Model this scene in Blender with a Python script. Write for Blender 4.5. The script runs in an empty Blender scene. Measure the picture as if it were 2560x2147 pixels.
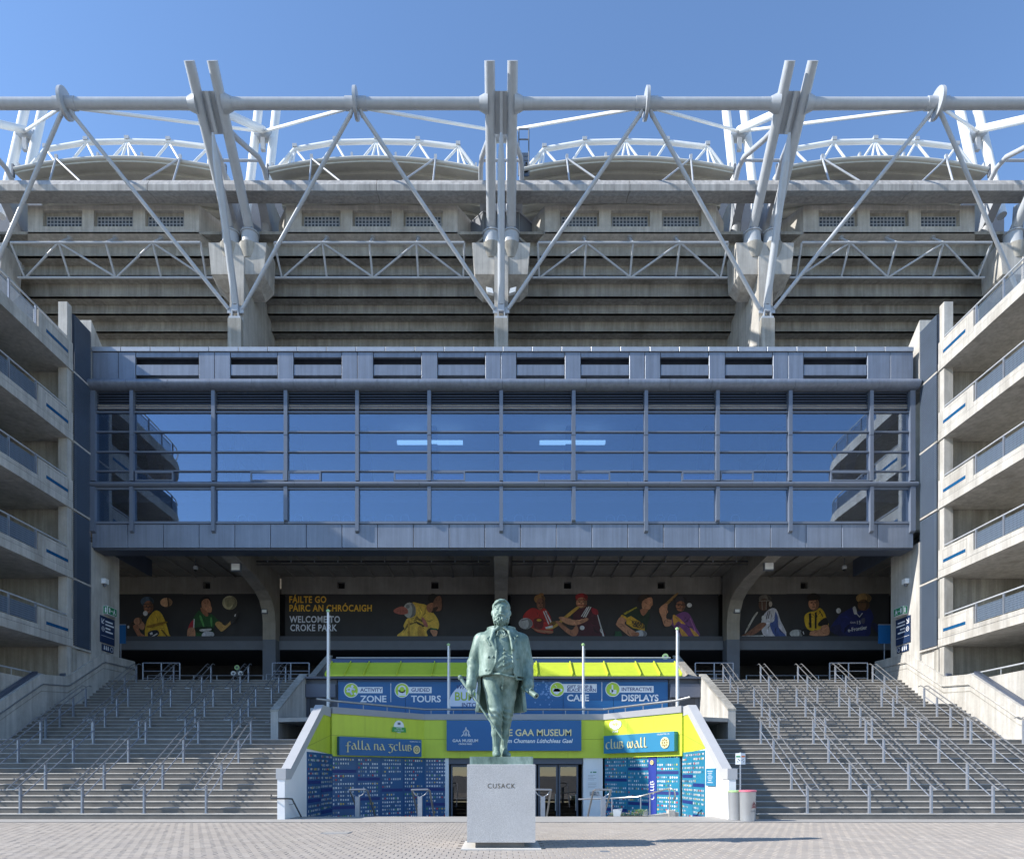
import bpy, bmesh, math, random
import numpy as np
from mathutils import Vector, Matrix

random.seed(7)
scene = bpy.context.scene
COL = scene.collection
PI = math.pi

# ------------------------------------------------------------------ camera, sky, sun, exposure
EYE = 1.35                      # lens height above the plaza
FPX, CX, HY = 1706.7, 1253.0, 1933.0   # focal length and principal point of the photograph (2560 px wide)
cam_d = bpy.data.cameras.new("camera")
cam = bpy.data.objects.new("camera", cam_d)
COL.objects.link(cam)
cam.location = (0, 0, EYE)
cam.rotation_euler = (PI / 2, 0, 0)
cam_d.sensor_width = 36.0
cam_d.lens = 24.0
cam_d.shift_x = (1280 - CX) / 2560
cam_d.shift_y = (HY - 1073.5) / 2560
cam_d.clip_end = 2000
scene.camera = cam

SUN = Vector((1.0, 0.2, -0.70)).normalized()      # direction the light travels
elev = math.asin(-SUN.z)
az = math.atan2(-SUN.x, -SUN.y)                   # compass bearing of the sun, clockwise from +Y
world = bpy.data.worlds.new("World")
scene.world = world
world.use_nodes = True
wn = world.node_tree
sky = wn.nodes.new("ShaderNodeTexSky")
sky.sky_type = 'NISHITA'
sky.sun_disc = False
sky.sun_elevation = elev
sky.sun_rotation = az
sky.altitude = 20
sky.air_density = 1.0
sky.dust_density = 0.0
sky.ozone_density = 4.6
bg = wn.nodes["Background"]
bg.inputs[1].default_value = 0.15
wn.links.new(sky.outputs[0], bg.inputs[0])

sun_d = bpy.data.lights.new("sun", 'SUN')
sun_d.energy = 4.2
sun_d.angle = math.radians(0.53)
sun_d.color = (1.0, 0.95, 0.87)
sun_o = bpy.data.objects.new("sun", sun_d)
COL.objects.link(sun_o)
sun_o.rotation_euler = SUN.to_track_quat('-Z', 'Y').to_euler()
sun_o.location = (-40, -10, 60)

scene.view_settings.view_transform = 'Standard'
scene.view_settings.look = 'None'
scene.view_settings.exposure = 0.85
scene.view_settings.gamma = 1.0
scene.view_settings.use_curve_mapping = False
scene.render.engine = 'CYCLES'
scene.cycles.max_bounces = 6
scene.cycles.diffuse_bounces = 3
scene.cycles.glossy_bounces = 3
scene.cycles.transparent_max_bounces = 8


def at(u, v, Y):
    """metres of the place for a spot measured in the photograph, Y metres away"""
    return ((u - CX) * Y / FPX, Y, EYE + (HY - v) * Y / FPX)


# ------------------------------------------------------------------ mesh helpers
WLOC = {}


class B:
    """collects shapes in world metres; ob() links them as one mesh object"""
    def __init__(s):
        s.v = []; s.f = []; s.m = []; s.cur = 0

    def face(s, pts):
        n = len(s.v); s.v += [tuple(p) for p in pts]
        s.f.append(tuple(range(n, n + len(pts)))); s.m.append(s.cur)
        return s

    def add(s, vs, fs):
        n = len(s.v); s.v += [tuple(p) for p in vs]
        for f in fs:
            s.f.append(tuple(i + n for i in f)); s.m.append(s.cur)
        return s

    def box(s, x0, x1, y0, y1, z0, z1):
        if x0 > x1: x0, x1 = x1, x0
        if y0 > y1: y0, y1 = y1, y0
        if z0 > z1: z0, z1 = z1, z0
        vs = [(x0, y0, z0), (x1, y0, z0), (x1, y1, z0), (x0, y1, z0), (x0, y0, z1), (x1, y0, z1), (x1, y1, z1), (x0, y1, z1)]
        return s.add(vs, [(0, 3, 2, 1), (4, 5, 6, 7), (0, 1, 5, 4), (1, 2, 6, 5), (2, 3, 7, 6), (3, 0, 4, 7)])

    def prism(s, poly, z0, z1):
        """plan polygon (x, y) raised from z0 to z1"""
        n = len(poly)
        vs = [(x, y, z0) for x, y in poly] + [(x, y, z1) for x, y in poly]
        fs = [tuple(range(n))[::-1], tuple(range(n, 2 * n))]
        for i in range(n):
            j = (i + 1) % n
            fs.append((i, j, j + n, i + n))
        return s.add(vs, fs)

    def xprism(s, poly, x0, x1):
        """side profile polygon (y, z) drawn out along x"""
        n = len(poly)
        vs = [(x0, y, z) for y, z in poly] + [(x1, y, z) for y, z in poly]
        fs = [tuple(range(n)), tuple(range(n, 2 * n))[::-1]]
        for i in range(n):
            j = (i + 1) % n
            fs.append((i, i + n, j + n, j))
        return s.add(vs, fs)

    def hexa(s, a, b):
        """two quads a and b (4 points each, same order) joined into a solid"""
        return s.add(list(a) + list(b), [(3, 2, 1, 0), (4, 5, 6, 7), (0, 1, 5, 4), (1, 2, 6, 5), (2, 3, 7, 6), (3, 0, 4, 7)])

    def tube(s, p, q, r, r2=None, n=12, cap=True):
        p, q = Vector(p), Vector(q)
        r2 = r if r2 is None else r2
        d = (q - p).normalized()
        a = d.orthogonal().normalized(); b = d.cross(a)
        vs = []
        for c, rr in ((p, r), (q, r2)):
            for i in range(n):
                t = 2 * PI * i / n
                vs.append(c + a * rr * math.cos(t) + b * rr * math.sin(t))
        fs = [(i, (i + 1) % n, n + (i + 1) % n, n + i) for i in range(n)]
        if cap:
            fs += [tuple(range(n))[::-1], tuple(range(n, 2 * n))]
        return s.add(vs, fs)

    def pipe(s, pts, r, n=10):
        """round pipe along a polyline with mitred bends"""
        P = [Vector(p) for p in pts]
        d0 = (P[1] - P[0]).normalized()
        a = d0.orthogonal().normalized()
        vs = []; m = len(P)
        for k in range(m):
            if k == 0: t = P[1] - P[0]
            elif k == m - 1: t = P[-1] - P[-2]
            else: t = (P[k + 1] - P[k]).normalized() + (P[k] - P[k - 1]).normalized()
            t = t.normalized()
            a = (a - t * a.dot(t)).normalized(); b = t.cross(a)
            for i in range(n):
                w = 2 * PI * i / n
                vs.append(P[k] + a * r * math.cos(w) + b * r * math.sin(w))
        fs = []
        for k in range(m - 1):
            for i in range(n):
                j = (i + 1) % n
                fs.append((k * n + i, k * n + j, k * n + n + j, k * n + n + i))
        fs += [tuple(range(n))[::-1], tuple(range((m - 1) * n, m * n))]
        return s.add(vs, fs)

    def lathe(s, prof, c, n=24):
        """profile (r, z) turned about the vertical through c"""
        vs = []; m = len(prof)
        for r, z in prof:
            for i in range(n):
                t = 2 * PI * i / n
                vs.append((c[0] + r * math.cos(t), c[1] + r * math.sin(t), c[2] + z))
        fs = []
        for k in range(m - 1):
            for i in range(n):
                j = (i + 1) % n
                fs.append((k * n + i, k * n + j, k * n + n + j, k * n + n + i))
        fs += [tuple(range(n))[::-1], tuple(range((m - 1) * n, m * n))]
        return s.add(vs, fs)

    def wall(s, p0, p1, b0, b1, t0, t1, th):
        """upright slab from plan point p0 to p1, bottom b0..b1, top t0..t1, thickness th to the far side (left of travel)"""
        dx, dy = p1[0] - p0[0], p1[1] - p0[1]
        L = math.hypot(dx, dy); nx, ny = -dy / L * th, dx / L * th
        a = [(p0[0], p0[1], b0), (p1[0], p1[1], b1), (p1[0], p1[1], t1), (p0[0], p0[1], t0)]
        b = [(x + nx, y + ny, z) for x, y, z in a]
        return s.hexa(a, b)


def ob(name, b, mat, parent=None, smooth=False, fix=True):
    off = WLOC.get(parent.name, Vector((0, 0, 0))) if parent else Vector((0, 0, 0))
    me = bpy.data.meshes.new(name)
    me.from_pydata([(v[0] - off.x, v[1] - off.y, v[2] - off.z) for v in b.v], [], b.f)
    mats = mat if isinstance(mat, (list, tuple)) else [mat]
    for m in mats: me.materials.append(m)
    if len(mats) > 1: me.polygons.foreach_set('material_index', b.m)
    if fix:
        bm = bmesh.new(); bm.from_mesh(me)
        bmesh.ops.recalc_face_normals(bm, faces=bm.faces)
        bm.to_mesh(me); bm.free()
    if smooth:
        me.polygons.foreach_set('use_smooth', [True] * len(me.polygons))
        if smooth != 'all':
            me.set_sharp_from_angle(angle=math.radians(40))
    o = bpy.data.objects.new(name, me)
    COL.objects.link(o)
    if parent:
        o.parent = parent
    WLOC[o.name] = off.copy()
    return o


def tag(o, label, cat, group=None, kind=None):
    if label: o['label'] = label
    if cat: o['category'] = cat
    if group: o['group'] = group
    if kind: o['kind'] = kind
    return o


def thing(name, label, cat, loc=(0, 0, 0), group=None):
    o = bpy.data.objects.new(name, None)
    o.empty_display_size = 0.2
    COL.objects.link(o); o.location = loc
    WLOC[o.name] = Vector(loc)
    return tag(o, label, cat, group)


def struct(name, b, mat, **k):
    return tag(ob(name, b, mat, **k), None, None, kind='structure')


def clone(o, parent, delta=(0, 0, 0)):
    c = o.copy(); COL.objects.link(c); c.parent = parent
    c.location = Vector(o.location) + Vector(delta)
    WLOC[c.name] = WLOC[parent.name] if parent else Vector(c.location)
    return c


def copy_thing(root, loc, label, group=None):
    r = root.copy(); COL.objects.link(r); r.location = loc
    WLOC[r.name] = Vector(loc); r['label'] = label
    if group: r['group'] = group
    for ch in list(root.children):
        c = ch.copy(); COL.objects.link(c); c.parent = r; WLOC[c.name] = Vector(loc)
        for g in list(ch.children):
            d = g.copy(); COL.objects.link(d); d.parent = c; WLOC[d.name] = Vector(loc)
    return r


def lin(r, g, b):
    f = lambda c: c / 12.92 if c <= 0.04045 else ((c + 0.055) / 1.055) ** 2.4
    return (f(r / 255), f(g / 255), f(b / 255))


# ------------------------------------------------------------------ materials
MATS = {}


def mat(name, col, rough=0.6, metal=0.0, var=0.0, vscale=3.0, fine=0.0, fscale=60.0, streak=0.0, stain=None, bump=0.0, bscale=40.0, spec=0.5, stretch=(1, 1, 1)):
    """painted or raw surface: base colour varied by blotches, fine grain, run-down streaks and stains, with a fine bump"""
    if name in MATS: return MATS[name]
    m = bpy.data.materials.new(name); m.use_nodes = True
    nt = m.node_tree; N = nt.nodes; L = nt.links
    p = N["Principled BSDF"]
    p.inputs['Roughness'].default_value = rough
    p.inputs['Metallic'].default_value = metal
    p.inputs['Specular IOR Level'].default_value = spec
    p.inputs['Base Color'].default_value = (*col, 1)
    tc = N.new('ShaderNodeTexCoord')
    geo = tc.outputs['Object']
    cur = None

    def noise(scale, detail=4.0, sc=(1, 1, 1)):
        mp = N.new('ShaderNodeMapping'); mp.inputs['Scale'].default_value = sc
        L.new(geo, mp.inputs[0])
        n = N.new('ShaderNodeTexNoise'); n.inputs['Scale'].default_value = scale
        n.inputs['Detail'].default_value = detail; n.inputs['Roughness'].default_value = 0.62
        L.new(mp.outputs[0], n.inputs['Vector'])
        return n.outputs[0]

    def darken(src, lo, hi, amount):
        nonlocal cur
        mr = N.new('ShaderNodeMapRange')
        mr.inputs['From Min'].default_value = lo; mr.inputs['From Max'].default_value = hi
        mr.inputs['To Min'].default_value = 1 - amount; mr.inputs['To Max'].default_value = 1 + amount * 0.6
        L.new(src, mr.inputs['Value'])
        mx = N.new('ShaderNodeVectorMath'); mx.operation = 'SCALE'
        if cur is None:
            mx.inputs[0].default_value = col
        else:
            L.new(cur, mx.inputs[0])
        L.new(mr.outputs[0], mx.inputs['Scale'])
        cur = mx.outputs[0]
    if var: darken(noise(vscale, 5, stretch), 0.3, 0.7, var)
    if streak: darken(noise(1.6, 4, (3.2, 3.2, 0.16)), 0.33, 0.66, streak)
    if fine: darken(noise(fscale, 2), 0.3, 0.7, fine)
    if stain:
        sc, amount, scol = stain
        mr = N.new('ShaderNodeMapRange'); mr.inputs['From Min'].default_value = 0.52; mr.inputs['From Max'].default_value = 0.72
        mr.inputs['To Max'].default_value = amount
        L.new(noise(sc, 6, (1, 1, 0.4)), mr.inputs['Value'])
        mx = N.new('ShaderNodeMix'); mx.data_type = 'RGBA'
        L.new(mr.outputs[0], mx.inputs[0])
        if cur is None: mx.inputs[6].default_value = (*col, 1)
        else: L.new(cur, mx.inputs[6])
        mx.inputs[7].default_value = (*scol, 1)
        cur = mx.outputs[2]
    if cur is not None: L.new(cur, p.inputs['Base Color'])
    if bump:
        bp = N.new('ShaderNodeBump'); bp.inputs['Strength'].default_value = bump; bp.inputs['Distance'].default_value = 0.02
        L.new(noise(bscale, 4), bp.inputs['Height']); L.new(bp.outputs[0], p.inputs['Normal'])
    MATS[name] = m
    return m


def glassy(name, tint, mix, rough=0.0, refl=(1, 1, 1), edge=0.5):
    """window pane: part sees through (tinted), part mirrors; more mirror at a glancing angle"""
    m = bpy.data.materials.new(name); m.use_nodes = True
    nt = m.node_tree; N = nt.nodes; L = nt.links
    N.remove(N["Principled BSDF"])
    out = N["Material Output"]
    t = N.new('ShaderNodeBsdfTransparent'); t.inputs[0].default_value = (*tint, 1)
    g = N.new('ShaderNodeBsdfGlossy'); g.inputs['Roughness'].default_value = rough; g.inputs[0].default_value = (*refl, 1)
    lw = N.new('ShaderNodeLayerWeight'); lw.inputs[0].default_value = edge
    mr = N.new('ShaderNodeMapRange'); mr.inputs['To Min'].default_value = mix; mr.inputs['To Max'].default_value = 1.0
    L.new(lw.outputs['Fresnel'], mr.inputs['Value'])
    mx = N.new('ShaderNodeMixShader')
    L.new(mr.outputs[0], mx.inputs[0]); L.new(t.outputs[0], mx.inputs[1]); L.new(g.outputs[0], mx.inputs[2])
    L.new(mx.outputs[0], out.inputs[0])
    # faint waviness of big panes
    tc = N.new('ShaderNodeTexCoord'); n = N.new('ShaderNodeTexNoise'); n.inputs['Scale'].default_value = 0.9
    L.new(tc.outputs['Object'], n.inputs['Vector'])
    bp = N.new('ShaderNodeBump'); bp.inputs['Strength'].default_value = 0.02; bp.inputs['Distance'].default_value = 0.05
    L.new(n.outputs[0], bp.inputs['Height']); L.new(bp.outputs[0], g.inputs['Normal'])
    return m


def emit(name, col, s):
    m = bpy.data.materials.new(name); m.use_nodes = True
    p = m.node_tree.nodes["Principled BSDF"]
    p.inputs['Base Color'].default_value = (*col, 1)
    p.inputs['Emission Color'].default_value = (*col, 1); p.inputs['Emission Strength'].default_value = s
    return m


M_CONC = mat('concrete_pale', (0.47, 0.452, 0.42), 0.85, var=0.16, vscale=1.3, fine=0.12, fscale=45, streak=0.2, stain=(0.9, 0.6, (0.25, 0.228, 0.195)), bump=0.25, bscale=30)
M_CONCD = mat('concrete_weathered', (0.35, 0.335, 0.30), 0.9, var=0.2, vscale=0.9, fine=0.12, fscale=40, streak=0.26, stain=(0.7, 0.6, (0.15, 0.135, 0.11)), bump=0.3, bscale=26)
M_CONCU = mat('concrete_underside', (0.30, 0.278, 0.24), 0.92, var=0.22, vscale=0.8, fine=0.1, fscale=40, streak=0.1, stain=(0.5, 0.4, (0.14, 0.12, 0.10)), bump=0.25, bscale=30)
M_STEP = mat('concrete_step', (0.165, 0.152, 0.137), 0.88, var=0.2, vscale=2.2, fine=0.2, fscale=90, stain=(1.6, 0.45, (0.15, 0.14, 0.125)), bump=0.35, bscale=70)
M_NOSE = mat('worn_sunlit_tread', (0.36, 0.345, 0.32), 0.85, var=0.2, vscale=2.5, fine=0.15, fscale=90)  # paler than the risers: worn edges plus sunlit tops put into the colour
M_KERB = mat('concrete_kerb', (0.36, 0.345, 0.325), 0.88, var=0.15, vscale=2, fine=0.12, fscale=80, bump=0.2, bscale=60)
M_GREYPAINT = mat('grey_masonry_paint', (0.13, 0.145, 0.175), 0.7, var=0.1, vscale=1.5)
M_STEEL = mat('steel_grey_paint', (0.42, 0.445, 0.48), 0.38, var=0.07, vscale=1.2, streak=0.06)
M_STEELW = mat('steel_white_paint', (0.74, 0.75, 0.75), 0.4, var=0.05, vscale=1.2)
M_GALV = mat('galvanised_steel', (0.27, 0.295, 0.345), 0.38, metal=0.35, var=0.12, vscale=6)
M_RAIL = mat('brushed_rail', (0.33, 0.335, 0.345), 0.3, metal=0.6, var=0.1, vscale=8)
M_ZINC = mat('zinc_cladding', (0.205, 0.235, 0.295), 0.42, metal=0.25, var=0.12, vscale=0.8, streak=0.16, fine=0.04, fscale=30)
M_ZINCD = mat('zinc_dark', (0.085, 0.105, 0.15), 0.45, metal=0.25, var=0.1, vscale=0.8, streak=0.1)
M_MULL = mat('mullion_paint', (0.15, 0.175, 0.225), 0.4, metal=0.15, var=0.06, vscale=1)
M_LOUV = mat('louvre_blue_grey', (0.055, 0.075, 0.115), 0.5, metal=0.2, var=0.08, vscale=1)
M_SCREEN = mat('screen_blue_grey', (0.085, 0.115, 0.165), 0.5, metal=0.15, var=0.12, vscale=1.2)
M_DARK = mat('painted_shade', (0.012, 0.012, 0.014), 0.9)  # near-black stand-in for the shade inside openings
M_BLACK = mat('black_trim', (0.02, 0.021, 0.025), 0.6)
M_ROOFM = mat('roof_sheet', (0.55, 0.54, 0.48), 0.55, var=0.12, vscale=0.7, streak=0.05)
M_WHITE = mat('white_render', (0.78, 0.78, 0.79), 0.75, var=0.03, vscale=0.8, fine=0.03)
M_COPE = mat('grey_coping', (0.30, 0.305, 0.325), 0.7, var=0.06, vscale=1.2)
M_COPEL = mat('pale_coping', (0.42, 0.425, 0.44), 0.7, var=0.06, vscale=1.2)
M_LIME = mat('lime_panel', (0.52, 0.62, 0.045), 0.5, var=0.07, vscale=1.2, streak=0.05)
M_LIMED = mat('lime_joint', (0.30, 0.35, 0.04), 0.6)
M_BLUE = mat('blue_sign_face', (0.008, 0.105, 0.29), 0.45, var=0.05, vscale=1)
M_TEAL = mat('teal_sign_face', (0.025, 0.20, 0.36), 0.45, var=0.05, vscale=1)
M_NAVY = mat('navy_sign_face', (0.012, 0.03, 0.085), 0.45)
M_NAVYP = mat('navy_panel', (0.018, 0.055, 0.16), 0.4, var=0.06)
M_SLATE = mat('slate_blue_panel', (0.075, 0.085, 0.115), 0.5, var=0.06)
M_SIGNW = mat('sign_white', (0.72, 0.74, 0.77), 0.5)
M_GOLD = mat('sign_cream', (0.72, 0.62, 0.33), 0.45)
M_TXTBLUE = mat('sign_dark_blue', (0.02, 0.04, 0.17), 0.5)
M_GRANITE = mat('granite', (0.52, 0.51, 0.505), 0.7, var=0.06, vscale=2, fine=0.4, fscale=85, bump=0.45, bscale=85)
M_TILE = mat('blue_glazed_tile', (0.01, 0.085, 0.21), 0.25, var=0.25, vscale=9)
M_GREEN = mat('exit_green', (0.01, 0.22, 0.09), 0.4)
M_BANNER = mat('banner_black_cloth', (0.032, 0.032, 0.037), 0.7, var=0.2, vscale=0.5, bump=0.6, bscale=1.6)
M_GLASS = glassy('window_glass', (0.58, 0.68, 0.84), 0.23, edge=0.2, refl=(0.80, 0.90, 1.0))
M_DOORGLASS = glassy('door_glass', (0.35, 0.33, 0.32), 0.10, edge=0.15)
M_BLOCKGLASS = mat('glass_block', (0.06, 0.08, 0.11), 0.15, var=0.5, vscale=5)
M_LAMPW = mat('lamp_white', (0.75, 0.77, 0.78), 0.5)
M_RED = mat('red_trim', (0.45, 0.03, 0.04), 0.5)
M_PINK = mat('pink_lid', (0.62, 0.16, 0.22), 0.45)
M_PGREEN = mat('pale_green_lid', (0.36, 0.55, 0.25), 0.45)
M_BIN = mat('bin_steel', (0.52, 0.54, 0.56), 0.32, metal=0.65, var=0.06, vscale=3, streak=0.05)


def flat(col, name=None):
    k = name or 'print_%d_%d_%d' % tuple(int(c * 999) for c in col)
    return mat(k, col, 0.6)


def text(name, s, size, loc, m, parent, rotz=0.0, align='LEFT', bold=0.0, shear=0.0, ext=0.004, space=1.0, sx=1.0, tilt=0.0, rot=None):
    """flat lettering on an upright face that looks towards -Y turned by rotz"""
    cu = bpy.data.curves.new(name, 'FONT'); cu.body = s; cu.size = size; cu.align_x = align
    cu.offset = bold; cu.shear = shear; cu.extrude = ext; cu.space_character = space
    cu.resolution_u = 3
    o = bpy.data.objects.new(name, cu); COL.objects.link(o)
    dg = bpy.context.evaluated_depsgraph_get()
    me = bpy.data.meshes.new_from_object(o.evaluated_get(dg))
    COL.objects.unlink(o); bpy.data.objects.remove(o); bpy.data.curves.remove(cu)
    M = Matrix.Translation(Vector(loc)) @ Matrix.Rotation(rotz, 4, 'Z') @ Matrix.Rotation(PI / 2, 4, 'X') @ Matrix.Rotation(tilt, 4, 'Z') @ Matrix.Diagonal((sx, 1, 1, 1))
    if rot is not None:
        M = Matrix.Translation(Vector(loc)) @ rot @ Matrix.Diagonal((sx, 1, 1, 1))
    off = WLOC.get(parent.name, Vector((0, 0, 0))) if parent else Vector((0, 0, 0))
    me.transform(Matrix.Translation(-off) @ M)
    me.materials.clear(); me.materials.append(m)
    o = bpy.data.objects.new(name, me); COL.objects.link(o)
    if parent: o.parent = parent
    WLOC[o.name] = off.copy()
    return o
# ------------------------------------------------------------------ ground, plaza, stairs
M_PAVE = mat('paving_block', (0.385, 0.34, 0.295), 0.85, var=0.16, vscale=0.7, fine=0.14, fscale=70, bump=0.15, bscale=60)
M_PAVE2 = mat('paving_block_pale', (0.40, 0.357, 0.312), 0.85, var=0.14, vscale=0.9, fine=0.14, fscale=70, bump=0.15, bscale=60)
M_PAVE3 = mat('paving_block_grey', (0.365, 0.325, 0.288), 0.85, var=0.16, vscale=0.8, fine=0.14, fscale=70, bump=0.15, bscale=60)
M_SAND = mat('joint_sand', (0.17, 0.155, 0.14), 0.95)

g = B()
g.face([(-300, -300, -0.03), (300, -300, -0.03), (300, 18.9, -0.03), (-300, 18.9, -0.03)])
g.face([(-300, 18.9, -0.03), (-6.9, 18.9, -0.03), (-6.9, 300, -0.03), (-300, 300, -0.03)])
g.face([(7.2, 18.9, -0.03), (300, 18.9, -0.03), (300, 300, -0.03), (7.2, 300, -0.03)])
g.face([(-6.9, 18.9, -0.03), (7.2, 18.9, -0.03), (7.2, 21.6, -0.03), (-6.9, 21.6, -0.03)])
struct('ground', g, M_SAND, fix=False)

plaza = bpy.data.objects.new('plaza_paving', None); COL.objects.link(plaza); WLOC[plaza.name] = Vector((0, 0, 0)); plaza['kind'] = 'structure'
BW, BD, GAP = 0.2, 0.22, 0.009


def block_mesh(name, m):
    b = B(); x, y, c = (BW - GAP) / 2, (BD - GAP) / 2, 0.006
    lo = [(-x, -y, -0.03), (x, -y, -0.03), (x, y, -0.03), (-x, y, -0.03)]
    mid = [(-x, -y, -c), (x, -y, -c), (x, y, -c), (-x, y, -c)]
    top = [(-x + c, -y + c, 0), (x - c, -y + c, 0), (x - c, y - c, 0), (-x + c, y - c, 0)]
    b.add(lo + mid + top, [(0, 1, 5, 4), (1, 2, 6, 5), (2, 3, 7, 6), (3, 0, 4, 7), (4, 5, 9, 8), (5, 6, 10, 9), (6, 7, 11, 10), (7, 4, 8, 11), (8, 9, 10, 11)])
    return b


protos = []
for i, m in enumerate((M_PAVE, M_PAVE2, M_PAVE3)):
    me = bpy.data.meshes.new('paving_brick')
    b = block_mesh('x', m); me.from_pydata(b.v, [], b.f); me.materials.append(m); protos.append(me)
bb = block_mesh('x', None)
field = B(); nbrick = 0
rows = int((18.9 - 9.4) / BD)
for r in range(rows):
    y = 9.4 + (r + 0.5) * BD
    half = y * 0.80 + 1.2
    n = int(half / BW) + 1
    for k in range(-n, n + 1):
        x = (k + (0.5 if r % 2 else 0.0)) * BW
        if abs(x) < 0.74 and 12.1 < y < 13.75: continue
        tilt = (random.random() - 0.5) * 0.004
        sel = random.choice((0, 0, 1, 2))
        u = CX + x * FPX / y
        if nbrick < 300 and y > 10.75 and abs(x) < 3.6:
            o = bpy.data.objects.new('brick', protos[sel]); COL.objects.link(o); o.parent = plaza
            o.location = (x, y, tilt); o.rotation_euler.z = (random.random() - 0.5) * 0.02
            nbrick += 1
        else:
            field.cur = sel
            field.add([(v[0] + x, v[1] + y, v[2] + tilt) for v in bb.v], bb.f)
o = ob('brick_field', field, [M_PAVE, M_PAVE2, M_PAVE3], plaza, fix=False); o['kind'] = 'stuff'

k = B(); k.box(-24, -6.65, 18.9, 20.35, -0.1, 0.004); k.box(6.95, 24, 18.9, 20.35, -0.1, 0.004); k.box(-6.65, 6.95, 18.9, 21.45, -0.1, 0.004)
struct('pavement_strip', k, M_KERB)
k = B(); k.box(-24, 24, 18.86, 18.9, -0.1, 0.012)
struct('kerb_edge', k, mat('kerb_line', (0.16, 0.155, 0.15), 0.9))

# manhole and drain covers
for (u, v, w, d, lab) in ((842, 2081, 0.62, 0.55, 'square pale drain cover set in the paving before the shaded stairs'), (1511, 2127, 0.16, 0.12, 'small round steel drain lid in the paving near the granite pedestal')):
    x, y, z = at(u, v, EYE * FPX / (v - HY))
    c = thing('drain_cover', lab, 'drain cover', (x, y, 0.004))
    b = B(); b.box(x - w / 2, x + w / 2, y - d / 2, y + d / 2, -0.02, 0.006)
    ob('frame', b, M_GALV, c)
    b = B(); b.box(x - w / 2 + 0.03, x + w / 2 - 0.03, y - d / 2 + 0.03, y + d / 2 - 0.03, -0.02, 0.010)
    ob('lid', b, M_KERB if w > 0.3 else M_GALV, c)

# flights: (first nosing Y, tread, risers, riser height, base Z)
F1 = (20.2, 0.28, 15, 0.171, 0.0)
F2 = (26.85, 0.29, 11, 0.1667, 2.565)
F3 = (31.5, 0.26, 10, 0.16, 4.399)
TOPZ = 6.0


def staircase(side, x_in1, x_in2, x_out, label):
    s = thing('staircase', label, 'staircase', (side * 13, 20.2, 0))

    def step(y0, y1, z0, z1, xa, xb):
        b = B(); b.box(xa, xb, y0, y1, z0 - 0.12, z1 - 0.028); ob('step', b, M_STEP, s)
        c = B(); c.xprism([(y0 - 0.014, z1 - 0.03), (y1, z1 - 0.03), (y1, z1), (y0 + 0.012, z1), (y0 - 0.014, z1 - 0.022)], xa, xb); ob('tread', c, M_NOSE, s)
    for (y0, t, n, r, z0), nxt, xi in ((F1, F2[0], x_in1), (F2, F3[0], x_in2), (F3, 35.0, x_in2)):
        for i in range(n):
            ya = y0 + i * t
            yb = ya + t + 0.01 if i < n - 1 else nxt + 0.01
            step(ya, yb, z0 + i * r, z0 + (i + 1) * r, min(side * x_out, side * xi), max(side * x_out, side * xi))
    return s


staircase(-1, 6.62, 8.95, 19.5, 'wide concrete staircase half in shade beside the white flank without bins')
staircase(1, 6.92, 9.1, 19.9, 'wide sunlit concrete staircase behind the two metal bins')


# hand rails: one per line and flight
def handrail(flight, x, side, posts, label, group, proto={}):
    y0, t, n, r, z0 = flight
    key = (flight, side)
    Yp = lambda i: y0 + (i - 0.5) * t
    Zp = lambda i: z0 + i * r
    Zr = lambda y: z0 + r + (y - (y0 + 0.5 * t)) * r / t + 0.84
    loc = (x, Yp(posts[0]), Zp(posts[0]))
    if key in proto:
        return copy_thing(proto[key], loc, label, group)
    h = thing('handrail', label, 'handrail', loc, group)
    for p in posts:
        b = B(); yy = Yp(p)
        b.box(x - 0.024, x + 0.024, yy - 0.045, yy + 0.045, Zp(p), Zr(yy) - 0.02)
        b.box(x - 0.055, x + 0.055, yy - 0.075, yy + 0.075, Zp(p), Zp(p) + 0.012)
        ob('post', b, M_GALV, h)
    ya, yb = Yp(posts[0]) - 0.16, Yp(posts[-1]) + 0.12
    off = -0.27 * (-side)                                  # second rail stands off towards the side wall
    za, zb = Zr(ya), Zr(yb)
    b = B()
    b.pipe([(x, yb + 0.3, zb + 0.03), (x, yb + 0.12, zb + 0.05), (x, yb, zb), (x, ya + 0.08, Zr(ya + 0.08)), (x, ya, za), (x + off * 0.15, ya - 0.05, za - 0.03), (x + off * 0.85, ya - 0.05, za - 0.03),
            (x + off, ya, za), (x + off, ya + 0.08, Zr(ya + 0.08)), (x + off, yb, zb), (x + off, yb + 0.12, zb + 0.05), (x + off, yb + 0.3, zb + 0.03)], 0.022, 8)
    ob('rail', b, M_RAIL, h, smooth=True)
    b = B()
    for p in posts:
        yy = Yp(p)
        b.pipe([(x, yy, Zr(yy) - 0.03), (x + off * 0.5, yy, Zr(yy) - 0.09), (x + off, yy, Zr(yy) - 0.02)], 0.010, 6)
    ob('bracket', b, M_RAIL, h)
    b = B(); xm = x - off * 0.16
    b.tube((xm, Yp(posts[0]) + 0.0, Zr(Yp(posts[0])) - 0.34), (xm, Yp(posts[-1]), Zr(Yp(posts[-1])) - 0.34), 0.017, n=8)
    ob('lower_rail', b, M_GALV, h, smooth=True)
    proto[key] = h
    return h


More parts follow.
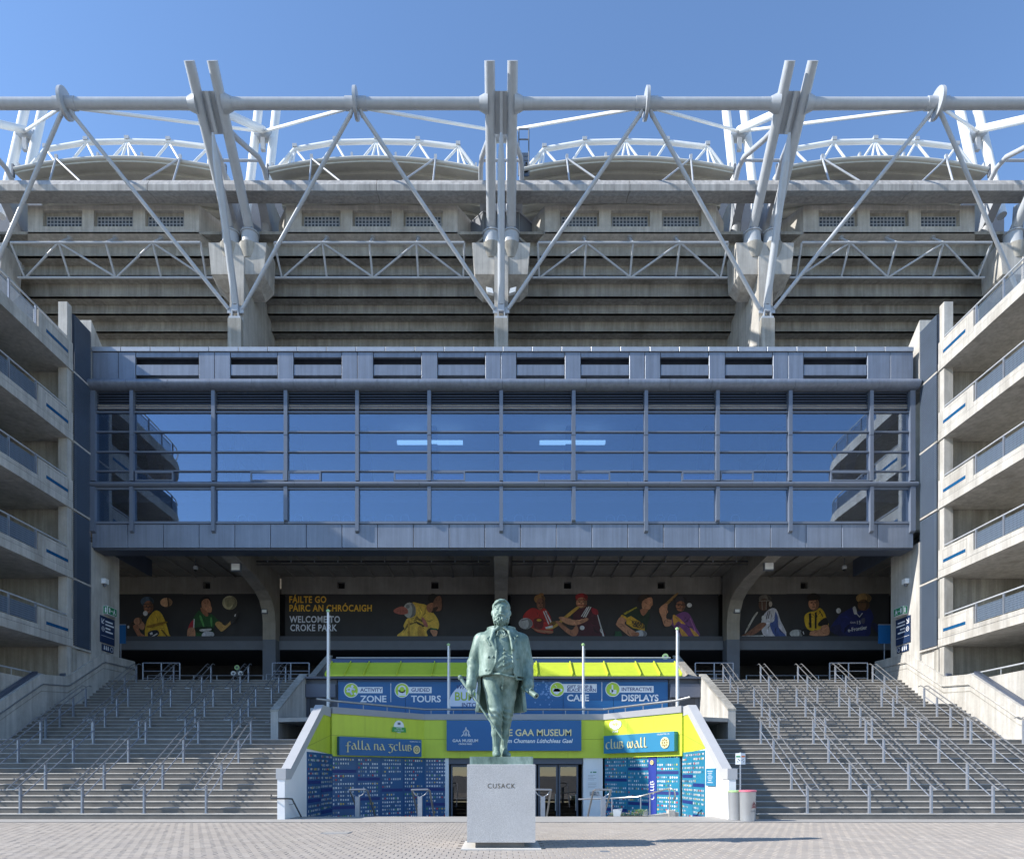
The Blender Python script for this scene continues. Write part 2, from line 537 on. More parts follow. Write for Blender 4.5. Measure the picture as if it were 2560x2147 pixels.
ORD = ['first', 'second', 'third', 'fourth', 'fifth', 'sixth']
SP = 1.845
for side, base, word in ((-1, 8.79, 'shaded'), (1, 9.12, 'sunlit')):
    for fl, posts, first, count, fname in ((F1, (1, 5, 10, 14), 0, 6 if side > 0 else 5, 'lowest'), (F2, (1, 4, 7, 10), 1, 5, 'middle'), (F3, (1, 5, 9), 1, 5, 'top')):
        for i in range(count):
            x = side * (base + (first + i) * SP)
            handrail(fl, x, side, posts, '%s steel handrail from the museum side on the %s flight of the %s stairs' % (ORD[i], fname, word), 'handrails on the %s stairs' % word)


# inner concrete stair walls beside the museum
def stairwall(x0, x1, ya, yb, za, zb, zbot, lab, hold):
    w = thing('stair_wall', lab, 'wall', ((x0 + x1) / 2, ya, zbot))
    b = B(); b.xprism([(ya, zbot), (yb, zbot), (yb, zb - 0.03), (ya, za - 0.03)], x0, x1)
    ob('wall_panel', b, M_CONC, w)
    b = B(); b.xprism([(ya - 0.01, za - 0.03), (yb, zb - 0.03), (yb, zb + 0.05), (ya - 0.01, za + 0.05)], x0 - 0.02, x1 + 0.02)
    ob('coping', b, M_CONCD, w)
    if hold:
        s = -1 if x0 < 0 else 1
        xx = (x0 if s < 0 else x1) + s * 0.09
        b = B(); b.pipe([(xx + s * 0.1, ya - 0.02, za - 0.45), (xx, ya + 0.06, za - 0.42), (xx, ya + 0.2, za - 0.35), (xx, yb - 0.1, zb - 0.4)], 0.022, 8)
        ob('rail', b, M_RAIL, w, smooth=True)


stairwall(-8.95, -8.66, 26.5, 30.35, 3.78, 5.72, 2.57, 'concrete stair wall in shade beside the dark museum door', True)
stairwall(-8.95, -8.66, 31.3, 35.0, 5.6, 7.35, 4.3, 'concrete stair wall in shade beside the end of the lime roof', False)
stairwall(8.81, 9.1, 26.5, 30.35, 3.82, 5.72, 2.57, 'sunlit concrete stair wall beside the dark museum door', True)
stairwall(8.81, 9.1, 31.3, 35.0, 5.6, 7.35, 4.3, 'sunlit concrete stair wall beside the end of the lime roof', False)

# outer side walls with a stepped top, a dark strip and a wall rail
for side, xw, lab in ((-1, 19.5, 'stepped concrete side wall along the shaded stairs'), (1, 19.9, 'stepped sunlit concrete side wall along the stairs')):
    w = thing('stair_side_wall', lab, 'wall', (side * xw, 26, 0))
    prof = [(18.6, 0.2), (20.2, 0.95), (24.6, 3.68), (26.0, 3.83), (28.9, 5.56), (30.66, 5.70), (33.4, 7.22), (36.3, 7.30)]
    prof = [(19.0, 0.2), (20.6, 1.3), (24.0, 3.4), (26.2, 3.95), (28.9, 5.56), (30.66, 5.70), (33.4, 7.22), (36.3, 7.30)]
    # straight rake, level over the landings
    b = B()
    b.xprism([(19.0, -0.05)] + [(y, z) for y, z in prof] + [(36.3, -0.05)], side * (xw - 0.03), side * (xw + 0.42))
    ob('wall_panel', b, M_CONC, w)
    b = B()
    for (ya, za), (yb, zb) in zip(prof[:-1], prof[1:]):
        if zb - za > 0.5:
            b.xprism([(ya, za + 0.002), (yb, zb + 0.002), (yb, zb + 0.12), (ya, za + 0.12)], side * (xw + 0.12), side * (xw + 0.34))
    ob('dark_strip', b, M_ZINCD, w)
    b = B(); xr = side * (xw - 0.12)
    b.pipe([(xr, y, z - 0.42) for y, z in prof], 0.026, 8)
    ob('rail', b, M_CONC if side > 0 else M_RAIL, w, smooth=True)
    b = B()
    for (ya, za), (yb, zb) in zip(prof[:-1], prof[1:]):
        b.xprism([(ya, za - 0.74), (yb, zb - 0.74), (yb, zb - 0.70), (ya, za - 0.70)], side * (xw - 0.042), side * (xw - 0.02))
    ob('groove', b, M_CONCD, w)
# ------------------------------------------------------------------ the two ramp buildings
DECKS = [7.11, 10.22, 13.37, 16.47, 19.64]
M_GRID = mat('mesh_wire', (0.30, 0.37, 0.46), 0.45, metal=0.3)


def ramp_building(side, X0, label):
    t = thing('ramp_building', label, 'building', (side * (X0 + 4), 27, 0))
    R, YC, YE = 4.0, 24.6, 31.1
    sx = lambda d: side * (X0 + d)

    def outline(ins=0.0, n=14):
        pts = [(sx(ins), YE), (sx(ins), YC)]
        for i in range(1, n):
            a = PI * i / n
            pts.append((sx(4.0 - (R - ins) * math.cos(a)), YC - (R - ins) * math.sin(a)))
        pts += [(sx(8 - ins), YC), (sx(8 - ins), YE)]
        return pts

    def edge_wall(b, ins, th, z0, z1, y_from):
        """band that follows the rounded deck edge from y_from round to the far side"""
        o = [(sx(ins), y_from)] + outline(ins)[1:]
        i = [(sx(ins + th), y_from)] + outline(ins + th)[1:]
        for a in range(len(o) - 1):
            b.hexa([(*o[a], z0), (*o[a + 1], z0), (*i[a + 1], z0), (*i[a], z0)], [(*o[a], z1), (*o[a + 1], z1), (*i[a + 1], z1), (*i[a], z1)])
    for n, z in enumerate(DECKS):
        b = B(); b.prism(outline(0.0), z, z + 0.335); ob('deck', b, [M_CONC], t)
        b = B(); edge_wall(b, 0.03, 0.15, z + 0.335, z + 0.356, 31.08); ob('shadow_joint', b, M_GREYPAINT, t)  # dark grey band painted in for the shade line under the kerb
        b = B(); edge_wall(b, 0.014, 0.2, z + 0.356, z + 0.54, 28.79); ob('kerb', b, M_CONC, t)
        # solid end panel with an inset frame and a band of glazed tiles
        b = B(); b.box(sx(0.014), sx(0.26), 28.8, YE, z + 0.356, z + 1.28); p = ob('parapet_panel', b, M_CONC, t)
        b = B()
        for (y0, y1, z0, z1) in ((29.2, 30.8, 0.43, 0.445), (29.2, 30.8, 1.17, 1.185), (29.2, 29.215, 0.43, 1.185), (30.785, 30.8, 0.43, 1.185)):
            b.box(sx(0.010), sx(0.05), y0, y1, z + z0, z + z1)
        ob('groove', b, M_CONCD, p)
        for i in range(9):
            c = B(); y = 29.28 + i * 0.165; c.box(sx(0.004), sx(0.05), y, y + 0.155, z + 0.63, z + 0.77); ob('tile', c, M_TILE, p)
        # blue mesh panels, their posts and the top rail
        for y0, y1 in ((27.22, 28.66), (25.74, 27.08), (24.62, 25.6)):
            b = B()
            if n < 4: b.box(sx(0.09), sx(0.11), y0, y1, z + 0.6, z + 1.22)
            else:
                for zz in (0.6, 1.2): b.box(sx(0.09), sx(0.11), y0, y1, z + zz, z + zz + 0.02)
            m = ob('mesh_panel', b, M_SCREEN, t)
            b = B(); k = 0
            while z + 0.6 + k * 0.088 < z + 1.23:
                b.box(sx(0.068), sx(0.088), y0, y1, z + 0.6 + k * 0.088, z + 0.609 + k * 0.088); k += 1
            k = 0
            while y0 + k * 0.07 < y1:
                b.box(sx(0.076), sx(0.087), y0 + k * 0.07, y0 + k * 0.07 + 0.008, z + 0.6, z + 1.22); k += 1
            ob('wire_grid', b, M_GRID, m)
        b = B(); edge_wall(b, 0.09, 0.02, z + 0.6, z + (1.22 if n < 4 else 0.64), 24.55); ob('mesh_panel', b, M_SCREEN, t)
        for y in (28.72, 27.15, 25.67, 24.4):
            b = B(); b.box(sx(0.06), sx(0.13), y - 0.03, y + 0.03, z + 0.5, z + 1.4); ob('post', b, M_GALV, t)
        b = B(); b.pipe([(sx(0.11), 30.85, z + 1.42), (sx(0.11), YC, z + 1.42)] + [(x, y, z + 1.42) for x, y in outline(0.11)[2:-2]], 0.035, 8); ob('rail', b, M_STEEL, t, smooth=True)
        top = (DECKS + [22.6])[n + 1]
        b = B(); b.box(sx(0.06), sx(0.46), 30.76, 31.08, z + (0.34 if n < 4 else 1.28), top); ob('column', b, M_CONC, t)
    b = B(); b.box(sx(0.06), sx(0.46), 30.76, 31.08, 0, DECKS[0]); ob('column', b, M_CONC, t)
    b = B(); b.box(sx(0.05), sx(8), 31.14, 31.45, 0, 19.7); ob('back_wall', b, M_CONCD, t)
    b = B(); b.box(sx(3.85), sx(4.15), 22.0, 31.1, 0, 19.9); ob('sun_block_wall', b, M_CONCD, t)  # unseen wall added inside the ramps to stop sun crossing the open decks
    # concrete stair tower with its louvre screens
    b = B(); b.box(sx(0.10), sx(0.9), 31.46, 32.46, 0, 22.2); b.box(sx(0.0), sx(0.9), 32.47, 34.86, 0, 12.35)
    b.xprism([(32.47, 19.8), (34.6, 19.8), (34.6, 21.2), (32.47, 22.9)], sx(0.0), sx(0.9))
    ob('tower_wall', b, M_CONC, t)
    for n, z in enumerate(DECKS):
        za, zb = z + 0.1, (DECKS + [22.35])[n + 1] - 0.04
        b = B(); k = 0
        while za + k * 0.085 < zb - 0.05:
            zz = za + k * 0.085
            b.hexa([(sx(-0.03), 31.16, zz), (sx(-0.03), 32.40, zz), (sx(0.05), 32.40, zz + 0.05), (sx(0.05), 31.16, zz + 0.05)],
                   [(sx(-0.03), 31.16, zz + 0.06), (sx(-0.03), 32.40, zz + 0.06), (sx(0.05), 32.40, zz + 0.066), (sx(0.05), 31.16, zz + 0.066)]); k += 1
        p = ob('louvre_screen', b, M_SCREEN, t)
        b = B(); b.box(sx(0.055), sx(0.098), 31.15, 32.41, za, zb); ob('backing', b, M_ZINCD, p)
        b = B(); b.box(sx(-0.04), sx(0.09), 31.13, 32.44, z - 0.03, z + 0.05); ob('string_course', b, M_CONC, t)
    # base wall and rail of the lowest ramp
    b = B(); b.box(sx(0.46), sx(0.8), 23.0, 30.3, -0.02, 5.38); ob('base_wall', b, M_CONC, t)
    b = B(); b.pipe([(sx(0.6), 23.2, 5.68), (sx(0.6), 30.2, 5.68)], 0.035, 8)
    for y in (24, 26, 28, 29.6): b.tube((sx(0.6), y, 5.38), (sx(0.6), y, 5.67), 0.014, n=6)
    ob('base_rail', b, M_STEEL, t, smooth=True)
    return t


ramp_building(-1, 19.5, 'shaded concrete ramp building with dull blue mesh parapets')
ramp_building(1, 19.9, 'sunlit pale concrete ramp building with blue mesh parapets')
# ------------------------------------------------------------------ glazed concourse box
GY = 32.5                                   # its front plane
KZ = GY / FPX
gz = lambda v: EYE + (HY - v) * KZ
gx = lambda u: (u - CX) * KZ
box = thing('glazed_concourse', 'long blue-grey metal and glass concourse box above the stairs', 'building', (0, GY, 12.1))
XL, XR = -19.48, 19.62
FINS = [-19.38, -17.54, -13.67, -10.23, -6.84, -3.42, 0.0, 3.44, 6.88, 10.28, 13.73, 17.58, 19.52]
LONG = {0, 1, 2, 4, 6, 8, 10, 11, 12}

# upper band: flat panels, and recessed bays with two dark slots
SLOTS = [(339, 497), (576, 694), (734, 854), (933, 1053), (1094, 1213), (1291, 1412), (1452, 1573), (1651, 1772), (1813, 1932), (2009, 2168)]
zt, zb = gz(881), gz(952)
edges = [XL]
for a, c in SLOTS: edges += [gx(a), gx(c)]
edges.append(XR)


def panel(x0, x1, z0, z1, y=GY, d=0.12, m=M_ZINC, name='panel', parent=box):
    b = B(); g_ = 0.012; c = 0.012
    a = [(x0 + g_, y, z0 + 0.004), (x1 - g_, y, z0 + 0.004), (x1 - g_, y, z1 - 0.004), (x0 + g_, y, z1 - 0.004)]
    f = [(x0 + g_ + c, y - c, z0 + c), (x1 - g_ - c, y - c, z0 + c), (x1 - g_ - c, y - c, z1 - c), (x0 + g_ + c, y - c, z1 - c)]
    bk = [(x, y + d, z) for x, _, z in a]
    b.hexa(a, bk); b.hexa(f, a)
    return ob(name, b, m, parent)


for i in range(0, len(edges), 2):
    x0, x1 = edges[i], edges[i + 1]
    w = x1 - x0
    cuts = [x0, x1] if w < 0.9 else [x0, (x0 + x1) / 2, x1]
    if i == 0: cuts = [x0, x0 + 1.25, x1]
    if i == len(edges) - 2: cuts = [x0, x1 - 1.1, x1]
    for a, c in zip(cuts[:-1], cuts[1:]): panel(a, c, zb, zt)
for a, c in SLOTS:
    x0, x1 = gx(a), gx(c)
    panel(x0, x1, gz(893), zt, y=GY + 0.02)
    panel(x0, x1, gz(938), gz(911), y=GY + 0.02)
    panel(x0, x1, zb, gz(949.5), y=GY + 0.02)
b = B(); b.box(XL, XR, GY + 0.7, GY + 0.8, gz(956), gz(876)); ob('inner_lining', b, M_CONCU, box)
for i in range(28):
    x0 = XL + (XR - XL) * i / 28; x1 = XL + (XR - XL) * (i + 1) / 28
    panel(x0, x1, gz(880), gz(868.5), y=GY - 0.05, d=1.6, m=mat('zinc_coping', (0.36, 0.39, 0.44), 0.4, metal=0.3, var=0.1), name='coping')
# round cornice and the slimmer roll below
for v0, v1, out, n in ((952, 978, 0.42, 20), (1205, 1219, 0.22, 20)):
    z0, z1 = gz(v1), gz(v0); zc, hr = (z0 + z1) / 2, (z1 - z0) / 2
    w = (XR - XL + 0.3) / n
    for i in range(n):
        b = B(); xa, xb = XL - 0.15 + i * w + 0.006, XL - 0.15 + (i + 1) * w - 0.006
        prof = [(GY + 0.1, zc + hr)] + [(GY - out * math.sin(PI * k / 12), zc + hr * math.cos(PI * k / 12)) for k in range(13)] + [(GY + 0.1, zc - hr)]
        b.xprism(prof, xa, xb); ob('cornice' if out > 0.3 else 'roll_moulding', b, M_ZINC if out > 0.3 else M_MULL, box, smooth=True)

# louvre blades under the cornice, one bank per bay
for x0, x1 in zip(FINS[:-1], FINS[1:]):
    z0, z1 = gz(1030), gz(978)
    bank = B(); bank.box(x0 + 0.09, x1 - 0.09, GY + 0.22, GY + 0.26, z0, z1)
    bk = ob('louvre_bank', bank, M_BLACK, box)
    n = 8
    for k in range(n):
        zz = z0 + (z1 - z0) * (k + 0.25) / n
        b = B(); b.hexa([(x0 + 0.09, GY + 0.03, zz), (x1 - 0.09, GY + 0.03, zz), (x1 - 0.09, GY + 0.17, zz + 0.07), (x0 + 0.09, GY + 0.17, zz + 0.07)],
                        [(x0 + 0.09, GY + 0.03, zz + 0.035), (x1 - 0.09, GY + 0.03, zz + 0.035), (x1 - 0.09, GY + 0.17, zz + 0.088), (x0 + 0.09, GY + 0.17, zz + 0.088)])
        ob('louvre_blade', b, M_LOUV if k % 2 else M_ZINCD, bk)
# fins
for i, x in enumerate(FINS):
    w = 0.085 if 0 < i < 12 else 0.12
    b = B(); b.box(x - w, x + w, GY - 0.14, GY + 0.16, gz(1204), gz(979)); ob('mullion', b, M_MULL, box)
    zl = gz(1331) if i in LONG else gz(1304)
    b = B(); b.xprism([(GY - 0.16, gz(1219)), (GY + 0.12, gz(1219)), (GY + 0.12, gz(1309)), (GY - 0.004, gz(1309)), (GY - 0.004, zl - 0.05), (GY - 0.16, zl + 0.03)], x - w, x + w)
    ob('mullion', b, M_MULL, box)
    if 0 < i < 12:
        b = B(); b.box(x - w - 0.012, x + w + 0.012, GY - 0.15, GY - 0.06, gz(1091), gz(1090)); ob('mullion_joint', b, M_ZINCD, box)
# transoms and panes
ROWS = [(1032, 1080), (1080, 1130), (1130, 1178), (1178, 1205)]
OPENERS = [(340, 435), (627, 712), (721, 803), (985, 1070), (1080, 1163), (1345, 1430), (1440, 1525), (1704, 1789), (1800, 1883), (2075, 2170)]
for v in (1031, 1080, 1130, 1178):
    for x0, x1 in zip(FINS[:-1], FINS[1:]):
        b = B(); b.box(x0 + 0.09, x1 - 0.09, GY - 0.05, GY + 0.12, gz(v + 1.6), gz(v - 1.6)); ob('transom', b, M_MULL, box)
for x0, x1 in zip(FINS[:-1], FINS[1:]):
    for va, vb in ROWS + [(1221, 1305)]:
        ax, az_ = random.uniform(-0.0022, 0.0022), random.uniform(-0.0022, 0.0022)
        xa, xb, za, zb_ = x0 + 0.07, x1 - 0.07, gz(vb), gz(va)
        q = [(x_, GY + 0.025 + ax * (x_ - (xa + xb) / 2) + az_ * (z_ - (za + zb_) / 2), z_) for x_, z_ in ((xa, za), (xb, za), (xb, zb_), (xa, zb_))]
        b = B(); b.hexa(q, [(x_, y_ + 0.016, z_) for x_, y_, z_ in q]); ob('pane', b, M_GLASS, box)
    b = B(); b.box(x0 + 0.09, x1 - 0.09, GY - 0.06, GY + 0.14, gz(1310), gz(1304)); ob('sill', b, M_MULL, box)
    b = B(); b.box(x0 + 0.09, x1 - 0.09, GY - 0.03, GY + 0.1, gz(1224), gz(1219.5)); ob('transom', b, M_MULL, box)
for a, c in OPENERS:
    x0, x1 = gx(a), gx(c); z0, z1 = gz(1204), gz(1180)
    b = B(); t_ = 0.07
    b.box(x0, x1, GY - 0.08, GY + 0.02, z0, z0 + t_); b.box(x0, x1, GY - 0.08, GY + 0.02, z1 - t_, z1)
    b.box(x0, x0 + t_, GY - 0.078, GY + 0.018, z0 + t_, z1 - t_); b.box(x1 - t_, x1, GY - 0.078, GY + 0.018, z0 + t_, z1 - t_)
    w_ = ob('opening_window', b, M_MULL, box)
    b = B(); b.box(x0 + t_, x1 - t_, GY - 0.05, GY - 0.04, z0 + t_, z1 - t_); ob('pane', b, M_GLASS, w_)
# lower apron panels and soffit
n = 23
for i in range(n):
    x0 = XL + (XR - XL) * i / n; x1 = XL + (XR - XL) * (i + 1) / n
    panel(x0, x1, gz(1369), gz(1310.5), m=M_ZINC)
b = B(); b.box(XL, XR, GY + 0.125, GY + 1.05, gz(1369) - 0.06, gz(1369) + 0.12); ob('soffit', b, M_ZINCD, box)
b = B(); b.box(-30, 30, GY + 1.06, 41.5, 13.2, 13.32); ob('floor_slab', b, M_CONCU, box)  # runs on unseen past the box ends, added to keep sun off the banners
b = B(); b.box(XL, XR, GY + 0.5, 36.8, gz(868) - 0.5, gz(868) - 0.2); b.box(XL - 0.05, XL + 0.05, GY + 0.13, 38, 12.3, 21.2); b.box(XR - 0.05, XR + 0.05, GY + 0.13, 38, 12.3, 21.2); ob('shell', b, M_ZINCD, box)
b = B(); b.box(XL, XR, GY + 0.13, 38, 18.75, 18.95); b.box(XL, XR, 38.0, 38.2, 13.33, 18.75); ob('room_lining', b, mat('room_wall', (0.72, 0.72, 0.72), 0.8, var=0.1), box)
b = B(); b.box(XL, XR, GY + 0.2, 38, 15.0, 15.06); b.box(XL, XR, 33.6, 33.75, 14.7, 15.3); ob('mezzanine', b, mat('room_floor', (0.40, 0.38, 0.36), 0.7), box)
for x in FINS[1:-1]:
    b = B(); b.xprism([(34.2, 18.74), (34.9, 18.74), (37.9, 13.33), (37.2, 13.33)], x * 1.02 - 0.25, x * 1.02 + 0.25); ob('raker', b, M_ZINCD, box)
# things inside: long lamps, pendants, chair frames
for u0, u1, lab in ((993, 1157, 'long white hanging lamp behind the glass, nearer the shaded side'), (1349, 1513, 'long white hanging lamp behind the glass, nearer the sunlit side')):
    p0 = at(u0, 1107, 34.6); p1 = at(u1, 1107, 34.6)
    l = thing('hanging_lamp', lab, 'lamp', ((p0[0] + p1[0]) / 2, 34.6, p0[2]))
    b = B(); b.box(p0[0], p1[0], 34.5, 34.7, p0[2] - 0.06, p0[2] + 0.09); ob('lamp_body', b, emit('lamp_glow', (0.62, 0.85, 0.9), 0.9), l)
    b = B()
    for x in (p0[0] + 0.25, p1[0] - 0.25): b.tube((x, 34.6, p0[2] + 0.09), (x, 34.6, 18.74), 0.012, n=6)
    ob('cord', b, M_STEEL, l)
M_GLOW = emit('small_glow', (0.9, 0.8, 0.6), 2.5)
k = 0
for u in (865, 1018, 1170, 1334, 1483, 1640):
    x, y, z = at(u, 1234, 34.0)
    l = thing('pendant_lamp', ORD[k] + ' small pendant lamp from the shaded end behind the lower glass', 'lamp', (x, y, z), 'pendants behind the lower glass')
    b = B(); b.lathe([(0.02, 0.18), (0.05, 0.16), (0.07, -0.1), (0.06, -0.12)], (x, y, z), 10); ob('lamp_shade', b, M_LAMPW, l, smooth=True)
    b = B(); b.tube((x, y, z + 0.18), (x, y, 15.0), 0.01, n=6); ob('cord', b, M_STEEL, l); k += 1
chairs = None
ck = 0
for u in (605, 631, 747, 838, 868, 973, 1012, 1147, 1178, 1297, 1328, 1526, 1555, 1650, 1681, 1838):
    x, y, z = at(u, 1294, 33.6)
    lab = 'pale chair back showing above the sill, number %s from the shaded end' % ['one', 'two', 'three', 'four', 'five', 'six', 'seven', 'eight', 'nine', 'ten', 'eleven', 'twelve', 'thirteen', 'fourteen', 'fifteen', 'sixteen'][ck]
    ck += 1
    loc = (x, 33.6, 13.33)
    if chairs is None:
        c = thing('chair', lab, 'chair', loc, 'chairs behind the lower glass')
        b = B(); b.pipe([(x - 0.2, y, 13.33), (x - 0.2, y, 13.95), (x - 0.1, y, 14.08), (x + 0.1, y, 14.08), (x + 0.2, y, 13.95), (x + 0.2, y, 13.33)], 0.016, 6); ob('back_frame', b, M_STEELW, c)
        b = B(); b.box(x - 0.19, x + 0.19, y + 0.02, y + 0.42, 13.6, 13.64); ob('seat', b, M_GREYPAINT, c)
        b = B(); b.tube((x - 0.19, y + 0.4, 13.33), (x - 0.19, y + 0.4, 13.6), 0.015, n=6); b.tube((x + 0.19, y + 0.4, 13.33), (x + 0.19, y + 0.4, 13.6), 0.015, n=6); ob('leg', b, M_STEELW, c)
        chairs = c
    else:
        copy_thing(chairs, loc, lab)

for k, (u, v, lab) in enumerate(((463, 1062, 'tiny lit downlight behind the glass in the bay nearest the shaded ramps'), (728, 1069, 'tiny lit downlight behind the upper glass above the welcome banner'), (1603, 1066, 'tiny warm downlight behind the upper glass above the maroon player'), (1779, 1067, 'tiny lit downlight behind the upper glass above the sunlit haunch'))):
    x, y, z = at(u, v, 34.4); l = thing('downlight', lab, 'lamp', (x, y, z))
    b = B(); b.tube((x, y, z), (x, y, z + 0.06), 0.05, n=10); ob('lens', b, M_GLOW, l)
    b = B(); b.tube((x, y, z + 0.02), (x, y, z + 0.2), 0.07, n=10); b.tube((x, y, z + 0.2), (x, y, 18.74), 0.012, n=6); ob('can', b, M_GREYPAINT, l, smooth=True)
# ------------------------------------------------------------------ concrete stand above and behind the box
S = 13.6                                   # bay width
COLS = [-2 * S, -S, 0.0, S, 2 * S]
stand = thing('stadium_stand', 'weathered concrete back of the stadium stand with stepped underside', 'stadium', (0, 40, 6))
EDG = [(36.55, 29.03), (37.25, 28.52), (37.95, 27.84), (38.65, 27.36), (39.35, 26.81), (40.05, 26.3), (40.8, 25.7), (41.5, 25.1)]
prevy, prevz = 36.0, 29.75
for i, (y, z) in enumerate(EDG):
    # each precast tread is an L: soffit running back, riser dropping to its lower edge; one per bay
    for c0, c1 in zip([-34] + COLS, COLS + [34]):
        b = B()
        b.xprism([(prevy - 0.02, prevz), (y, prevz), (y, z), (y + 0.16, z), (y + 0.16, prevz + 0.14), (prevy - 0.02, prevz + 0.14)], c0 + 0.0, c1 - 0.02)
        ob('terrace_unit', b, M_CONCD, stand)
    prevy, prevz = y, z
b = B(); b.box(-34, 34, 41.7, 42.0, 12, 26); ob('back_wall', b, M_CONCU, stand)
# raking fins with an arched opening at the foot
for x in COLS:
    b = B()
    arch = [(38.3 + 0.65 - 0.65 * math.cos(PI * k / 8), 24.2 + 0.75 * math.sin(PI * k / 8)) for k in range(9)]
    b.xprism([(35.35, 18.0), (35.35, 28.6), (36.4, 29.6), (37.2, 29.0), (41.6, 25.4), (41.6, 18.0), (39.6, 18.0)] + arch[::-1] + [(38.3, 18.0)], x - 0.36, x + 0.36)
    ob('column', b, M_CONC, stand)
    # mast bracket: broad corbel with a slanting underside
    b = B()
    w = 1.5
    top = [(x - w, 35.2, 28.7), (x + w, 35.2, 28.7), (x + w, 36.6, 28.7), (x - w, 36.6, 28.7)]
    mid = [(x - w * 0.9, 35.2, 27.08), (x + w * 0.9, 35.2, 27.08), (x + w * 0.95, 36.6, 27.0), (x - w * 0.95, 36.6, 27.0)]
    bot = [(x - w * 0.66, 36.0, 26.72), (x + w * 0.66, 36.0, 26.72), (x + w * 0.66, 36.6, 26.6), (x - w * 0.66, 36.6, 26.6)]
    b.hexa(mid, top); b.hexa(bot, mid); ob('bracket', b, M_CONC, stand)
    b = B(); b.box(x - 0.36, x + 0.36, 35.1, 35.36, 18.0, 27.95); ob('column_rib', b, M_CONC, stand)
    for s in (-1, 1):
        b = B(); b.lathe([(0.40, -0.75), (0.52, -0.25), (0.54, 0.0)], (x + s * 0.5, 35.55, 28.72), 20); ob('mast_seat', b, M_CONCD, stand, smooth=True)
# parapet boxes with recessed glass block windows
BAYS = [-1.5 * S, -0.5 * S, 0.5 * S, 1.5 * S]
PY = 35.9
pk = PY / FPX
for xc in BAYS:
    hw, hc = 4.5, 5.15
    z1, z0, zs = EYE + (HY - 514) * pk, EYE + (HY - 568) * pk, EYE + (HY - 584) * pk
    wins = [(xc - 3.7, xc - 1.65), (xc - 1.02, xc + 1.03), (xc + 1.67, xc + 3.72)]
    wz0, wz1 = EYE + (HY - 566) * pk, EYE + (HY - 526) * pk
    b = B()
    xs = [xc - hw] + [e for w in wins for e in w] + [xc + hw]
    for i in range(0, len(xs), 2): b.box(xs[i], xs[i + 1], PY, PY + 0.35, wz0, wz1)
    b.box(xc - hw, xc + hw, PY, PY + 0.35, wz1, z1); b.box(xc - hw, xc + hw, PY, PY + 0.35, zs, wz0)
    for s in (-1, 1):
        a = [(xc + s * hw, PY, zs), (xc + s * (hw + 0.75), PY + 1.1, zs - 0.35), (xc + s * (hw + 0.75), PY + 1.1, z1), (xc + s * hw, PY, z1)]
        b.hexa(a, [(x_ - s * 0.3, y_ + 0.2, z_) for x_, y_, z_ in a])
    b.hexa([(xc - hw, PY, zs), (xc + hw, PY, zs), (xc + hw + 0.7, PY + 1.0, zs - 0.32), (xc - hw - 0.7, PY + 1.0, zs - 0.32)],
           [(xc - hw, PY, zs + 0.08), (xc + hw, PY, zs + 0.08), (xc + hw + 0.7, PY + 1.0, zs), (xc - hw - 0.7, PY + 1.0, zs)])
    p = ob('parapet_box', b, M_CONC, stand)
    for a, c in wins:
        b = B(); b.box(a, c, PY + 0.2, PY + 0.24, wz0, wz1); w = ob('window', b, M_CONCD, stand)
        gz0, gz1 = wz0 + 0.1, wz1 - 0.2
        b = B(); nx, nz = 10, 3
        for i in range(nx):
            for j in range(nz):
                x0 = a + 0.1 + (c - a - 0.2) * i / nx; dz = (gz1 - gz0) / nz
                b.box(x0 + 0.035, x0 + (c - a - 0.2) / nx - 0.035, PY + 0.17, PY + 0.2, gz0 + j * dz + 0.035, gz0 + (j + 1) * dz - 0.035)
        ob('glass_blocks', b, M_BLOCKGLASS, w)
        b = B(); b.box(a + 0.08, c - 0.08, PY + 0.185, PY + 0.199, gz0 - 0.02, gz1 + 0.02); ob('block_frame', b, mat('block_mortar', (0.30, 0.32, 0.36), 0.7), w)
# walkway between the boxes on the middle axis
wk = thing('access_walkway', 'grey steel mesh walkway behind the middle pair of masts', 'walkway', (0, 36.2, 30))
b = B(); b.prism([(-1.7, 36.9), (-0.95, 36.1), (0.95, 36.1), (1.7, 36.9), (1.7, 37.4), (-1.7, 37.4)], 29.62, 29.78); ob('deck', b, M_STEEL, wk)
for a, c in (((-1.7, 36.9), (-0.95, 36.1)), ((-0.95, 36.1), (0.95, 36.1)), ((0.95, 36.1), (1.7, 36.9))):
    b = B(); b.wall(a, c, 29.8, 29.8, 31.0, 31.0, 0.03); ob('mesh_panel', b, M_GREYPAINT, wk)
    b = B(); b.tube((*a, 31.05), (*c, 31.05), 0.035, n=8); b.tube((*a, 29.75), (*a, 31.05), 0.03, n=8); b.tube((*c, 29.75), (*c, 31.05), 0.03, n=8); ob('rail', b, M_STEEL, wk, smooth=True)
# dark back of the stand behind the gaps
b = B(); b.box(-34, 34, 40.0, 40.4, 27, 31.6); ob('inner_wall', b, M_GREYPAINT, stand)
for x in COLS:
    b = B(); b.box(x - 2.2, x + 2.2, 39.9, 39.98, 28, 34.7); ob('gap_wall', b, M_GREYPAINT, stand)

# ------------------------------------------------------------------ steel masts, tube, ties
MF, MT = Vector((0, 35.7, 29.4)), Vector((0, 30.9, 33.6))
TUBE_Y, TUBE_Z = 31.96, 32.69
NAMES = {-2: 'mast frame at the frame edge beside the shaded ramps', -1: 'pair of leaning grey masts with strut standing above the shaded stairs', 0: 'upright middle pair of grey masts with strut above the statue',
         1: 'pair of leaning grey masts with strut standing above the sunlit stairs', 2: 'mast frame at the frame edge beside the sunlit ramps'}


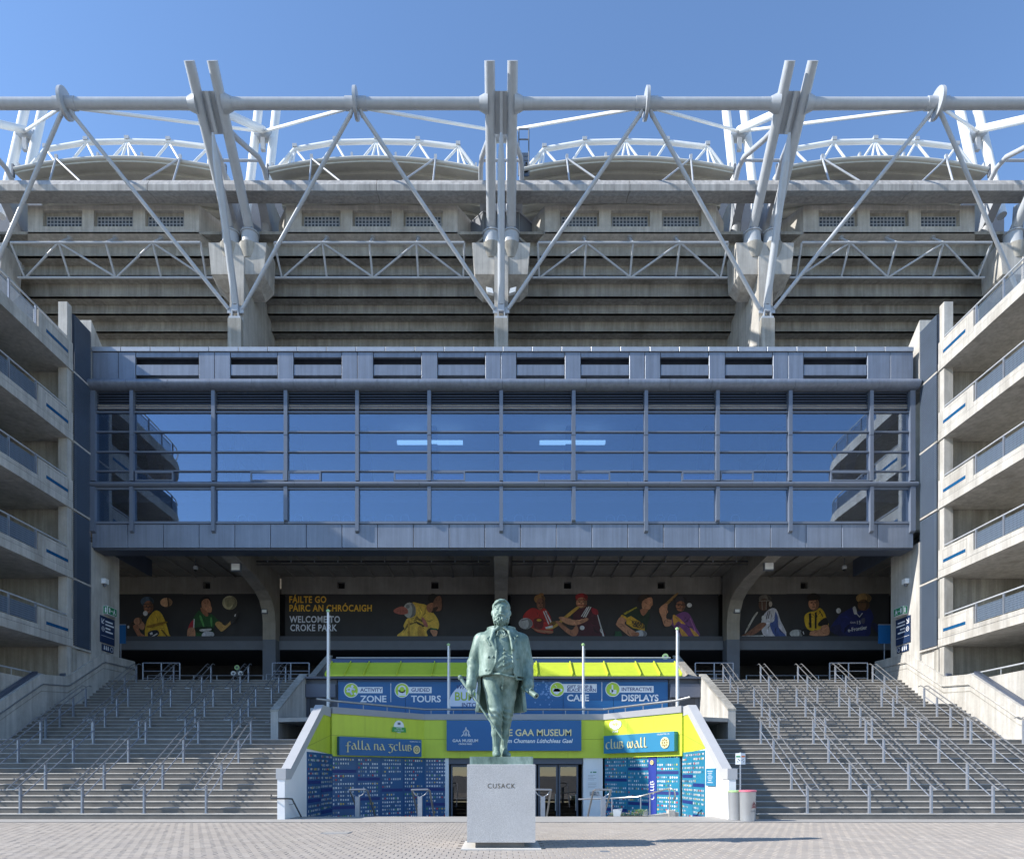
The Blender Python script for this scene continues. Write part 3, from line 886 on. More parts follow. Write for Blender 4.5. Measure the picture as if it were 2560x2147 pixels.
def mast_frame(n):
    x = n * S
    t = thing('mast_frame', NAMES[n], 'mast', (x, 35.3, 24.6), 'leaning mast frames')
    d = (MT - MF).normalized()
    for s in (-1, 1):
        f = Vector((x + s * 0.52, MF.y, MF.z)); e = Vector((x + s * 0.52, MT.y, MT.z))
        b = B(); b.tube(f - d * 0.3, e, 0.24, n=20); m = ob('mast', b, M_STEEL, t, smooth=True)
        b = B(); b.tube((x + s * 0.5, 35.62, 28.72), (x + s * 0.5, 35.62, 29.42), 0.46, 0.42, n=18)
        b.tube((x + s * 0.5, 35.62, 29.42), (x + s * 0.5, 35.62, 29.47), 0.48, n=18); ob('mast_shoe', b, M_STEEL, t, smooth=True)
        b = B()
        for k in range(6):
            a = 2 * PI * k / 6; b.tube((x + s * 0.5 + 0.44 * math.cos(a), 35.62 + 0.44 * math.sin(a), 29.47), (x + s * 0.5 + 0.44 * math.cos(a), 35.62 + 0.44 * math.sin(a), 29.58), 0.03, n=6)
        ob('bolts', b, M_GALV, t)
        # rear leg of the shoe going back under the roof
        b = B(); b.tube((x + s * 0.95, 37.4, 28.8), (x + s * 0.8, 36.9, 32.0), 0.27, n=14); ob('rear_strut', b, M_STEEL, t, smooth=True)
    # web plate between the masts, with its fin
    up = Vector((0, -d.z, d.y))
    c0 = Vector((x, TUBE_Y, TUBE_Z))
    a = c0 + d * 0.42; e = c0 - d * 1.05
    b = B()
    b.hexa([(x - 0.34, a.y, a.z), (x + 0.34, a.y, a.z), (x + 0.34, e.y, e.z), (x - 0.34, e.y, e.z)], [(x - 0.34, a.y + 0.05, a.z + 0.05), (x + 0.34, a.y + 0.05, a.z + 0.05), (x + 0.34, e.y + 0.05, e.z + 0.05), (x - 0.34, e.y + 0.05, e.z + 0.05)])
    ob('web_plate', b, M_STEEL, t)
    b = B(); b.hexa([(x - 0.07, a.y - 0.2, a.z - 0.2), (x + 0.07, a.y - 0.2, a.z - 0.2), (x + 0.07, e.y - 0.2, e.z - 0.2), (x - 0.07, e.y - 0.2, e.z - 0.2)], [(x - 0.07, a.y - 0.01, a.z - 0.01), (x + 0.07, a.y - 0.01, a.z - 0.01), (x + 0.07, e.y - 0.01, e.z - 0.01), (x - 0.07, e.y - 0.01, e.z - 0.01)])
    ob('web_fin', b, M_STEEL, t)
    # strut down to the pin on the column
    b = B()
    p0, p1 = Vector((x, 34.95, 25.35)), Vector((x, 32.2, 31.55))
    dd = (p1 - p0).normalized(); L = (p1 - p0).length
    b.tube(p0, p1 - dd * 1.1, 0.18, n=18); b.tube(p1 - dd * 1.1, p1, 0.18, 0.06, n=18)
    ob('strut', b, M_STEEL, t, smooth=True)
    b = B(); b.box(x - 0.15, x + 0.15, 34.83, 35.05, 24.95, 25.3); b.box(x - 0.30, x + 0.30, 34.8, 35.09, 24.55, 24.66)
    for s in (-1, 1):
        b.hexa([(x + s * 0.14, 34.85, 24.66), (x + s * 0.2, 34.85, 24.66), (x + s * 0.2, 35.05, 24.66), (x + s * 0.14, 35.05, 24.66)], [(x + s * 0.10, 34.85, 25.35), (x + s * 0.16, 34.85, 25.35), (x + s * 0.16, 35.05, 25.35), (x + s * 0.10, 35.05, 25.35)])
        b.box(x + s * 0.2, x + s * 0.42, 34.93, 34.97, 24.9, 25.2)
    ob('pin_base', b, M_STEEL, t)
    b = B(); b.box(x - 0.34, x + 0.34, 34.78, 35.09, 20.3, 24.55); ob('pedestal_block', b, M_CONCD, t)
    # pair of bent pipes running back over the roof gutter
    for s in (-1, 1):
        b = B(); b.pipe([(x + s * 0.42, 32.7, 32.3), (x + s * 0.62, 33.6, 32.55), (x + s * 1.0, 35.4, 33.3), (x + s * 1.08, 36.0, 33.25), (x + s * 1.1, 36.9, 32.7)], 0.13, 12)
        ob('bent_pipe', b, M_STEEL, t, smooth=True)
    b = B(); b.tube((x - 1.0, 35.6, 33.3), (x + 1.0, 35.6, 33.3), 0.07, n=10); ob('cross_pipe', b, M_STEEL, t, smooth=True)
    # rear masts, white, and the pipe that ties them forward
    for s in (-1, 1):
        b = B(); b.tube((x + s * 0.52, 37.8, 32.2), (x + s * 0.52, 39.75, 40.1), 0.24, n=18); ob('rear_mast', b, M_STEELW, t, smooth=True)
    b = B(); b.tube((x, 32.4, 32.9), (x, 39.0, 38.1), 0.19, n=16); ob('tie_pipe', b, M_STEELW, t, smooth=True)
    b = B(); b.tube((x - 0.5, 39.2, 37.9), (x + 0.5, 39.2, 37.9), 0.3, n=16); b.box(x - 0.12, x + 0.12, 38.9, 39.1, 36.9, 37.6); ob('rear_node', b, M_STEEL, t, smooth=True)
    # node cones where the long tube meets the masts
    for s in (-1, 1):
        b = B(); b.tube((x + s * 0.62, TUBE_Y, TUBE_Z), (x + s * 1.02, TUBE_Y, TUBE_Z), 0.42, 0.26, n=18); b.tube((x + s * 1.02, TUBE_Y, TUBE_Z), (x + s * 1.45, TUBE_Y, TUBE_Z), 0.245, 0.24, n=18)
        ob('tube_socket', b, M_STEEL, t, smooth=True)
    return t


for n in (-2, -1, 0, 1, 2): mast_frame(n)

edge = thing('roof_tube', 'long horizontal grey steel tube with four discs crossing the sky', 'tube', (0, TUBE_Y, TUBE_Z))
for x0, x1 in ((-34, -2 * S), (-2 * S, -S), (-S, 0), (0, S), (S, 2 * S), (2 * S, 34)):
    b = B(); b.tube((x0 + 1.3, TUBE_Y, TUBE_Z), (x1 - 1.3, TUBE_Y, TUBE_Z), 0.235, n=22); ob('tube_length', b, M_STEEL, edge, smooth=True)
for xc in BAYS:
    b = B(); b.tube((xc - 0.07, TUBE_Y, TUBE_Z), (xc + 0.07, TUBE_Y, TUBE_Z), 0.62, n=28); ob('disc', b, M_STEEL, edge, smooth=True)
    b = B(); b.tube((xc - 0.5, TUBE_Y, TUBE_Z), (xc + 0.5, TUBE_Y, TUBE_Z), 0.27, n=20)
    for s in (-1, 1): b.tube((xc + s * 0.18, TUBE_Y + 0.05, TUBE_Z - 0.2), (xc + s * 0.3, TUBE_Y + 0.12, TUBE_Z - 0.5), 0.09, n=10)
    ob('disc_sleeve', b, M_STEEL, edge, smooth=True)
    for s in (-1, 1):
        x = xc + s * S / 2
        b = B(); b.tube((x - s * 0.36, 34.95, 25.12), (xc + s * 0.28, TUBE_Y + 0.1, TUBE_Z - 0.42), 0.095, n=12)
        ob('tie_rod', b, M_STEEL, edge, smooth=True)
        b = B(); b.tube((x, 38.95, 37.95), (xc + s * 0.3, TUBE_Y + 0.1, TUBE_Z - 0.1), 0.075, n=10)
        ob('stay_rod', b, M_STEELW, edge, smooth=True)

# ------------------------------------------------------------------ roof vaults, gutter beam, service trusses
gut = thing('gutter_beam', 'long stained grey gutter beam crossing behind the masts', 'beam', (0, 34.8, 31))
gk = 34.7 / FPX
gzv = lambda v: EYE + (HY - v) * gk
for x0, x1 in ((-34, -26), (-26, -18.0), (-18.0, -6.35), (-6.35, 6.55), (6.55, 14.2), (14.2, 20.9), (20.9, 34)):
    b = B()
    b.xprism([(34.95, 31.7), (34.7, gzv(461)), (34.72, gzv(476)), (35.3, 31.19), (35.9, 31.3), (35.9, 31.75)], x0 + 0.012, x1 - 0.012)
    ob('beam_length', b, mat('gutter_paint', (0.40, 0.39, 0.375), 0.5, var=0.12, vscale=0.8, streak=0.3), gut)
LB = ['barrel roof bay nearest the shaded ramps', 'barrel roof bay between the shaded and the middle masts', 'barrel roof bay between the middle and the sunlit masts', 'barrel roof bay nearest the sunlit ramps']
TB = ['service truss below the windows nearest the shaded ramps', 'service truss between the shaded and the middle masts', 'service truss between the middle and the sunlit masts', 'service truss below the windows nearest the sunlit ramps']
for bi, xc in enumerate(BAYS):
    r = thing('roof_vault', LB[bi] + ' with arched truss', 'roof', (xc, 37, 33), 'barrel roof bays')
    hw, zc, ze = 5.62, 34.17, 33.55
    zf = lambda x: zc - (zc - ze) * (x / hw) ** 2
    NS = 16
    # ribbed sheets running across, each a curved strip that laps the next
    for k in range(12):
        y0 = 36.5 + k * 0.72; y1 = y0 + 0.74; dz = 0.13
        b = B(); vs = []; fs = []
        for i in range(NS + 1):
            x = -hw + 2 * hw * i / NS
            vs += [(xc + x, y0, zf(x) - dz), (xc + x, y1, zf(x) + 0.02), (xc + x, y1, zf(x) + 0.2), (xc + x, y0, zf(x) + 0.2 - dz)]
        for i in range(NS):
            a = i * 4; c = a + 4
            fs += [(a, c, c + 1, a + 1), (a + 1, c + 1, c + 2, a + 2), (a + 2, c + 2, c + 3, a + 3), (a + 3, c + 3, c, a)]
        fs += [(0, 1, 2, 3), (NS * 4, NS * 4 + 3, NS * 4 + 2, NS * 4 + 1)]
        b.add(vs, fs); ob('roof_sheet', b, M_ROOFM, r)
    b = B(); pts = [(xc - hw + 2 * hw * i / 20, 36.47, zf(-hw + 2 * hw * i / 20) + 0.05) for i in range(21)]
    b.pipe(pts, 0.10, 8); ob('roof_lip', b, mat('roof_lip_paint', (0.50, 0.49, 0.45), 0.5), r, smooth=True)
    # end plates and the side girders that carry the vault back to the stand
    for s in (-1, 1):
        b = B(); b.box(xc + s * hw, xc + s * (hw + 0.1), 36.4, 36.55, ze - 0.35, ze + 0.3); ob('end_plate', b, M_GREYPAINT, r)
        b = B(); b.xprism([(35.6, 32.0), (36.2, 32.6), (46, 32.9), (46, 31.2), (37.0, 30.9)], xc + s * (hw + 0.05), xc + s * (hw + 0.5)); ob('side_girder', b, M_STEEL, r)
    # arched truss on top
    Y = 37.3; kk = Y / FPX
    top = [(-5.3, 419), (-4.45, 374), (-2.25, 356.5), (0, 354), (2.25, 356.5), (4.45, 368), (5.3, 419)]
    P = [(xc + x, Y, EYE + (HY - v) * kk) for x, v in top]
    b = B(); b.pipe(P, 0.13, 10); ob('top_chord', b, M_STEELW, r, smooth=True)
    b = B()
    for (x, v), targets in zip(top[1:-1], ((-5.0, -4.6, -3.4), (-3.3, -1.4), (-1.1, -0.35, 0.3, 1.0), (1.3, 3.3), (3.3, 4.5, 5.1))):
        p = (xc + x, Y, EYE + (HY - v) * kk)
        for q in targets: b.tube(p, (xc + q, Y - 0.3, zf(q) + 0.05), 0.062, n=8)
    ob('web_member', b, M_STEELW, r, smooth=True)
    for x, v in top[1:-1]:
        b = B(); b.box(xc + x - 0.12, xc + x + 0.12, Y - 0.17, Y + 0.17, EYE + (HY - v) * kk + 0.02, EYE + (HY - v) * kk + 0.19); ob('clamp', b, M_STEEL, r)
    for x in (-5.45, -1.2, 1.15, 5.45):
        b = B(); b.box(xc + x - 0.05, xc + x + 0.05, 36.5, 36.7, zf(x), zf(x) + 0.42); ob('cleat', b, M_STEEL, r)
    # props from the gutter to the vault lip
    for s in (-1, 1):
        b = B()
        pt = (xc + s * 3.3, 36.35, zf(3.3) + 0.12)
        b.tube(pt, (xc + s * 3.2, 35.4, 31.4), 0.05, n=8); b.tube(pt, (xc + s * 0.75, 35.4, 31.4), 0.05, n=8)
        b.box(pt[0] - 0.07, pt[0] + 0.07, 36.3, 36.42, pt[2] - 0.1, pt[2] + 0.2)
        ob('prop', b, M_STEEL, r, smooth=True)
    # service truss
    t = thing('service_truss', 'grey tubular ' + TB[bi], 'truss', (xc, 35.2, 27.6), 'service trusses under the parapet boxes')
    up, lo = (35.2, 28.7), (36.1, 27.55)
    b = B(); b.tube((xc - 4.9, *up), (xc + 4.9, *up), 0.065, n=10); ob('chord', b, M_STEEL, t, smooth=True)
    b = B(); b.tube((xc - 5.15, *lo), (xc + 5.15, *lo), 0.065, n=10); ob('chord', b, M_STEEL, t, smooth=True)
    tn, bn = (-2.42, 0.0, 2.42), (-4.75, 0.05, 4.75)
    for a, c in ((-4.9, -4.8), (tn[0], tn[0]), (tn[1], tn[1]), (tn[2], tn[2]), (4.9, 4.8)):
        b = B(); b.tube((xc + a, *up), (xc + c, *lo), 0.055, n=10); ob('upright', b, M_STEEL, t, smooth=True)
    for a, c in ((tn[0], bn[0]), (tn[0], bn[1]), (tn[2], bn[1]), (tn[2], bn[2])):
        b = B(); b.tube((xc + a, *up), (xc + c, *lo), 0.055, n=10); ob('diagonal', b, M_STEEL, t, smooth=True)
    for a in tn:
        b = B(); b.tube((xc + a, *up), (xc + a, 36.1, 29.62), 0.06, n=10); b.tube((xc + a, 36.1, 29.62), (xc + a, 36.12, 29.68), 0.14, n=12); ob('hanger', b, M_STEEL, t, smooth=True)
# ladder on the roof beside the middle masts
l = thing('roof_ladder', 'thin grey caged access ladder against the sky beside the middle masts', 'ladder', (1.3, 36.5, 32))
p = [at(1297, 323, 36.5), at(1297, 440, 36.5), at(1322, 323, 36.5), at(1322, 440, 36.5)]
b = B()
for q0, q1 in ((0, 1), (2, 3)): b.tube(p[q0], p[q1], 0.035, n=8)
b.tube(p[0], p[2], 0.035, n=8); b.tube(at(1297, 349, 36.5), at(1322, 349, 36.5), 0.035, n=8)
ob('stile', b, M_GREYPAINT, l, smooth=True)
b = B(); a0, a1 = at(1302, 382, 36.5), at(1320, 440, 36.5); b.box(a0[0], a1[0], 36.5, 36.56, a1[2], a0[2]); ob('gate_panel', b, M_SCREEN, l)
for k in range(5):
    b = B(); z = EYE + (HY - (390 + k * 11)) * 36.5 / FPX; b.tube((p[0][0], 36.5, z), (p[2][0], 36.5, z), 0.02, n=6); ob('rung', b, M_GREYPAINT, l)
# floodlights under the middle bracket
for s, lab in ((-1, 'small twin floodlight under the middle bracket on the shaded side'), (1, 'small twin floodlight under the middle bracket on the sunlit side')):
    x, y, z = at(CX + s * 27, 730, 35.0)
    f = thing('floodlight', lab, 'floodlight', (x, y, z))
    b = B(); b.hexa([(x - 0.1 * s, y - 0.1, z + 0.12), (x + 0.22 * s, y - 0.1, z + 0.2), (x + 0.22 * s, y + 0.1, z + 0.2), (x - 0.1 * s, y + 0.1, z + 0.12)], [(x - 0.16 * s, y - 0.1, z - 0.14), (x + 0.16 * s, y - 0.1, z - 0.05), (x + 0.16 * s, y + 0.1, z - 0.05), (x - 0.16 * s, y + 0.1, z - 0.14)]); ob('lamp_body', b, M_LAMPW, f)
    b = B(); b.tube((x, y, z + 0.15), (x - s * 0.2, y + 0.35, z + 0.2), 0.03, n=8); ob('arm', b, M_GALV, f)
# ------------------------------------------------------------------ covered concourse under the box
b = B(); b.box(-30, 30, 35.0, 47, 5.7, 6.0); struct('concourse_floor', b, M_KERB)
for x in (-S, 0.0, S):
    b = B()
    b.xprism([(40, 9.2), (40.8, 9.2), (40.8, 13.18), (33.62, 13.18), (33.62, 12.2), (37.2, 11.95), (38.6, 11.68), (39.4, 11.35), (39.85, 10.8), (40, 10.2)], x - 0.37, x + 0.37)
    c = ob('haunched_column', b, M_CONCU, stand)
    b = B(); b.box(x - 0.375, x + 0.375, 39.995, 40.805, 6.0, 9.2); ob('painted_base', b, M_GREYPAINT, c)
for x0, x1 in ((-26, -S - 0.4), (-S + 0.4, -0.4), (0.4, S - 0.4), (S + 0.4, 26)):
    b = B(); hx = [x0 + (x1 - x0) * f for f in (0.28, 0.72)]
    if x0 < -20: hx = [-17.7]
    if x1 > 20: hx = [18.2]
    prev = x0
    for h in hx:
        b.box(prev, h - 0.22, 41.0, 41.4, 12.12, 13.18); b.box(h - 0.22, h + 0.22, 41.0, 41.4, 12.12, 12.45); b.box(h - 0.22, h + 0.22, 41.0, 41.4, 12.85, 13.18); prev = h + 0.22
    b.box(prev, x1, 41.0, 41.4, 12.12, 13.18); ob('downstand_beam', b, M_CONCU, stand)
    b = B(); b.box(x0, x1, 41.45, 41.5, 12.3, 13.0); ob('beam_hole_shade', b, M_DARK, stand)  # black sheet paints the shade seen through the beam holes
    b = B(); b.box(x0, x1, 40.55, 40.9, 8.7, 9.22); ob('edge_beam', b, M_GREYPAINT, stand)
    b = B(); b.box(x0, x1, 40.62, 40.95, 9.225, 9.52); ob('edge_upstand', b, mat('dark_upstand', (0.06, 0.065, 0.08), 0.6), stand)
b = B(); b.box(-30, 30, 40.95, 47, 8.7, 8.95); b.box(-30, 30, 46.5, 47, 5.9, 8.7); b.box(-30, -29.6, 31.5, 47, 5.9, 13.2); b.box(29.6, 30, 31.5, 47, 5.9, 13.2); ob('concourse_back', b, mat('dim_render', (0.05, 0.05, 0.055), 0.85, var=0.1), stand)  # end walls lengthened out of view to stop sun striping the banners
b = B(); b.box(-30, 30, 41.42, 41.46, 8.9, 12.2); ob('upper_back', b, M_DARK, stand)  # black sheet paints the dark depth behind the banners
# ribs under the concourse ceiling
for i in range(44):
    x = -25.5 + i * 1.19
    if any(abs(x - c) < 0.6 for c in (-S, 0, S)): continue
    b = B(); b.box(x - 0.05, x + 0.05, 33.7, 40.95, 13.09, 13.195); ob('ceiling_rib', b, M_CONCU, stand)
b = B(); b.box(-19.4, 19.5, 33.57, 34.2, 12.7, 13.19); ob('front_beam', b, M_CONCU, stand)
# service pipe with small lamps
for x0, x1, lab in ((-12.9, -0.6, 'long dark service pipe under the ceiling on the shaded half'), (0.6, 13.0, 'long dark service pipe under the ceiling on the sunlit half')):
    p = thing('service_pipe', lab, 'pipe', ((x0 + x1) / 2, 36, 12.5))
    b = B(); b.tube((x0, 36, 12.52), (x1, 36, 12.52), 0.05, n=8); b.tube((x0, 36.0, 12.36), (x1, 36.0, 12.36), 0.025, n=8); ob('pipe_run', b, M_BLACK, p, smooth=True)
    b = B()
    for k in range(10):
        x = x0 + 0.6 + (x1 - x0 - 1.2) * k / 9; b.box(x - 0.03, x + 0.03, 35.92, 35.98, 12.48, 12.56); b.tube((x, 36, 12.55), (x, 36, 13.2), 0.012, n=6)
    ob('hanger', b, M_GALV, p)


def wall_lamp(u, v, Y, lab, w=0.5, h=0.42):
    x, y, z = at(u, v, Y)
    f = thing('wall_lamp', lab, 'lamp', (x, y, z))
    b = B(); b.box(x - w / 2, x + w / 2, y - 0.16, y, z - h / 2, z + h / 2); ob('housing', b, M_GREYPAINT, f)
    b = B(); b.box(x - w / 2 + 0.04, x + w / 2 - 0.04, y - 0.175, y - 0.16, z - h / 2 + 0.05, z + h / 2 - 0.04); ob('diffuser', b, M_LAMPW, f)
    b = B(); b.box(x - 0.06, x + 0.06, y, y + 0.2, z - 0.05, z + 0.05); ob('mount', b, M_GREYPAINT, f)


wall_lamp(592, 1419, 35.0, 'pale square floodlight on the haunch above the shaded stairs')
wall_lamp(1254, 1418, 36.2, 'pale square floodlight on the middle haunch behind the statue')
wall_lamp(1920, 1417, 35.0, 'pale square floodlight on the haunch above the sunlit stairs')
wall_lamp(663, 1529, 39.9, 'small white box lamp on the column beside the welcome banner', 0.34, 0.26)
wall_lamp(1841, 1528, 39.9, 'small white box lamp on the column beside the sunlit banner', 0.34, 0.26)


def dome_camera(u, v, Y, lab):
    x, y, z = at(u, v, Y)
    f = thing('security_camera', lab, 'camera', (x, y, z))
    b = B(); b.lathe([(0.10, 0.16), (0.13, 0.1), (0.13, 0.0), (0.06, -0.05)], (x, y, z), 12); ob('housing', b, M_LAMPW, f, smooth=True)
    b = B(); b.lathe([(0.085, -0.02), (0.07, -0.10), (0.02, -0.15)], (x, y, z), 12); ob('dome', b, M_BLACK, f, smooth=True)
    b = B(); b.tube((x, y, z + 0.15), (x, y, 13.2), 0.025, n=6); ob('stem', b, M_GREYPAINT, f)


dome_camera(489, 1422, 37.5, 'white dome camera hanging above the shaded banner')
dome_camera(2111, 1421, 37.5, 'white dome camera hanging above the sunlit banner')


# ------------------------------------------------------------------ banners with printed players
def catmull(P, n=4):
    out = []; m = len(P)
    for i in range(m):
        p0, p1, p2, p3 = (Vector(P[(i + k - 1) % m]) for k in range(4))
        for k in range(n):
            t = k / n
            out.append(0.5 * ((2 * p1) + (p2 - p0) * t + (2 * p0 - 5 * p1 + 4 * p2 - p3) * t * t + (3 * p1 - p0 - 3 * p2 + p3) * t ** 3))
    return out


BY = 41.0


def banner(u0, u1, v0, v1, lab):
    x0, _, z1 = at(u0, v0, BY); x1, _, z0 = at(u1, v1, BY)
    t = thing('banner', lab, 'banner', ((x0 + x1) / 2, BY, z0))
    b = B(); nx, nz = 90, 14; vs = []; fs = []
    for j in range(nz + 1):
        for i in range(nx + 1):
            x = x0 + (x1 - x0) * i / nx; z = z0 + (z1 - z0) * j / nz
            f = j / nz
            y = BY + 0.022 * math.sin(x * 3.1 + 2.2 * f) * math.sin(PI * f) + 0.018 * math.sin(x * 7.3 - 5 * f) * (1 - f) ** 2 + 0.012 * math.sin(x * 1.3 + f * 6)
            vs.append((x, y, z))
    for j in range(nz):
        for i in range(nx):
            a = j * (nx + 1) + i; fs.append((a, a + 1, a + nx + 2, a + nx + 1))
    b.add(vs, fs); ob('cloth', b, M_BANNER, t, smooth='all', fix=False)
    b = B(); nt = int((x1 - x0) / 1.3)
    for k in range(nt):
        x = x0 + (x1 - x0) * (k + 0.5) / nt; b.box(x - 0.06, x + 0.06, BY - 0.06, BY - 0.04, z0 - 0.1, z0 - 0.05)
    ob('eyelet_ties', b, M_GALV, t)
    return t


def figure(t, u0, v0, s, shapes, lab):
    """printed player: flat patches of print laid on the cloth, each a hair in front of the one before"""
    b = B(); mats = []; idx = {}; layer = 0
    rr_ = random.Random(int(u0 + len(shapes)))

    def patch(col, P):
        nonlocal layer
        if col not in idx:
            c = lin(*col)
            idx[col] = len(mats); mats.append(mat('print_%d_%d_%d' % col, c, 0.6, var=0.30, vscale=3.4, fine=0.18, fscale=16, stretch=(1.2, 1, 0.6)))
        b.cur = idx[col]
        y = BY - 0.05 - 0.0012 * layer; layer += 1
        b.face([(at(u0 + x / s, v0 + yy / s, BY)[0], y, at(u0 + x / s, v0 + yy / s, BY)[2]) for x, yy in P])
    shade = lambda c, k: tuple(max(0, min(255, int(v * k))) for v in c)
    for col, *sh in shapes:
        if sh[0] == 'e':
            _, cx, cy, rx, ry = sh[:5]
            P = [(cx + rx * math.cos(a), cy + ry * math.sin(a)) for a in [2 * PI * k / 20 for k in range(20)]]
            patch(col, P)
            if rx > 35:
                # side in shade, as the print shows it
                P = [(cx + rx * 0.96 * math.cos(a), cy + ry * 0.96 * math.sin(a)) for a in [math.radians(d) for d in range(-70, 91, 16)]] + [(cx + rx * 0.45 * math.cos(a), cy + ry * 0.9 * math.sin(a)) for a in [math.radians(d) for d in range(80, -61, -20)]]
                patch(shade(col, 0.66), P)
            if col in (SK, SK2, SK3) and ry > 44:
                for dx in (-0.38, 0.30):
                    patch(shade(col, 0.35), [(cx + rx * (dx + 0.17 * math.cos(a)), cy - ry * 0.12 + ry * 0.075 * math.sin(a)) for a in [2 * PI * k / 8 for k in range(8)]])
                    patch(shade(col, 0.45), [(cx + rx * (dx - 0.22), cy - ry * 0.26), (cx + rx * (dx + 0.22), cy - ry * 0.30), (cx + rx * (dx + 0.22), cy - ry * 0.24), (cx + rx * (dx - 0.22), cy - ry * 0.20)])
                patch(shade(col, 0.62), [(cx - rx * 0.05, cy - ry * 0.1), (cx + rx * 0.14, cy + ry * 0.25), (cx - rx * 0.16, cy + ry * 0.25)])
                patch(shade(col, 0.42), [(cx - rx * 0.32, cy + ry * 0.46), (cx + rx * 0.28, cy + ry * 0.44), (cx + rx * 0.22, cy + ry * 0.56), (cx - rx * 0.26, cy + ry * 0.56)])
                patch(shade(col, 1.18), [(cx - rx * 0.7, cy + ry * 0.02), (cx - rx * 0.35, cy + ry * 0.06), (cx - rx * 0.4, cy + ry * 0.34), (cx - rx * 0.62, cy + ry * 0.3)])
        else:
            Q = sh[0]
            P = [(p.x, p.y) for p in catmull(Q, 3)] if len(sh) < 2 else Q
            patch(col, P)
            xs = [p[0] for p in Q]; ys = [p[1] for p in Q]
            area = abs(sum(Q[i][0] * Q[(i + 1) % len(Q)][1] - Q[(i + 1) % len(Q)][0] * Q[i][1] for i in range(len(Q)))) / 2 / s / s
            if area > 90:
                cx, cy = sum(xs) / len(xs), sum(ys) / len(ys)
                for k in range(min(9, int(area / 90) + 2)):
                    v_ = Q[rr_.randrange(len(Q))]; f0, f1 = rr_.uniform(0.1, 0.35), rr_.uniform(0.6, 0.9)
                    p0 = (cx + (v_[0] - cx) * f0, cy + (v_[1] - cy) * f0); p1 = (cx + (v_[0] - cx) * f1, cy + (v_[1] - cy) * f1)
                    dx, dy = p1[0] - p0[0], p1[1] - p0[1]; w = rr_.uniform(0.05, 0.13); bx, by = -dy * 0.16, dx * 0.16
                    patch(shade(col, rr_.choice((0.55, 0.68, 1.22))), [p0, (p0[0] + dx * 0.5 - dy * w + bx, p0[1] + dy * 0.5 + dx * w + by), p1, (p0[0] + dx * 0.5 + dy * w * 0.4 + bx, p0[1] + dy * 0.5 - dx * w * 0.4 + by)])
    o = ob('printed_player', b, mats, t, fix=False); o['label'] = lab
    return o


SK, SK2, SK3 = (186, 134, 104), (160, 108, 82), (128, 88, 70)
DK, WH, YE = (26, 24, 26), (205, 207, 212), (214, 176, 52)
b1 = banner(298, 662, 1484, 1597, 'dark banner with a yellow hurler and a green footballer')
figure(b1, 280, 1380, 4.773, [
    ((214, 170, 132), 'e', 652, 600, 72, 54), ((50, 36, 30), [(662, 545), (676, 545), (690, 645), (676, 650)], 1),
    ((78, 100, 124), 'e', 425, 592, 78, 60), (SK2, 'e', 440, 655, 58, 74), ((60, 56, 60), [(375, 620), (500, 610), (500, 618), (375, 630)], 1), ((60, 56, 60), [(380, 660), (500, 650), (500, 657), (380, 668)], 1),
    ((64, 50, 42), [(195, 880), (212, 910), (430, 745), (412, 715)], 1), (WH, 'e', 203, 895, 12, 18),
    (YE, [(520, 700), (590, 725), (640, 820), (668, 900), (690, 980), (712, 1034), (530, 1042), (420, 1042), (400, 960), (410, 870), (440, 790)]),
    ((150, 112, 30), [(430, 880), (640, 830), (655, 850), (470, 905)]), ((24, 28, 50), [(440, 960), (540, 930), (572, 978), (500, 1040), (455, 1040)]),
    ((120, 90, 30), [(590, 930), (610, 925), (700, 1030), (680, 1034)], 1), (WH, [(462, 968), (490, 955), (500, 980), (470, 992)], 1), (WH, [(480, 1008), (550, 968), (556, 980), (490, 1020)], 1),
    (SK, [(300, 800), (372, 830), (402, 880), (380, 932), (330, 900)]), (SK2, [(262, 890), (312, 870), (352, 960), (402, 1000), (420, 1046), (350, 1042), (300, 970)]), (SK, 'e', 322, 830, 48, 44), (WH, 'e', 412, 735, 28, 30)], 'printed hurler in a yellow jersey')
figure(b1, 280, 1380, 4.773, [
    ((192, 186, 150), 'e', 1408, 605, 88, 83), ((150, 145, 115), [(1350, 560), (1440, 540), (1470, 600), (1380, 660)]), (DK, 'e', 1118, 592, 68, 62),
    (SK, [(1080, 585), (1140, 555), (1175, 590), (1185, 640), (1197, 672), (1186, 722), (1130, 712), (1080, 660)]), (SK2, [(1066, 660), (1150, 720), (1142, 776), (1080, 724)]),
    ((36, 84, 46), [(1040, 700), (1090, 740), (1140, 772), (1190, 740), (1250, 790), (1282, 832), (1225, 882), (1215, 960), (1180, 1018), (1000, 1018), (990, 900), (960, 830)]),
    ((84, 156, 84), [(1050, 770), (1072, 765), (1110, 880), (1092, 884)]), ((84, 156, 84), [(1180, 790), (1200, 786), (1205, 880), (1188, 880)]), ((20, 40, 24), [(1010, 900), (1200, 900), (1190, 960), (1010, 960)]),
    ((170, 40, 54), [(955, 830), (992, 820), (976, 910), (918, 916)]), (WH, [(985, 800), (998, 800), (992, 912), (978, 912)], 1), (WH, [(1060, 925), (1190, 915), (1180, 940), (1075, 950)]),
    (SK, [(918, 916), (992, 910), (1000, 1022), (915, 1026)]), ((190, 152, 92), [(1240, 860), (1290, 830), (1360, 882), (1425, 825), (1437, 850), (1330, 947), (1290, 930)]),
    ((52, 50, 54), [(1425, 825), (1480, 742), (1516, 715), (1500, 800), (1440, 862)]), (WH, [(1470, 770), (1480, 742), (1490, 744), (1482, 775)], 1), ((196, 200, 214), [(1085, 985), (1130, 950), (1216, 960), (1222, 1006), (1100, 1022)])], 'printed footballer in a green jersey')
b2 = banner(713, 1237, 1485, 1593, 'dark banner with yellow and white welcome lettering')
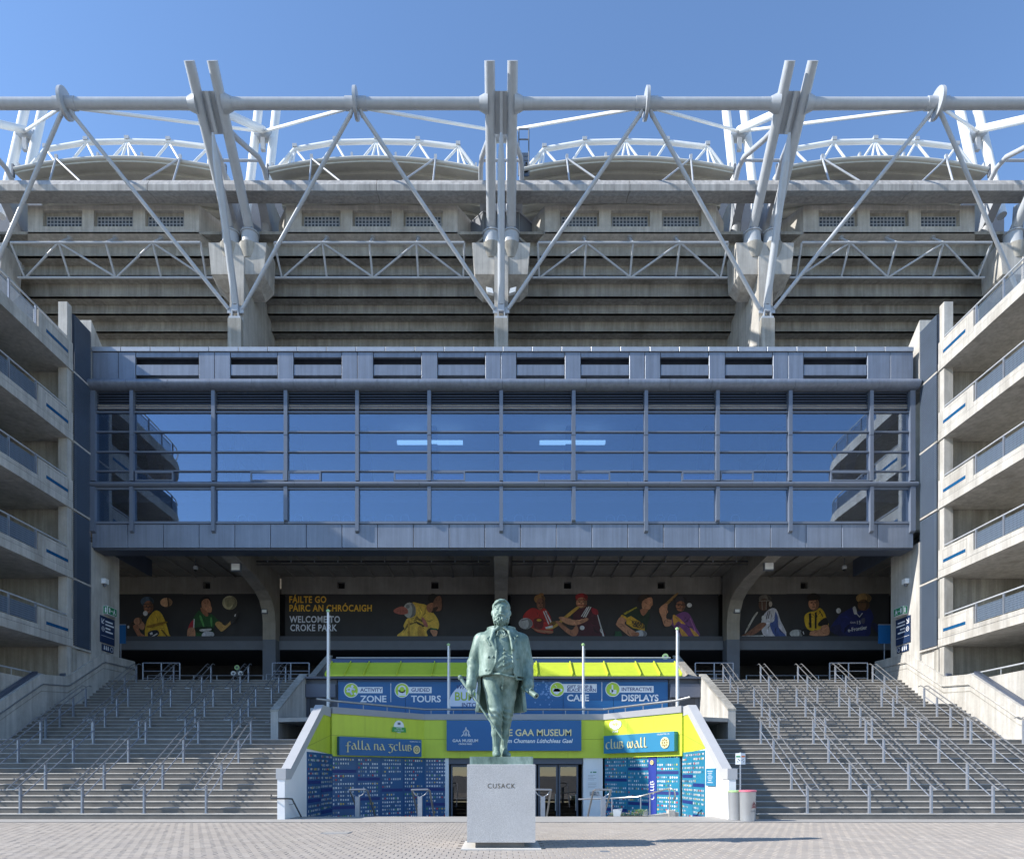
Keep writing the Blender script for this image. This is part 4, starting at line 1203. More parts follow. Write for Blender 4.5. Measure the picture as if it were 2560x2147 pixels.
for s, u, v, sz, m_ in (('FÁILTE GO', 723, 1506.6, 21.5, 'g'), ('PÁIRC AN CHRÓCAIGH', 723.5, 1528, 21.5, 'g'), ('WELCOME TO', 725, 1556, 21.5, 'w'), ('CROKE PARK', 726, 1577, 21.5, 'w')):
    x, y, z = at(u, v, BY)
    text('lettering', s, sz * BY / FPX * 1.06, (x, BY - 0.06, z), mat('banner_gold', lin(226, 178, 58), 0.6) if m_ == 'g' else mat('banner_white', lin(205, 212, 226), 0.6), b2, bold=0.012, sx=0.80, space=1.08, ext=0.003)
figure(b2, 940, 1470, 7.0, [
    ((222, 186, 78), [(640, 250), (760, 270), (880, 300), (1010, 440), (1080, 540), (1106, 640), (1080, 722), (960, 692), (882, 760), (870, 860), (370, 860), (500, 720), (482, 660), (540, 540), (600, 520), (690, 470), (690, 330)]),
    ((190, 150, 60), [(560, 560), (590, 560), (600, 850), (560, 850)], 1), ((190, 150, 60), [(740, 680), (820, 690), (860, 860), (740, 860)]), ((172, 177, 178), 'e', 590, 390, 110, 136), ((120, 124, 128), 'e', 560, 325, 34, 34),
    ((172, 100, 90), [(320, 380), (450, 322), (552, 370), (552, 450), (430, 462), (330, 432)]), ((110, 60, 56), [(420, 395), (550, 392), (550, 400), (420, 405)], 1), ((110, 60, 56), [(420, 428), (545, 425), (545, 432), (420, 438)], 1),
    (DK, 'e', 1000, 185, 92, 82), (SK3, [(1040, 180), (1110, 140), (1148, 190), (1148, 380), (1040, 402), (980, 330)]), ((60, 40, 32), [(960, 380), (1060, 330), (1090, 360), (990, 440)]), (SK2, [(900, 300), (1000, 262), (990, 400), (940, 430), (890, 380)]),
    ((34, 96, 62), [(965, 700), (1080, 715), (1066, 746), (960, 732)], 1), (SK, [(950, 740), (1076, 750), (1052, 856), (1010, 850)]), ((170, 104, 96), [(800, 530), (830, 520), (890, 600), (912, 682), (850, 662)])], 'printed footballer in yellow clutching a ball')
for s, x_, y_ in (('Done', 690, 535), ('Creame', 655, 590)):
    x, y, z = at(940 + x_ / 7, 1470 + y_ / 7, BY); text('lettering', s, 0.22, (x, BY - 0.12, z), M_BLACK, b2, bold=0.006, tilt=math.radians(-27), ext=0.001)
b3 = banner(1276, 1796, 1485, 1593, 'dark banner with four players beside the statue')
figure(b3, 1260, 1460, 3.889, [
    ((158, 116, 70), 'e', 345, 145, 54, 44), ((158, 116, 70), 'e', 362, 102, 24, 15), (SK3, 'e', 358, 195, 42, 60),
    ((164, 34, 34), [(185, 310), (250, 242), (300, 235), (350, 256), (390, 235), (440, 290), (466, 380), (466, 480), (330, 470), (270, 430), (200, 400)]), ((96, 20, 24), [(290, 340), (380, 340), (370, 430), (300, 430)]), ((190, 150, 50), 'e', 340, 352, 24, 12),
    (WH, [(395, 258), (408, 262), (468, 380), (455, 388)], 1), (WH, [(378, 268), (388, 266), (440, 390), (430, 394)], 1), ((172, 174, 178), 'e', 210, 385, 68, 54), ((110, 112, 118), [(165, 352), (225, 338), (228, 348), (168, 362)], 1),
    (SK2, [(265, 425), (330, 445), (466, 455), (460, 482), (330, 466)]), (WH, [(400, 420), (470, 402), (476, 425), (406, 437)], 1)], 'printed player in red carrying a ball')
figure(b3, 1260, 1460, 3.889, [
    ((70, 22, 38), [(700, 260), (820, 215), (880, 240), (910, 300), (940, 410), (976, 512), (720, 516), (690, 400), (670, 310)]), ((150, 36, 54), [(850, 235), (905, 250), (912, 300), (860, 285)]),
    (WH, [(905, 300), (912, 300), (975, 512), (960, 512)], 1), ((164, 40, 44), 'e', 752, 127, 60, 36), (SK, 'e', 752, 182, 52, 52), ((120, 34, 38), [(695, 150), (812, 150), (812, 158), (695, 158)], 1), ((120, 34, 38), [(700, 205), (808, 205), (808, 212), (700, 212)], 1),
    (WH, [(820, 218), (830, 222), (775, 325), (763, 322)], 1), (WH, [(838, 222), (848, 226), (795, 325), (783, 322)], 1), (WH, [(803, 226), (811, 228), (755, 318), (746, 316)], 1),
    ((186, 148, 66), [(400, 432), (480, 405), (580, 320), (700, 225), (726, 236), (600, 342), (500, 422), (440, 442)]), (SK, [(530, 330), (580, 320), (700, 355), (800, 330), (812, 356), (700, 402), (600, 386)]),
    (SK2, [(500, 370), (545, 370), (650, 450), (700, 400), (722, 460), (682, 512), (600, 470)]), (WH, 'e', 757, 427, 23, 22)], 'printed hurler in maroon with a red helmet')
figure(b3, 1260, 1460, 3.889, [
    ((28, 50, 34), [(1150, 300), (1230, 240), (1290, 220), (1340, 300), (1400, 250), (1416, 300), (1390, 400), (1370, 450), (1220, 432), (1190, 360), (1140, 320)]), ((204, 160, 46), [(1190, 330), (1232, 310), (1362, 392), (1366, 456), (1250, 426), (1188, 386)], 1),
    ((204, 160, 46), [(1150, 300), (1195, 330), (1186, 352), (1134, 320)]), ((160, 150, 50), [(1160, 285), (1285, 222), (1290, 232), (1175, 300)], 1), ((50, 38, 30), 'e', 1370, 150, 70, 48), (SK, [(1342, 170), (1430, 130), (1442, 200), (1430, 216), (1410, 247), (1350, 252)]), (SK2, [(1320, 250), (1400, 246), (1350, 312)]),
    (SK, [(1130, 320), (1190, 352), (1172, 390), (1280, 470), (1302, 502), (1240, 522), (1100, 412), (1090, 380)]), ((30, 76, 50), [(1080, 462), (1130, 460), (1152, 520), (1070, 520)], 1), ((178, 183, 194), 'e', 1325, 486, 60, 36), (SK2, [(1230, 480), (1300, 470), (1310, 500), (1260, 520)])], 'printed footballer in green with a gold band')
x, y, z = at(1260 + 1238 / 3.889, 1460 + 385 / 3.889, BY); text('lettering', 'KERRY', 0.27, (x, BY - 0.12, z), M_BLACK, b3, bold=0.008, tilt=math.radians(-12), ext=0.001)
x, y, z = at(1260 + 1246 / 3.889, 1460 + 414 / 3.889, BY); text('lettering', 'GROUP', 0.22, (x, BY - 0.12, z), M_BLACK, b3, bold=0.007, tilt=math.radians(-12), ext=0.001)
figure(b3, 1260, 1460, 3.889, [
    ((150, 116, 70), [(1512, 244), (1562, 190), (1670, 92), (1690, 97), (1580, 212), (1530, 262)]), ((116, 64, 126), [(1625, 340), (1690, 290), (1760, 270), (1812, 310), (1862, 420), (1897, 512), (1700, 516), (1650, 420), (1615, 380)]),
    ((204, 152, 66), [(1640, 300), (1700, 330), (1762, 392), (1722, 382), (1690, 362), (1650, 402)]), ((204, 152, 66), [(1700, 412), (1792, 514), (1732, 514)]), ((160, 100, 160), [(1800, 330), (1812, 330), (1880, 500), (1866, 500)], 1), ((204, 152, 66), [(1800, 420), (1890, 500), (1850, 512)]),
    ((56, 54, 62), 'e', 1722, 160, 60, 43), (SK2, 'e', 1712, 217, 46, 50), ((40, 38, 44), [(1660, 195), (1770, 200), (1770, 207), (1660, 202)], 1), ((40, 38, 44), [(1662, 235), (1765, 240), (1765, 247), (1662, 242)], 1),
    (SK, [(1505, 242), (1585, 190), (1572, 330), (1626, 352), (1620, 402), (1560, 412), (1530, 330)]), (WH, 'e', 1797, 208, 24, 22)], 'printed hurler in purple raising the stick')
b4 = banner(1826, 2222, 1484, 1593, 'dark banner with three players above the sunlit stairs')
figure(b4, 1820, 1460, 4.773, [
    ((182, 182, 176), [(340, 335), (290, 400), (200, 570), (216, 576), (302, 422), (352, 345)]), ((196, 198, 212), [(490, 300), (570, 300), (620, 430), (692, 626), (450, 630), (392, 520), (410, 390)]),
    ((62, 84, 148), [(560, 330), (590, 400), (600, 520), (690, 625), (560, 626), (492, 480), (545, 440)]), ((30, 36, 60), [(470, 320), (478, 318), (455, 420), (446, 420)], 1), ((30, 36, 60), [(490, 320), (498, 318), (475, 420), (466, 420)], 1),
    ((112, 106, 98), 'e', 435, 175, 76, 46), ((90, 64, 54), 'e', 425, 248, 66, 74), ((150, 146, 138), [(360, 200), (490, 195), (490, 203), (360, 208)], 1), ((150, 146, 138), [(395, 200), (401, 200), (405, 310), (399, 310)], 1), ((150, 146, 138), [(450, 200), (456, 200), (450, 310), (444, 310)], 1), ((180, 170, 160), 'e', 500, 240, 20, 34),
    (SK3, [(380, 465), (452, 482), (340, 582), (250, 620), (150, 626), (250, 560)]), (WH, 'e', 418, 405, 25, 30), (WH, [(160, 620), (420, 612), (420, 626), (160, 630)], 1)], 'printed hurler in white and blue')
figure(b4, 1820, 1460, 4.773, [
    ((182, 187, 192), 'e', 812, 590, 80, 48), ((206, 170, 44), [(950, 340), (1040, 320), (1090, 285), (1140, 330), (1176, 430), (1190, 500), (1060, 560), (940, 532), (905, 400)]), ((28, 24, 24), [(958, 352), (985, 346), (992, 520), (966, 520)], 1), ((28, 24, 24), [(1030, 342), (1052, 332), (1050, 530), (1030, 530)], 1),
    ((28, 24, 24), [(1160, 400), (1186, 492), (1080, 502), (1075, 460)]), ((28, 24, 24), [(1080, 320), (1090, 316), (1130, 390), (1120, 394)], 1), ((34, 26, 22), 'e', 1015, 165, 80, 54), (SK, 'e', 1015, 235, 62, 78), ((34, 26, 22), [(940, 170), (1000, 140), (1090, 150), (1080, 185), (960, 200)]),
    (SK, [(970, 570), (1090, 540), (1110, 500), (1186, 496), (1196, 602), (1090, 622), (970, 612)]), ((24, 24, 28), 'e', 915, 580, 52, 45), (WH, [(880, 570), (890, 566), (900, 600), (890, 604)], 1)], 'printed footballer in yellow and black stripes')
figure(b4, 1820, 1460, 4.773, [
    ((36, 42, 104), [(1350, 350), (1500, 270), (1540, 330), (1620, 290), (1690, 300), (1732, 400), (1700, 480), (1662, 632), (1360, 632), (1330, 500), (1220, 520), (1300, 400)]), ((40, 40, 78), [(1210, 520), (1330, 482), (1342, 560), (1432, 622), (1370, 636), (1240, 582)]), ((40, 40, 78), [(1690, 480), (1760, 470), (1832, 592), (1790, 602)]),
    ((182, 146, 94), 'e', 1610, 172, 92, 60), ((116, 84, 58), 'e', 1608, 252, 70, 68), ((60, 46, 36), [(1530, 215), (1690, 215), (1690, 224), (1530, 224)], 1), (WH, [(1480, 282), (1510, 270), (1532, 350), (1500, 362), (1485, 320)]), (WH, [(1520, 360), (1560, 402), (1600, 350), (1590, 345), (1560, 385), (1530, 352)], 1),
    (WH, 'e', 1310, 320, 28, 32), ((156, 156, 146), 'e', 1815, 600, 35, 28), ((90, 90, 110), [(1580, 420), (1622, 405), (1622, 460), (1600, 475), (1582, 460)])], 'printed hurler in navy with a tan helmet')
x, y, z = at(1820 + 1515 / 4.773, 1460 + 480 / 4.773, BY); text('lettering', '15', 0.3, (x, BY - 0.12, z), M_SIGNW, b4, ext=0.001)
x, y, z = at(1820 + 1445 / 4.773, 1460 + 472 / 4.773, BY); text('lettering', 'GAA', 0.16, (x, BY - 0.12, z), M_SIGNW, b4, ext=0.001)
x, y, z = at(1820 + 1420 / 4.773, 1460 + 575 / 4.773, BY); text('lettering', 'e-Frontier', 0.33, (x, BY - 0.12, z), M_SIGNW, b4, bold=0.006, tilt=math.radians(9), ext=0.001, sx=0.85)


# ------------------------------------------------------------------ guard rails at the head of the stairs
def guard(x0, x1, y, z0, h, lab, n=2):
    g_ = thing('guard_rail', lab, 'railing', ((x0 + x1) / 2, y, z0))
    for k in range(n + 1):
        x = x0 + (x1 - x0) * k / n
        b = B(); b.tube((x, y, z0), (x, y, z0 + h), 0.035, n=8); ob('post', b, M_GALV, g_, smooth=True)
    for f in (1.0, 0.55, 0.16):
        b = B(); b.tube((x0, y, z0 + h * f), (x1, y, z0 + h * f), 0.03 if f == 1 else 0.02, n=8); ob('rail', b, M_GALV, g_, smooth=True)


guard(-18.0, -16.15, 34.3, 6.0, 0.9, 'short guard rail heading the shaded stairs by the side wall')
guard(-20.2, -13.6, 39.0, 6.0, 0.95, 'long guard rail set back behind the shaded stairs', 5)
guard(-11.5, -9.65, 34.3, 6.0, 0.9, 'short guard rail heading the shaded stairs by the museum roof')
guard(-12.9, -10.4, 37.5, 6.0, 0.8, 'short guard rail set back beside the museum roof on the shaded side')
guard(9.75, 11.65, 34.3, 6.0, 0.9, 'short guard rail heading the sunlit stairs by the museum roof')
guard(10.6, 13.0, 37.5, 6.0, 0.8, 'short guard rail set back beside the museum roof on the sunlit side')
guard(14.0, 19.5, 39.0, 6.0, 0.95, 'long guard rail set back behind the sunlit stairs', 4)
guard(16.5, 18.4, 34.3, 6.0, 0.9, 'short guard rail heading the sunlit stairs by the side wall')
for u, v, Y, m_, lab in ((593, 1668, 40, M_PGREEN, 'small green disc badge under the haunch by the shaded stairs'), (584, 1683, 40, M_SIGNW, 'small white disc badge, outermost under the haunch by the shaded stairs'), (602, 1683, 40, M_LAMPW, 'small white disc badge nearest the painted column by the shaded stairs'), (1663, 1641, 33.5, M_PGREEN, 'green ring lamp on the museum roof at the sunlit end')):
    x, y, z = at(u, v, Y); d = thing('disc_badge', lab, 'badge', (x, y, z))
    b = B(); b.tube((x, y, z), (x, y - 0.05, z), 0.15, n=18); ob('disc', b, m_, d, smooth=True)
    b = B(); b.tube((x, y - 0.05, z), (x, y - 0.06, z), 0.06, n=14); ob('centre', b, M_GREYPAINT, d, smooth=True)
    b = B(); b.tube((x, y - 0.02, z - 0.14), (x, y - 0.02, z - 0.5), 0.02, n=6); ob('stem', b, M_GALV, d)


# ------------------------------------------------------------------ signs and lamps on the tower walls
def tower_signs(side, X0, word):
    X = side * (X0 - 0.02)
    ys = lambda u: abs(X) * FPX / abs(u - CX)
    zf = lambda v, y: EYE + (HY - v) * y / FPX

    def plate(name, ya, yb, z0, z1, d, m_, lab, cat):
        t = thing(name, lab, cat, (X, (ya + yb) / 2, z0))
        b = B(); b.box(X - side * d, X + side * 0.01, ya, yb, z0, z1); ob('plate', b, m_, t)
        return t
    t = plate('wayfinding_sign', 33.15, 34.35, 7.75, 9.05, 0.03, M_NAVY, 'navy wayfinding sign with white arrows on the %s tower wall' % word, 'sign')
    xx = X - side * 0.036
    b = B()
    for w, z in ((0.62, 8.80), (0.72, 8.64), (0.42, 8.46), (0.62, 8.30)):
        b.box(xx, xx + side * 0.004, 33.55, 33.55 + w, z, z + 0.07)
    b.box(xx, xx + side * 0.004, 33.2, 34.3, 8.08, 8.095)
    ob('lettering', b, M_SIGNW, t)
    b = B()
    b.box(xx, xx + side * 0.004, 33.22, 33.26, 8.72, 8.92); b.box(xx, xx + side * 0.004, 33.22, 33.42, 8.68, 8.72)
    b.hexa([(xx, 33.22, 8.72), (xx, 33.26, 8.70), (xx, 33.46, 8.90), (xx, 33.43, 8.93)], [(xx + side * 0.004, 33.22, 8.72), (xx + side * 0.004, 33.26, 8.70), (xx + side * 0.004, 33.46, 8.90), (xx + side * 0.004, 33.43, 8.93)])
    ob('arrow', b, M_SIGNW, t)
    b = B(); n = 20
    for k in range(n):
        a0, a1 = 2 * PI * k / n, 2 * PI * (k + 1) / n
        q = [(xx, 33.34 + r_ * math.cos(a), 8.42 + r_ * math.sin(a)) for r_, a in ((0.12, a0), (0.12, a1), (0.09, a1), (0.09, a0))]
        b.face(q)
    b.box(xx, xx + side * 0.004, 33.29, 33.39, 8.40, 8.44); ob('ring_symbol', b, M_SIGNW, t)
    t = plate('pictogram_sign', 33.3, 34.25, 7.36, 7.68, 0.03, M_NAVY, 'small navy pictogram sign below the wayfinding sign on the %s tower wall' % word, 'sign')
    b = B()
    for y in (33.42, 33.58, 33.74): b.box(xx, xx + side * 0.004, y, y + 0.07, 7.42, 7.58); b.tube((xx, y + 0.035, 7.61), (xx + side * 0.004, y + 0.035, 7.61), 0.028, n=8)
    for k in range(n):
        a0, a1 = 2 * PI * k / n, 2 * PI * (k + 1) / n
        b.face([(xx, 34.08 + r_ * math.cos(a), 7.52 + r_ * math.sin(a)) for r_, a in ((0.12, a0), (0.12, a1), (0.095, a1), (0.095, a0))])
    ob('pictogram', b, M_SIGNW, t)
    t = thing('exit_sign', 'green emergency exit box sign on the %s tower wall' % word, 'sign', (X, 33.8, 9.2))
    b = B(); b.box(X - side * 0.22, X, 33.4, 34.2, 9.16, 9.56); ob('box', b, M_LAMPW, t)
    b = B(); xs = X - side * 0.226; b.box(xs, xs + side * 0.004, 33.42, 34.18, 9.18, 9.54); b.box(X - side * 0.2, X - side * 0.02, 33.392, 33.398, 9.18, 9.54); ob('face', b, M_GREEN, t)
    b = B(); xq = X - side * 0.232
    b.box(xq, xq + side * 0.004, 33.5, 33.62, 9.24, 9.48); b.box(xq, xq + side * 0.004, 33.66, 33.84, 9.34, 9.38); b.tube((xq, 33.98, 9.45), (xq + side * 0.004, 33.98, 9.45), 0.035, n=10); b.box(xq, xq + side * 0.004, 33.9, 34.02, 9.30, 9.41); b.box(xq, xq + side * 0.004, 33.86, 33.92, 9.22, 9.31); b.box(xq, xq + side * 0.004, 34.0, 34.08, 9.24, 9.30)
    b.box(X - side * 0.17, X - side * 0.10, 33.386, 33.39, 9.24, 9.48)
    ob('running_figure', b, M_SIGNW, t)
    t = thing('wall_sensor', 'white box lamp with small sensor on the %s tower wall' % word, 'lamp', (X, 33.4, 10.6))
    b = B(); b.box(X - side * 0.2, X, 33.25, 33.55, 10.62, 10.86); ob('housing', b, M_LAMPW, t)
    b = B(); b.tube((X - side * 0.1, 33.4, 10.62), (X - side * 0.1, 33.4, 10.5), 0.08, 0.05, n=10); ob('sensor', b, M_GREYPAINT, t, smooth=True)


tower_signs(-1, 19.5, 'shaded')
tower_signs(1, 19.9, 'sunlit')
for side, X0, w in ((-1, 19.5, 'shaded'), (1, 19.9, 'sunlit')):
    p = thing('wall_poster', 'narrow bright blue board at the mouth of the concourse on the %s side' % w, 'board', (side * 20.3, 36, 8.8))
    b = B(); x = (268 if side < 0 else 2213); x0, _, z1 = at(298 if side < 0 else 2206, 1562, 36.2); x1, _, z0 = at(304 if side < 0 else 2217, 1608, 36.2)
    b.box(x0 - 0.2, x1 + 0.2, 36.2, 36.26, z0, z1); ob('board', b, M_BLUE, p)
    b = B(); b.box(x0 - 0.2, x1 + 0.2, 36.19, 36.27, z1, z1 + 0.05); b.tube(((x0 + x1) / 2, 36.23, 6.0), ((x0 + x1) / 2, 36.23, z0), 0.03, n=8); ob('frame', b, M_GALV, p)
# floodlights under the ramp decks
for u, v, X, z, lab in ((2512, 1191, 20.6, 13.2, 'pale floodlight fixed under a sunlit ramp deck'), (8, 1190, -20.3, 13.2, 'pale floodlight fixed under a shaded ramp deck')):
    Y = abs(X) * FPX / abs(u - CX)
    x, y, z = at(u, v, Y)
    f = thing('deck_floodlight', lab, 'floodlight', (x, y, z))
    b = B(); b.hexa([(x - 0.3, y - 0.15, z + 0.05), (x + 0.3, y - 0.15, z + 0.05), (x + 0.3, y + 0.2, z - 0.1), (x - 0.3, y + 0.2, z - 0.1)], [(x - 0.3, y - 0.1, z + 0.18), (x + 0.3, y - 0.1, z + 0.18), (x + 0.3, y + 0.25, z + 0.03), (x - 0.3, y + 0.25, z + 0.03)]); ob('lamp_body', b, M_LAMPW, f)
    b = B(); b.pipe([(x + 0.25, y + 0.05, z + 0.15), (x + 0.2, y + 0.1, 13.36)], 0.02, 6); b.pipe([(x - 0.25, y + 0.05, z + 0.15), (x - 0.2, y + 0.1, 13.36)], 0.02, 6); ob('arm', b, M_GALV, f)
# ------------------------------------------------------------------ museum between the stairs
mus = thing('museum', 'lime green and white museum front sunk between the two staircases', 'building', (0, 28, -1.2))
FZ = -1.2                                   # sunken forecourt
b = B(); b.box(-6.6, 6.95, 23.2, 34, FZ - 0.2, FZ); struct('forecourt_floor', b, M_KERB)
ss = thing('forecourt_steps', 'low concrete steps going down to the museum doors', 'steps', (0, 21.5, FZ))
for i in range(7):
    b = B(); b.box(-6.55, 6.9, 21.45 + i * 0.27, 21.45 + (i + 1) * 0.27 + (0.02 if i < 6 else 0), FZ - 0.1, -0.171 * (i + 1) + 0.001); ob('step', b, M_STEP, ss)

# flanks
CB = [(20.12, 0.0), (20.12, 1.18), (20.62, 1.18), (24.4, 3.46), (25.6, 3.46)]
for s, xi, xo, yc in ((-1, 6.38, 6.6, 25.4), (1, 6.7, 6.92, 25.0)):
    b = B(); b.xprism([(20.12, FZ)] + CB + [(25.6, FZ)], s * xi, s * xo); f = ob('flank_wall', b, M_WHITE, mus)
    b = B(); b.xprism([(20.10, 1.182), (20.62, 1.182), (24.4, 3.462), (25.6, 3.462), (25.6, 3.80), (24.36, 3.80), (20.58, 1.5), (20.10, 1.5)], s * (xi - 0.035), s * (xo + 0.035)); ob('coping', b, M_COPEL, f)
    b = B(); b.xprism([(22.4, 2.17), (yc, 2.08), (yc, 3.46), (24.4, 3.46), (22.4, 2.25)], s * (xi - 0.02), s * xi); ob('lime_panel', b, M_LIME, f)
    b = B(); b.xprism([(22.4, 2.62 - 0.37), (22.4, 2.60 - 0.37), (yc, 2.76), (yc, 2.775)], s * (xi - 0.023), s * (xi - 0.01)); ob('panel_joint', b, M_LIMED, f)

WL = [(-6.3, 25.4), (-3.22, 28.5)]
WC = [(-3.22, 28.5), (4.29, 28.5)]
WR = [(4.29, 28.5), (6.62, 25.0)]
for nm, (p, q) in (('wing', WL), ('centre', WC), ('wing', WR)):
    b = B(); b.wall(p, q, 2.0, 2.0, 2.77, 2.77, 0.3); f = ob('lime_fascia', b, M_LIME, mus)
    b = B(); b.wall(p, q, 2.785, 2.785, 3.585, 3.585, 0.3); ob('lime_fascia', b, M_LIME, mus)
    dx, dy = q[0] - p[0], q[1] - p[1]; L = math.hypot(dx, dy); n = (-dy / L, dx / L)
    b = B(); b.wall((p[0] + n[0] * 0.02, p[1] + n[1] * 0.02), (q[0] + n[0] * 0.02, q[1] + n[1] * 0.02), 2.77, 2.77, 2.785, 2.785, 0.2); ob('panel_joint', b, M_LIMED, mus)
    b = B(); b.wall((p[0] - n[0] * 0.05, p[1] - n[1] * 0.05), (q[0] - n[0] * 0.05, q[1] - n[1] * 0.05), 3.587, 3.587, 3.83, 3.83, 0.4); ob('coping', b, M_COPE, mus)
    b = B(); b.wall((p[0] + n[0] * 0.31, p[1] + n[1] * 0.31), (q[0] + n[0] * 0.31, q[1] + n[1] * 0.31), 2.02, 2.02, 3.5, 3.5, 0.3); ob('fascia_core', b, M_COPE, mus)
b = B(); b.prism([(-6.3, 25.7), (-3.2, 28.8), (4.3, 28.8), (6.65, 25.4), (8.8, 26.5), (8.8, 34.5), (-8.65, 34.5), (-8.65, 26.5)], 3.35, 3.5); ob('terrace_slab', b, M_KERB, mus)

# upright joints of the lime cladding
for (p, q), n_ in ((WL, 3), (WC, 5), (WR, 3)):
    dx, dy = q[0] - p[0], q[1] - p[1]; L = math.hypot(dx, dy); ux, uy = dx / L, dy / L; nx, ny = uy, -ux
    for k in range(1, n_):
        f = L * k / n_ - 0.005
        a = (p[0] + ux * f + nx * 0.003, p[1] + uy * f + ny * 0.003); c = (a[0] + ux * 0.01, a[1] + uy * 0.01)
        b = B(); b.wall(a, c, 2.0, 2.0, 3.585, 3.585, 0.02); ob('panel_joint', b, M_LIMED, mus)
# crest walls
PAL = [flat(lin(*c)) for c in ((214, 216, 218), (190, 196, 200), (90, 150, 100), (190, 60, 60), (205, 180, 90), (150, 170, 190), (60, 90, 120), (120, 130, 135))]
rnd = random.Random(11)


def crest_panel(p, q, z0, z1, base, lab, pitch=0.105, rowp=0.15, parent=mus):
    dx, dy = q[0] - p[0], q[1] - p[1]; L = math.hypot(dx, dy); ux, uy = dx / L, dy / L; nx, ny = uy, -ux
    P = lambda a, z, o: (p[0] + ux * a + nx * o, p[1] + uy * a + ny * o, z)
    b = B(); b.wall(p, q, z0, z0, z1, z1, 0.06); w = ob('crest_panel', b, base, parent); w['label'] = lab
    b = B(); hd = B()
    ncol = max(1, int(L / 1.05))
    for c in range(ncol):
        a0, a1 = L * c / ncol + 0.04, L * (c + 1) / ncol - 0.04
        z = z1 - 0.12; r = 0; blk = rnd.randint(3, 8)
        while z > z0 + 0.2:
            if r == blk:
                hd.face([P(a0, z - 0.05, 0.006), P(a1, z - 0.05, 0.006), P(a1, z + 0.07, 0.006), P(a0, z + 0.07, 0.006)])
                r = 0; blk = rnd.randint(3, 8); z -= rowp * 1.15; continue
            n = int((a1 - a0) / pitch)
            last = n if rnd.random() < 0.72 else rnd.randint(2, n)
            for k in range(last):
                if rnd.random() < 0.05: continue
                b.cur = rnd.choices(range(8), (34, 20, 7, 6, 7, 10, 8, 8))[0]
                a = a0 + (k + 0.5) * pitch; h = rnd.uniform(0.03, 0.042); g_ = rnd.uniform(0.024, 0.034)
                if rnd.random() < 0.5:
                    b.face([P(a - g_, z + h, 0.01), P(a - g_, z - h * 0.3, 0.01), P(a, z - h, 0.01), P(a + g_, z - h * 0.3, 0.01), P(a + g_, z + h, 0.01)])
                else:
                    b.face([P(a - g_, z - h, 0.01), P(a + g_, z - h, 0.01), P(a + g_, z + h, 0.01), P(a - g_, z + h, 0.01)])
            z -= rowp; r += 1
        if c:
            hd.face([P(a0 - 0.045, z0, 0.008), P(a0 - 0.03, z0, 0.008), P(a0 - 0.03, z1, 0.008), P(a0 - 0.045, z1, 0.008)])
    o = ob('crests', b, PAL, w, fix=False); o['kind'] = 'stuff'
    ob('heading_bars', hd, flat(lin(24, 44, 112)), w, fix=False)
    return w


M_CRL = mat('crest_wall_shaded', (0.014, 0.088, 0.235), 0.4, var=0.12, vscale=1.2)  # same cladding as the sunlit panels, with shade put into its colour
M_CRR = mat('crest_wall_sunlit', (0.02, 0.20, 0.33), 0.4, var=0.12, vscale=1.2)  # same cladding again, with sunlight put into its colour
crest_panel((-6.36, 22.4), (-6.28, 25.42), FZ, 2.07, M_CRL, 'blue crest panel on the shaded flank')
crest_panel((-6.34, 25.48), (-3.2, 28.64), FZ, 2.0, M_CRL, 'blue crest panel below the lettered shaded sign')
crest_panel((-3.2, 28.66), (-2.22, 28.66), FZ, 2.0, M_CRL, 'blue crest panel beside the door')
crest_panel((4.34, 28.62), (6.58, 25.2), FZ, 2.1, M_CRR, 'teal crest panel below the sunlit sign')
crest_panel((6.66, 25.1), (6.68, 22.4), FZ, 2.12, M_CRR, 'teal crest panel on the sunlit flank')
# navy strip with a turned word
st = B(); st.wall((5.72, 26.50), (5.95, 26.15), FZ, FZ, 2.08, 2.08, -0.012); ob('navy_strip', st, flat(lin(24, 50, 140)), mus)

# doors, lobby, pillars
b = B(); b.box(-2.22, 3.42, 28.62, 28.9, 1.75, 2.02); ob('door_head', b, M_SLATE, mus)
b = B(); b.box(3.44, 4.25, 28.58, 29.2, FZ, 2.0); ob('pillar', b, M_WHITE, mus)
b = B(); b.box(-2.35, -2.2, 28.6, 29.0, FZ, 2.0); ob('pillar', b, M_SIGNW, mus)
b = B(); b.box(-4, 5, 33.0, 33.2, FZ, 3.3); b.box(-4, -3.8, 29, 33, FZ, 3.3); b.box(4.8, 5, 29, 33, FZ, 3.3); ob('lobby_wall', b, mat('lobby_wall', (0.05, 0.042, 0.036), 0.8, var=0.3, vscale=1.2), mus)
for x0, x1 in ((-2.12, -0.95), (-0.9, 0.3), (0.36, 1.5), (1.56, 2.38), (2.42, 3.24)):
    b = B(); t_ = 0.07; y0, y1 = 28.76, 28.84; z0, z1 = FZ + 0.02, 1.72
    b.box(x0, x0 + t_, y0, y1, z0, z1); b.box(x1 - t_, x1, y0, y1, z0, z1); b.box(x0 + t_, x1 - t_, y0, y1, z0, z0 + 0.14); b.box(x0 + t_, x1 - t_, y0, y1, z1 - 0.09, z1)
    d = ob('door', b, M_SLATE, mus)
    b = B(); b.box(x0 + t_, x1 - t_, 28.79, 28.805, z0 + 0.14, z1 - 0.09); ob('pane', b, M_DOORGLASS, d)
    b = B(); b.tube((x1 - 0.1, 28.70, -0.2), (x1 - 0.1, 28.70, 0.5), 0.018, n=8); b.tube((x1 - 0.1, 28.70, 0.4), (x1 - 0.1, 28.77, 0.4), 0.012, n=6); ob('handle', b, M_RAIL, d, smooth=True)
n_ = thing('notice_board', 'pale notice board on the pillar beside the museum doors', 'sign', (3.85, 28.56, 0.8))
b = B(); b.box(3.56, 4.07, 28.55, 28.575, 0.68, 1.55); ob('board', b, M_SIGNW, n_)
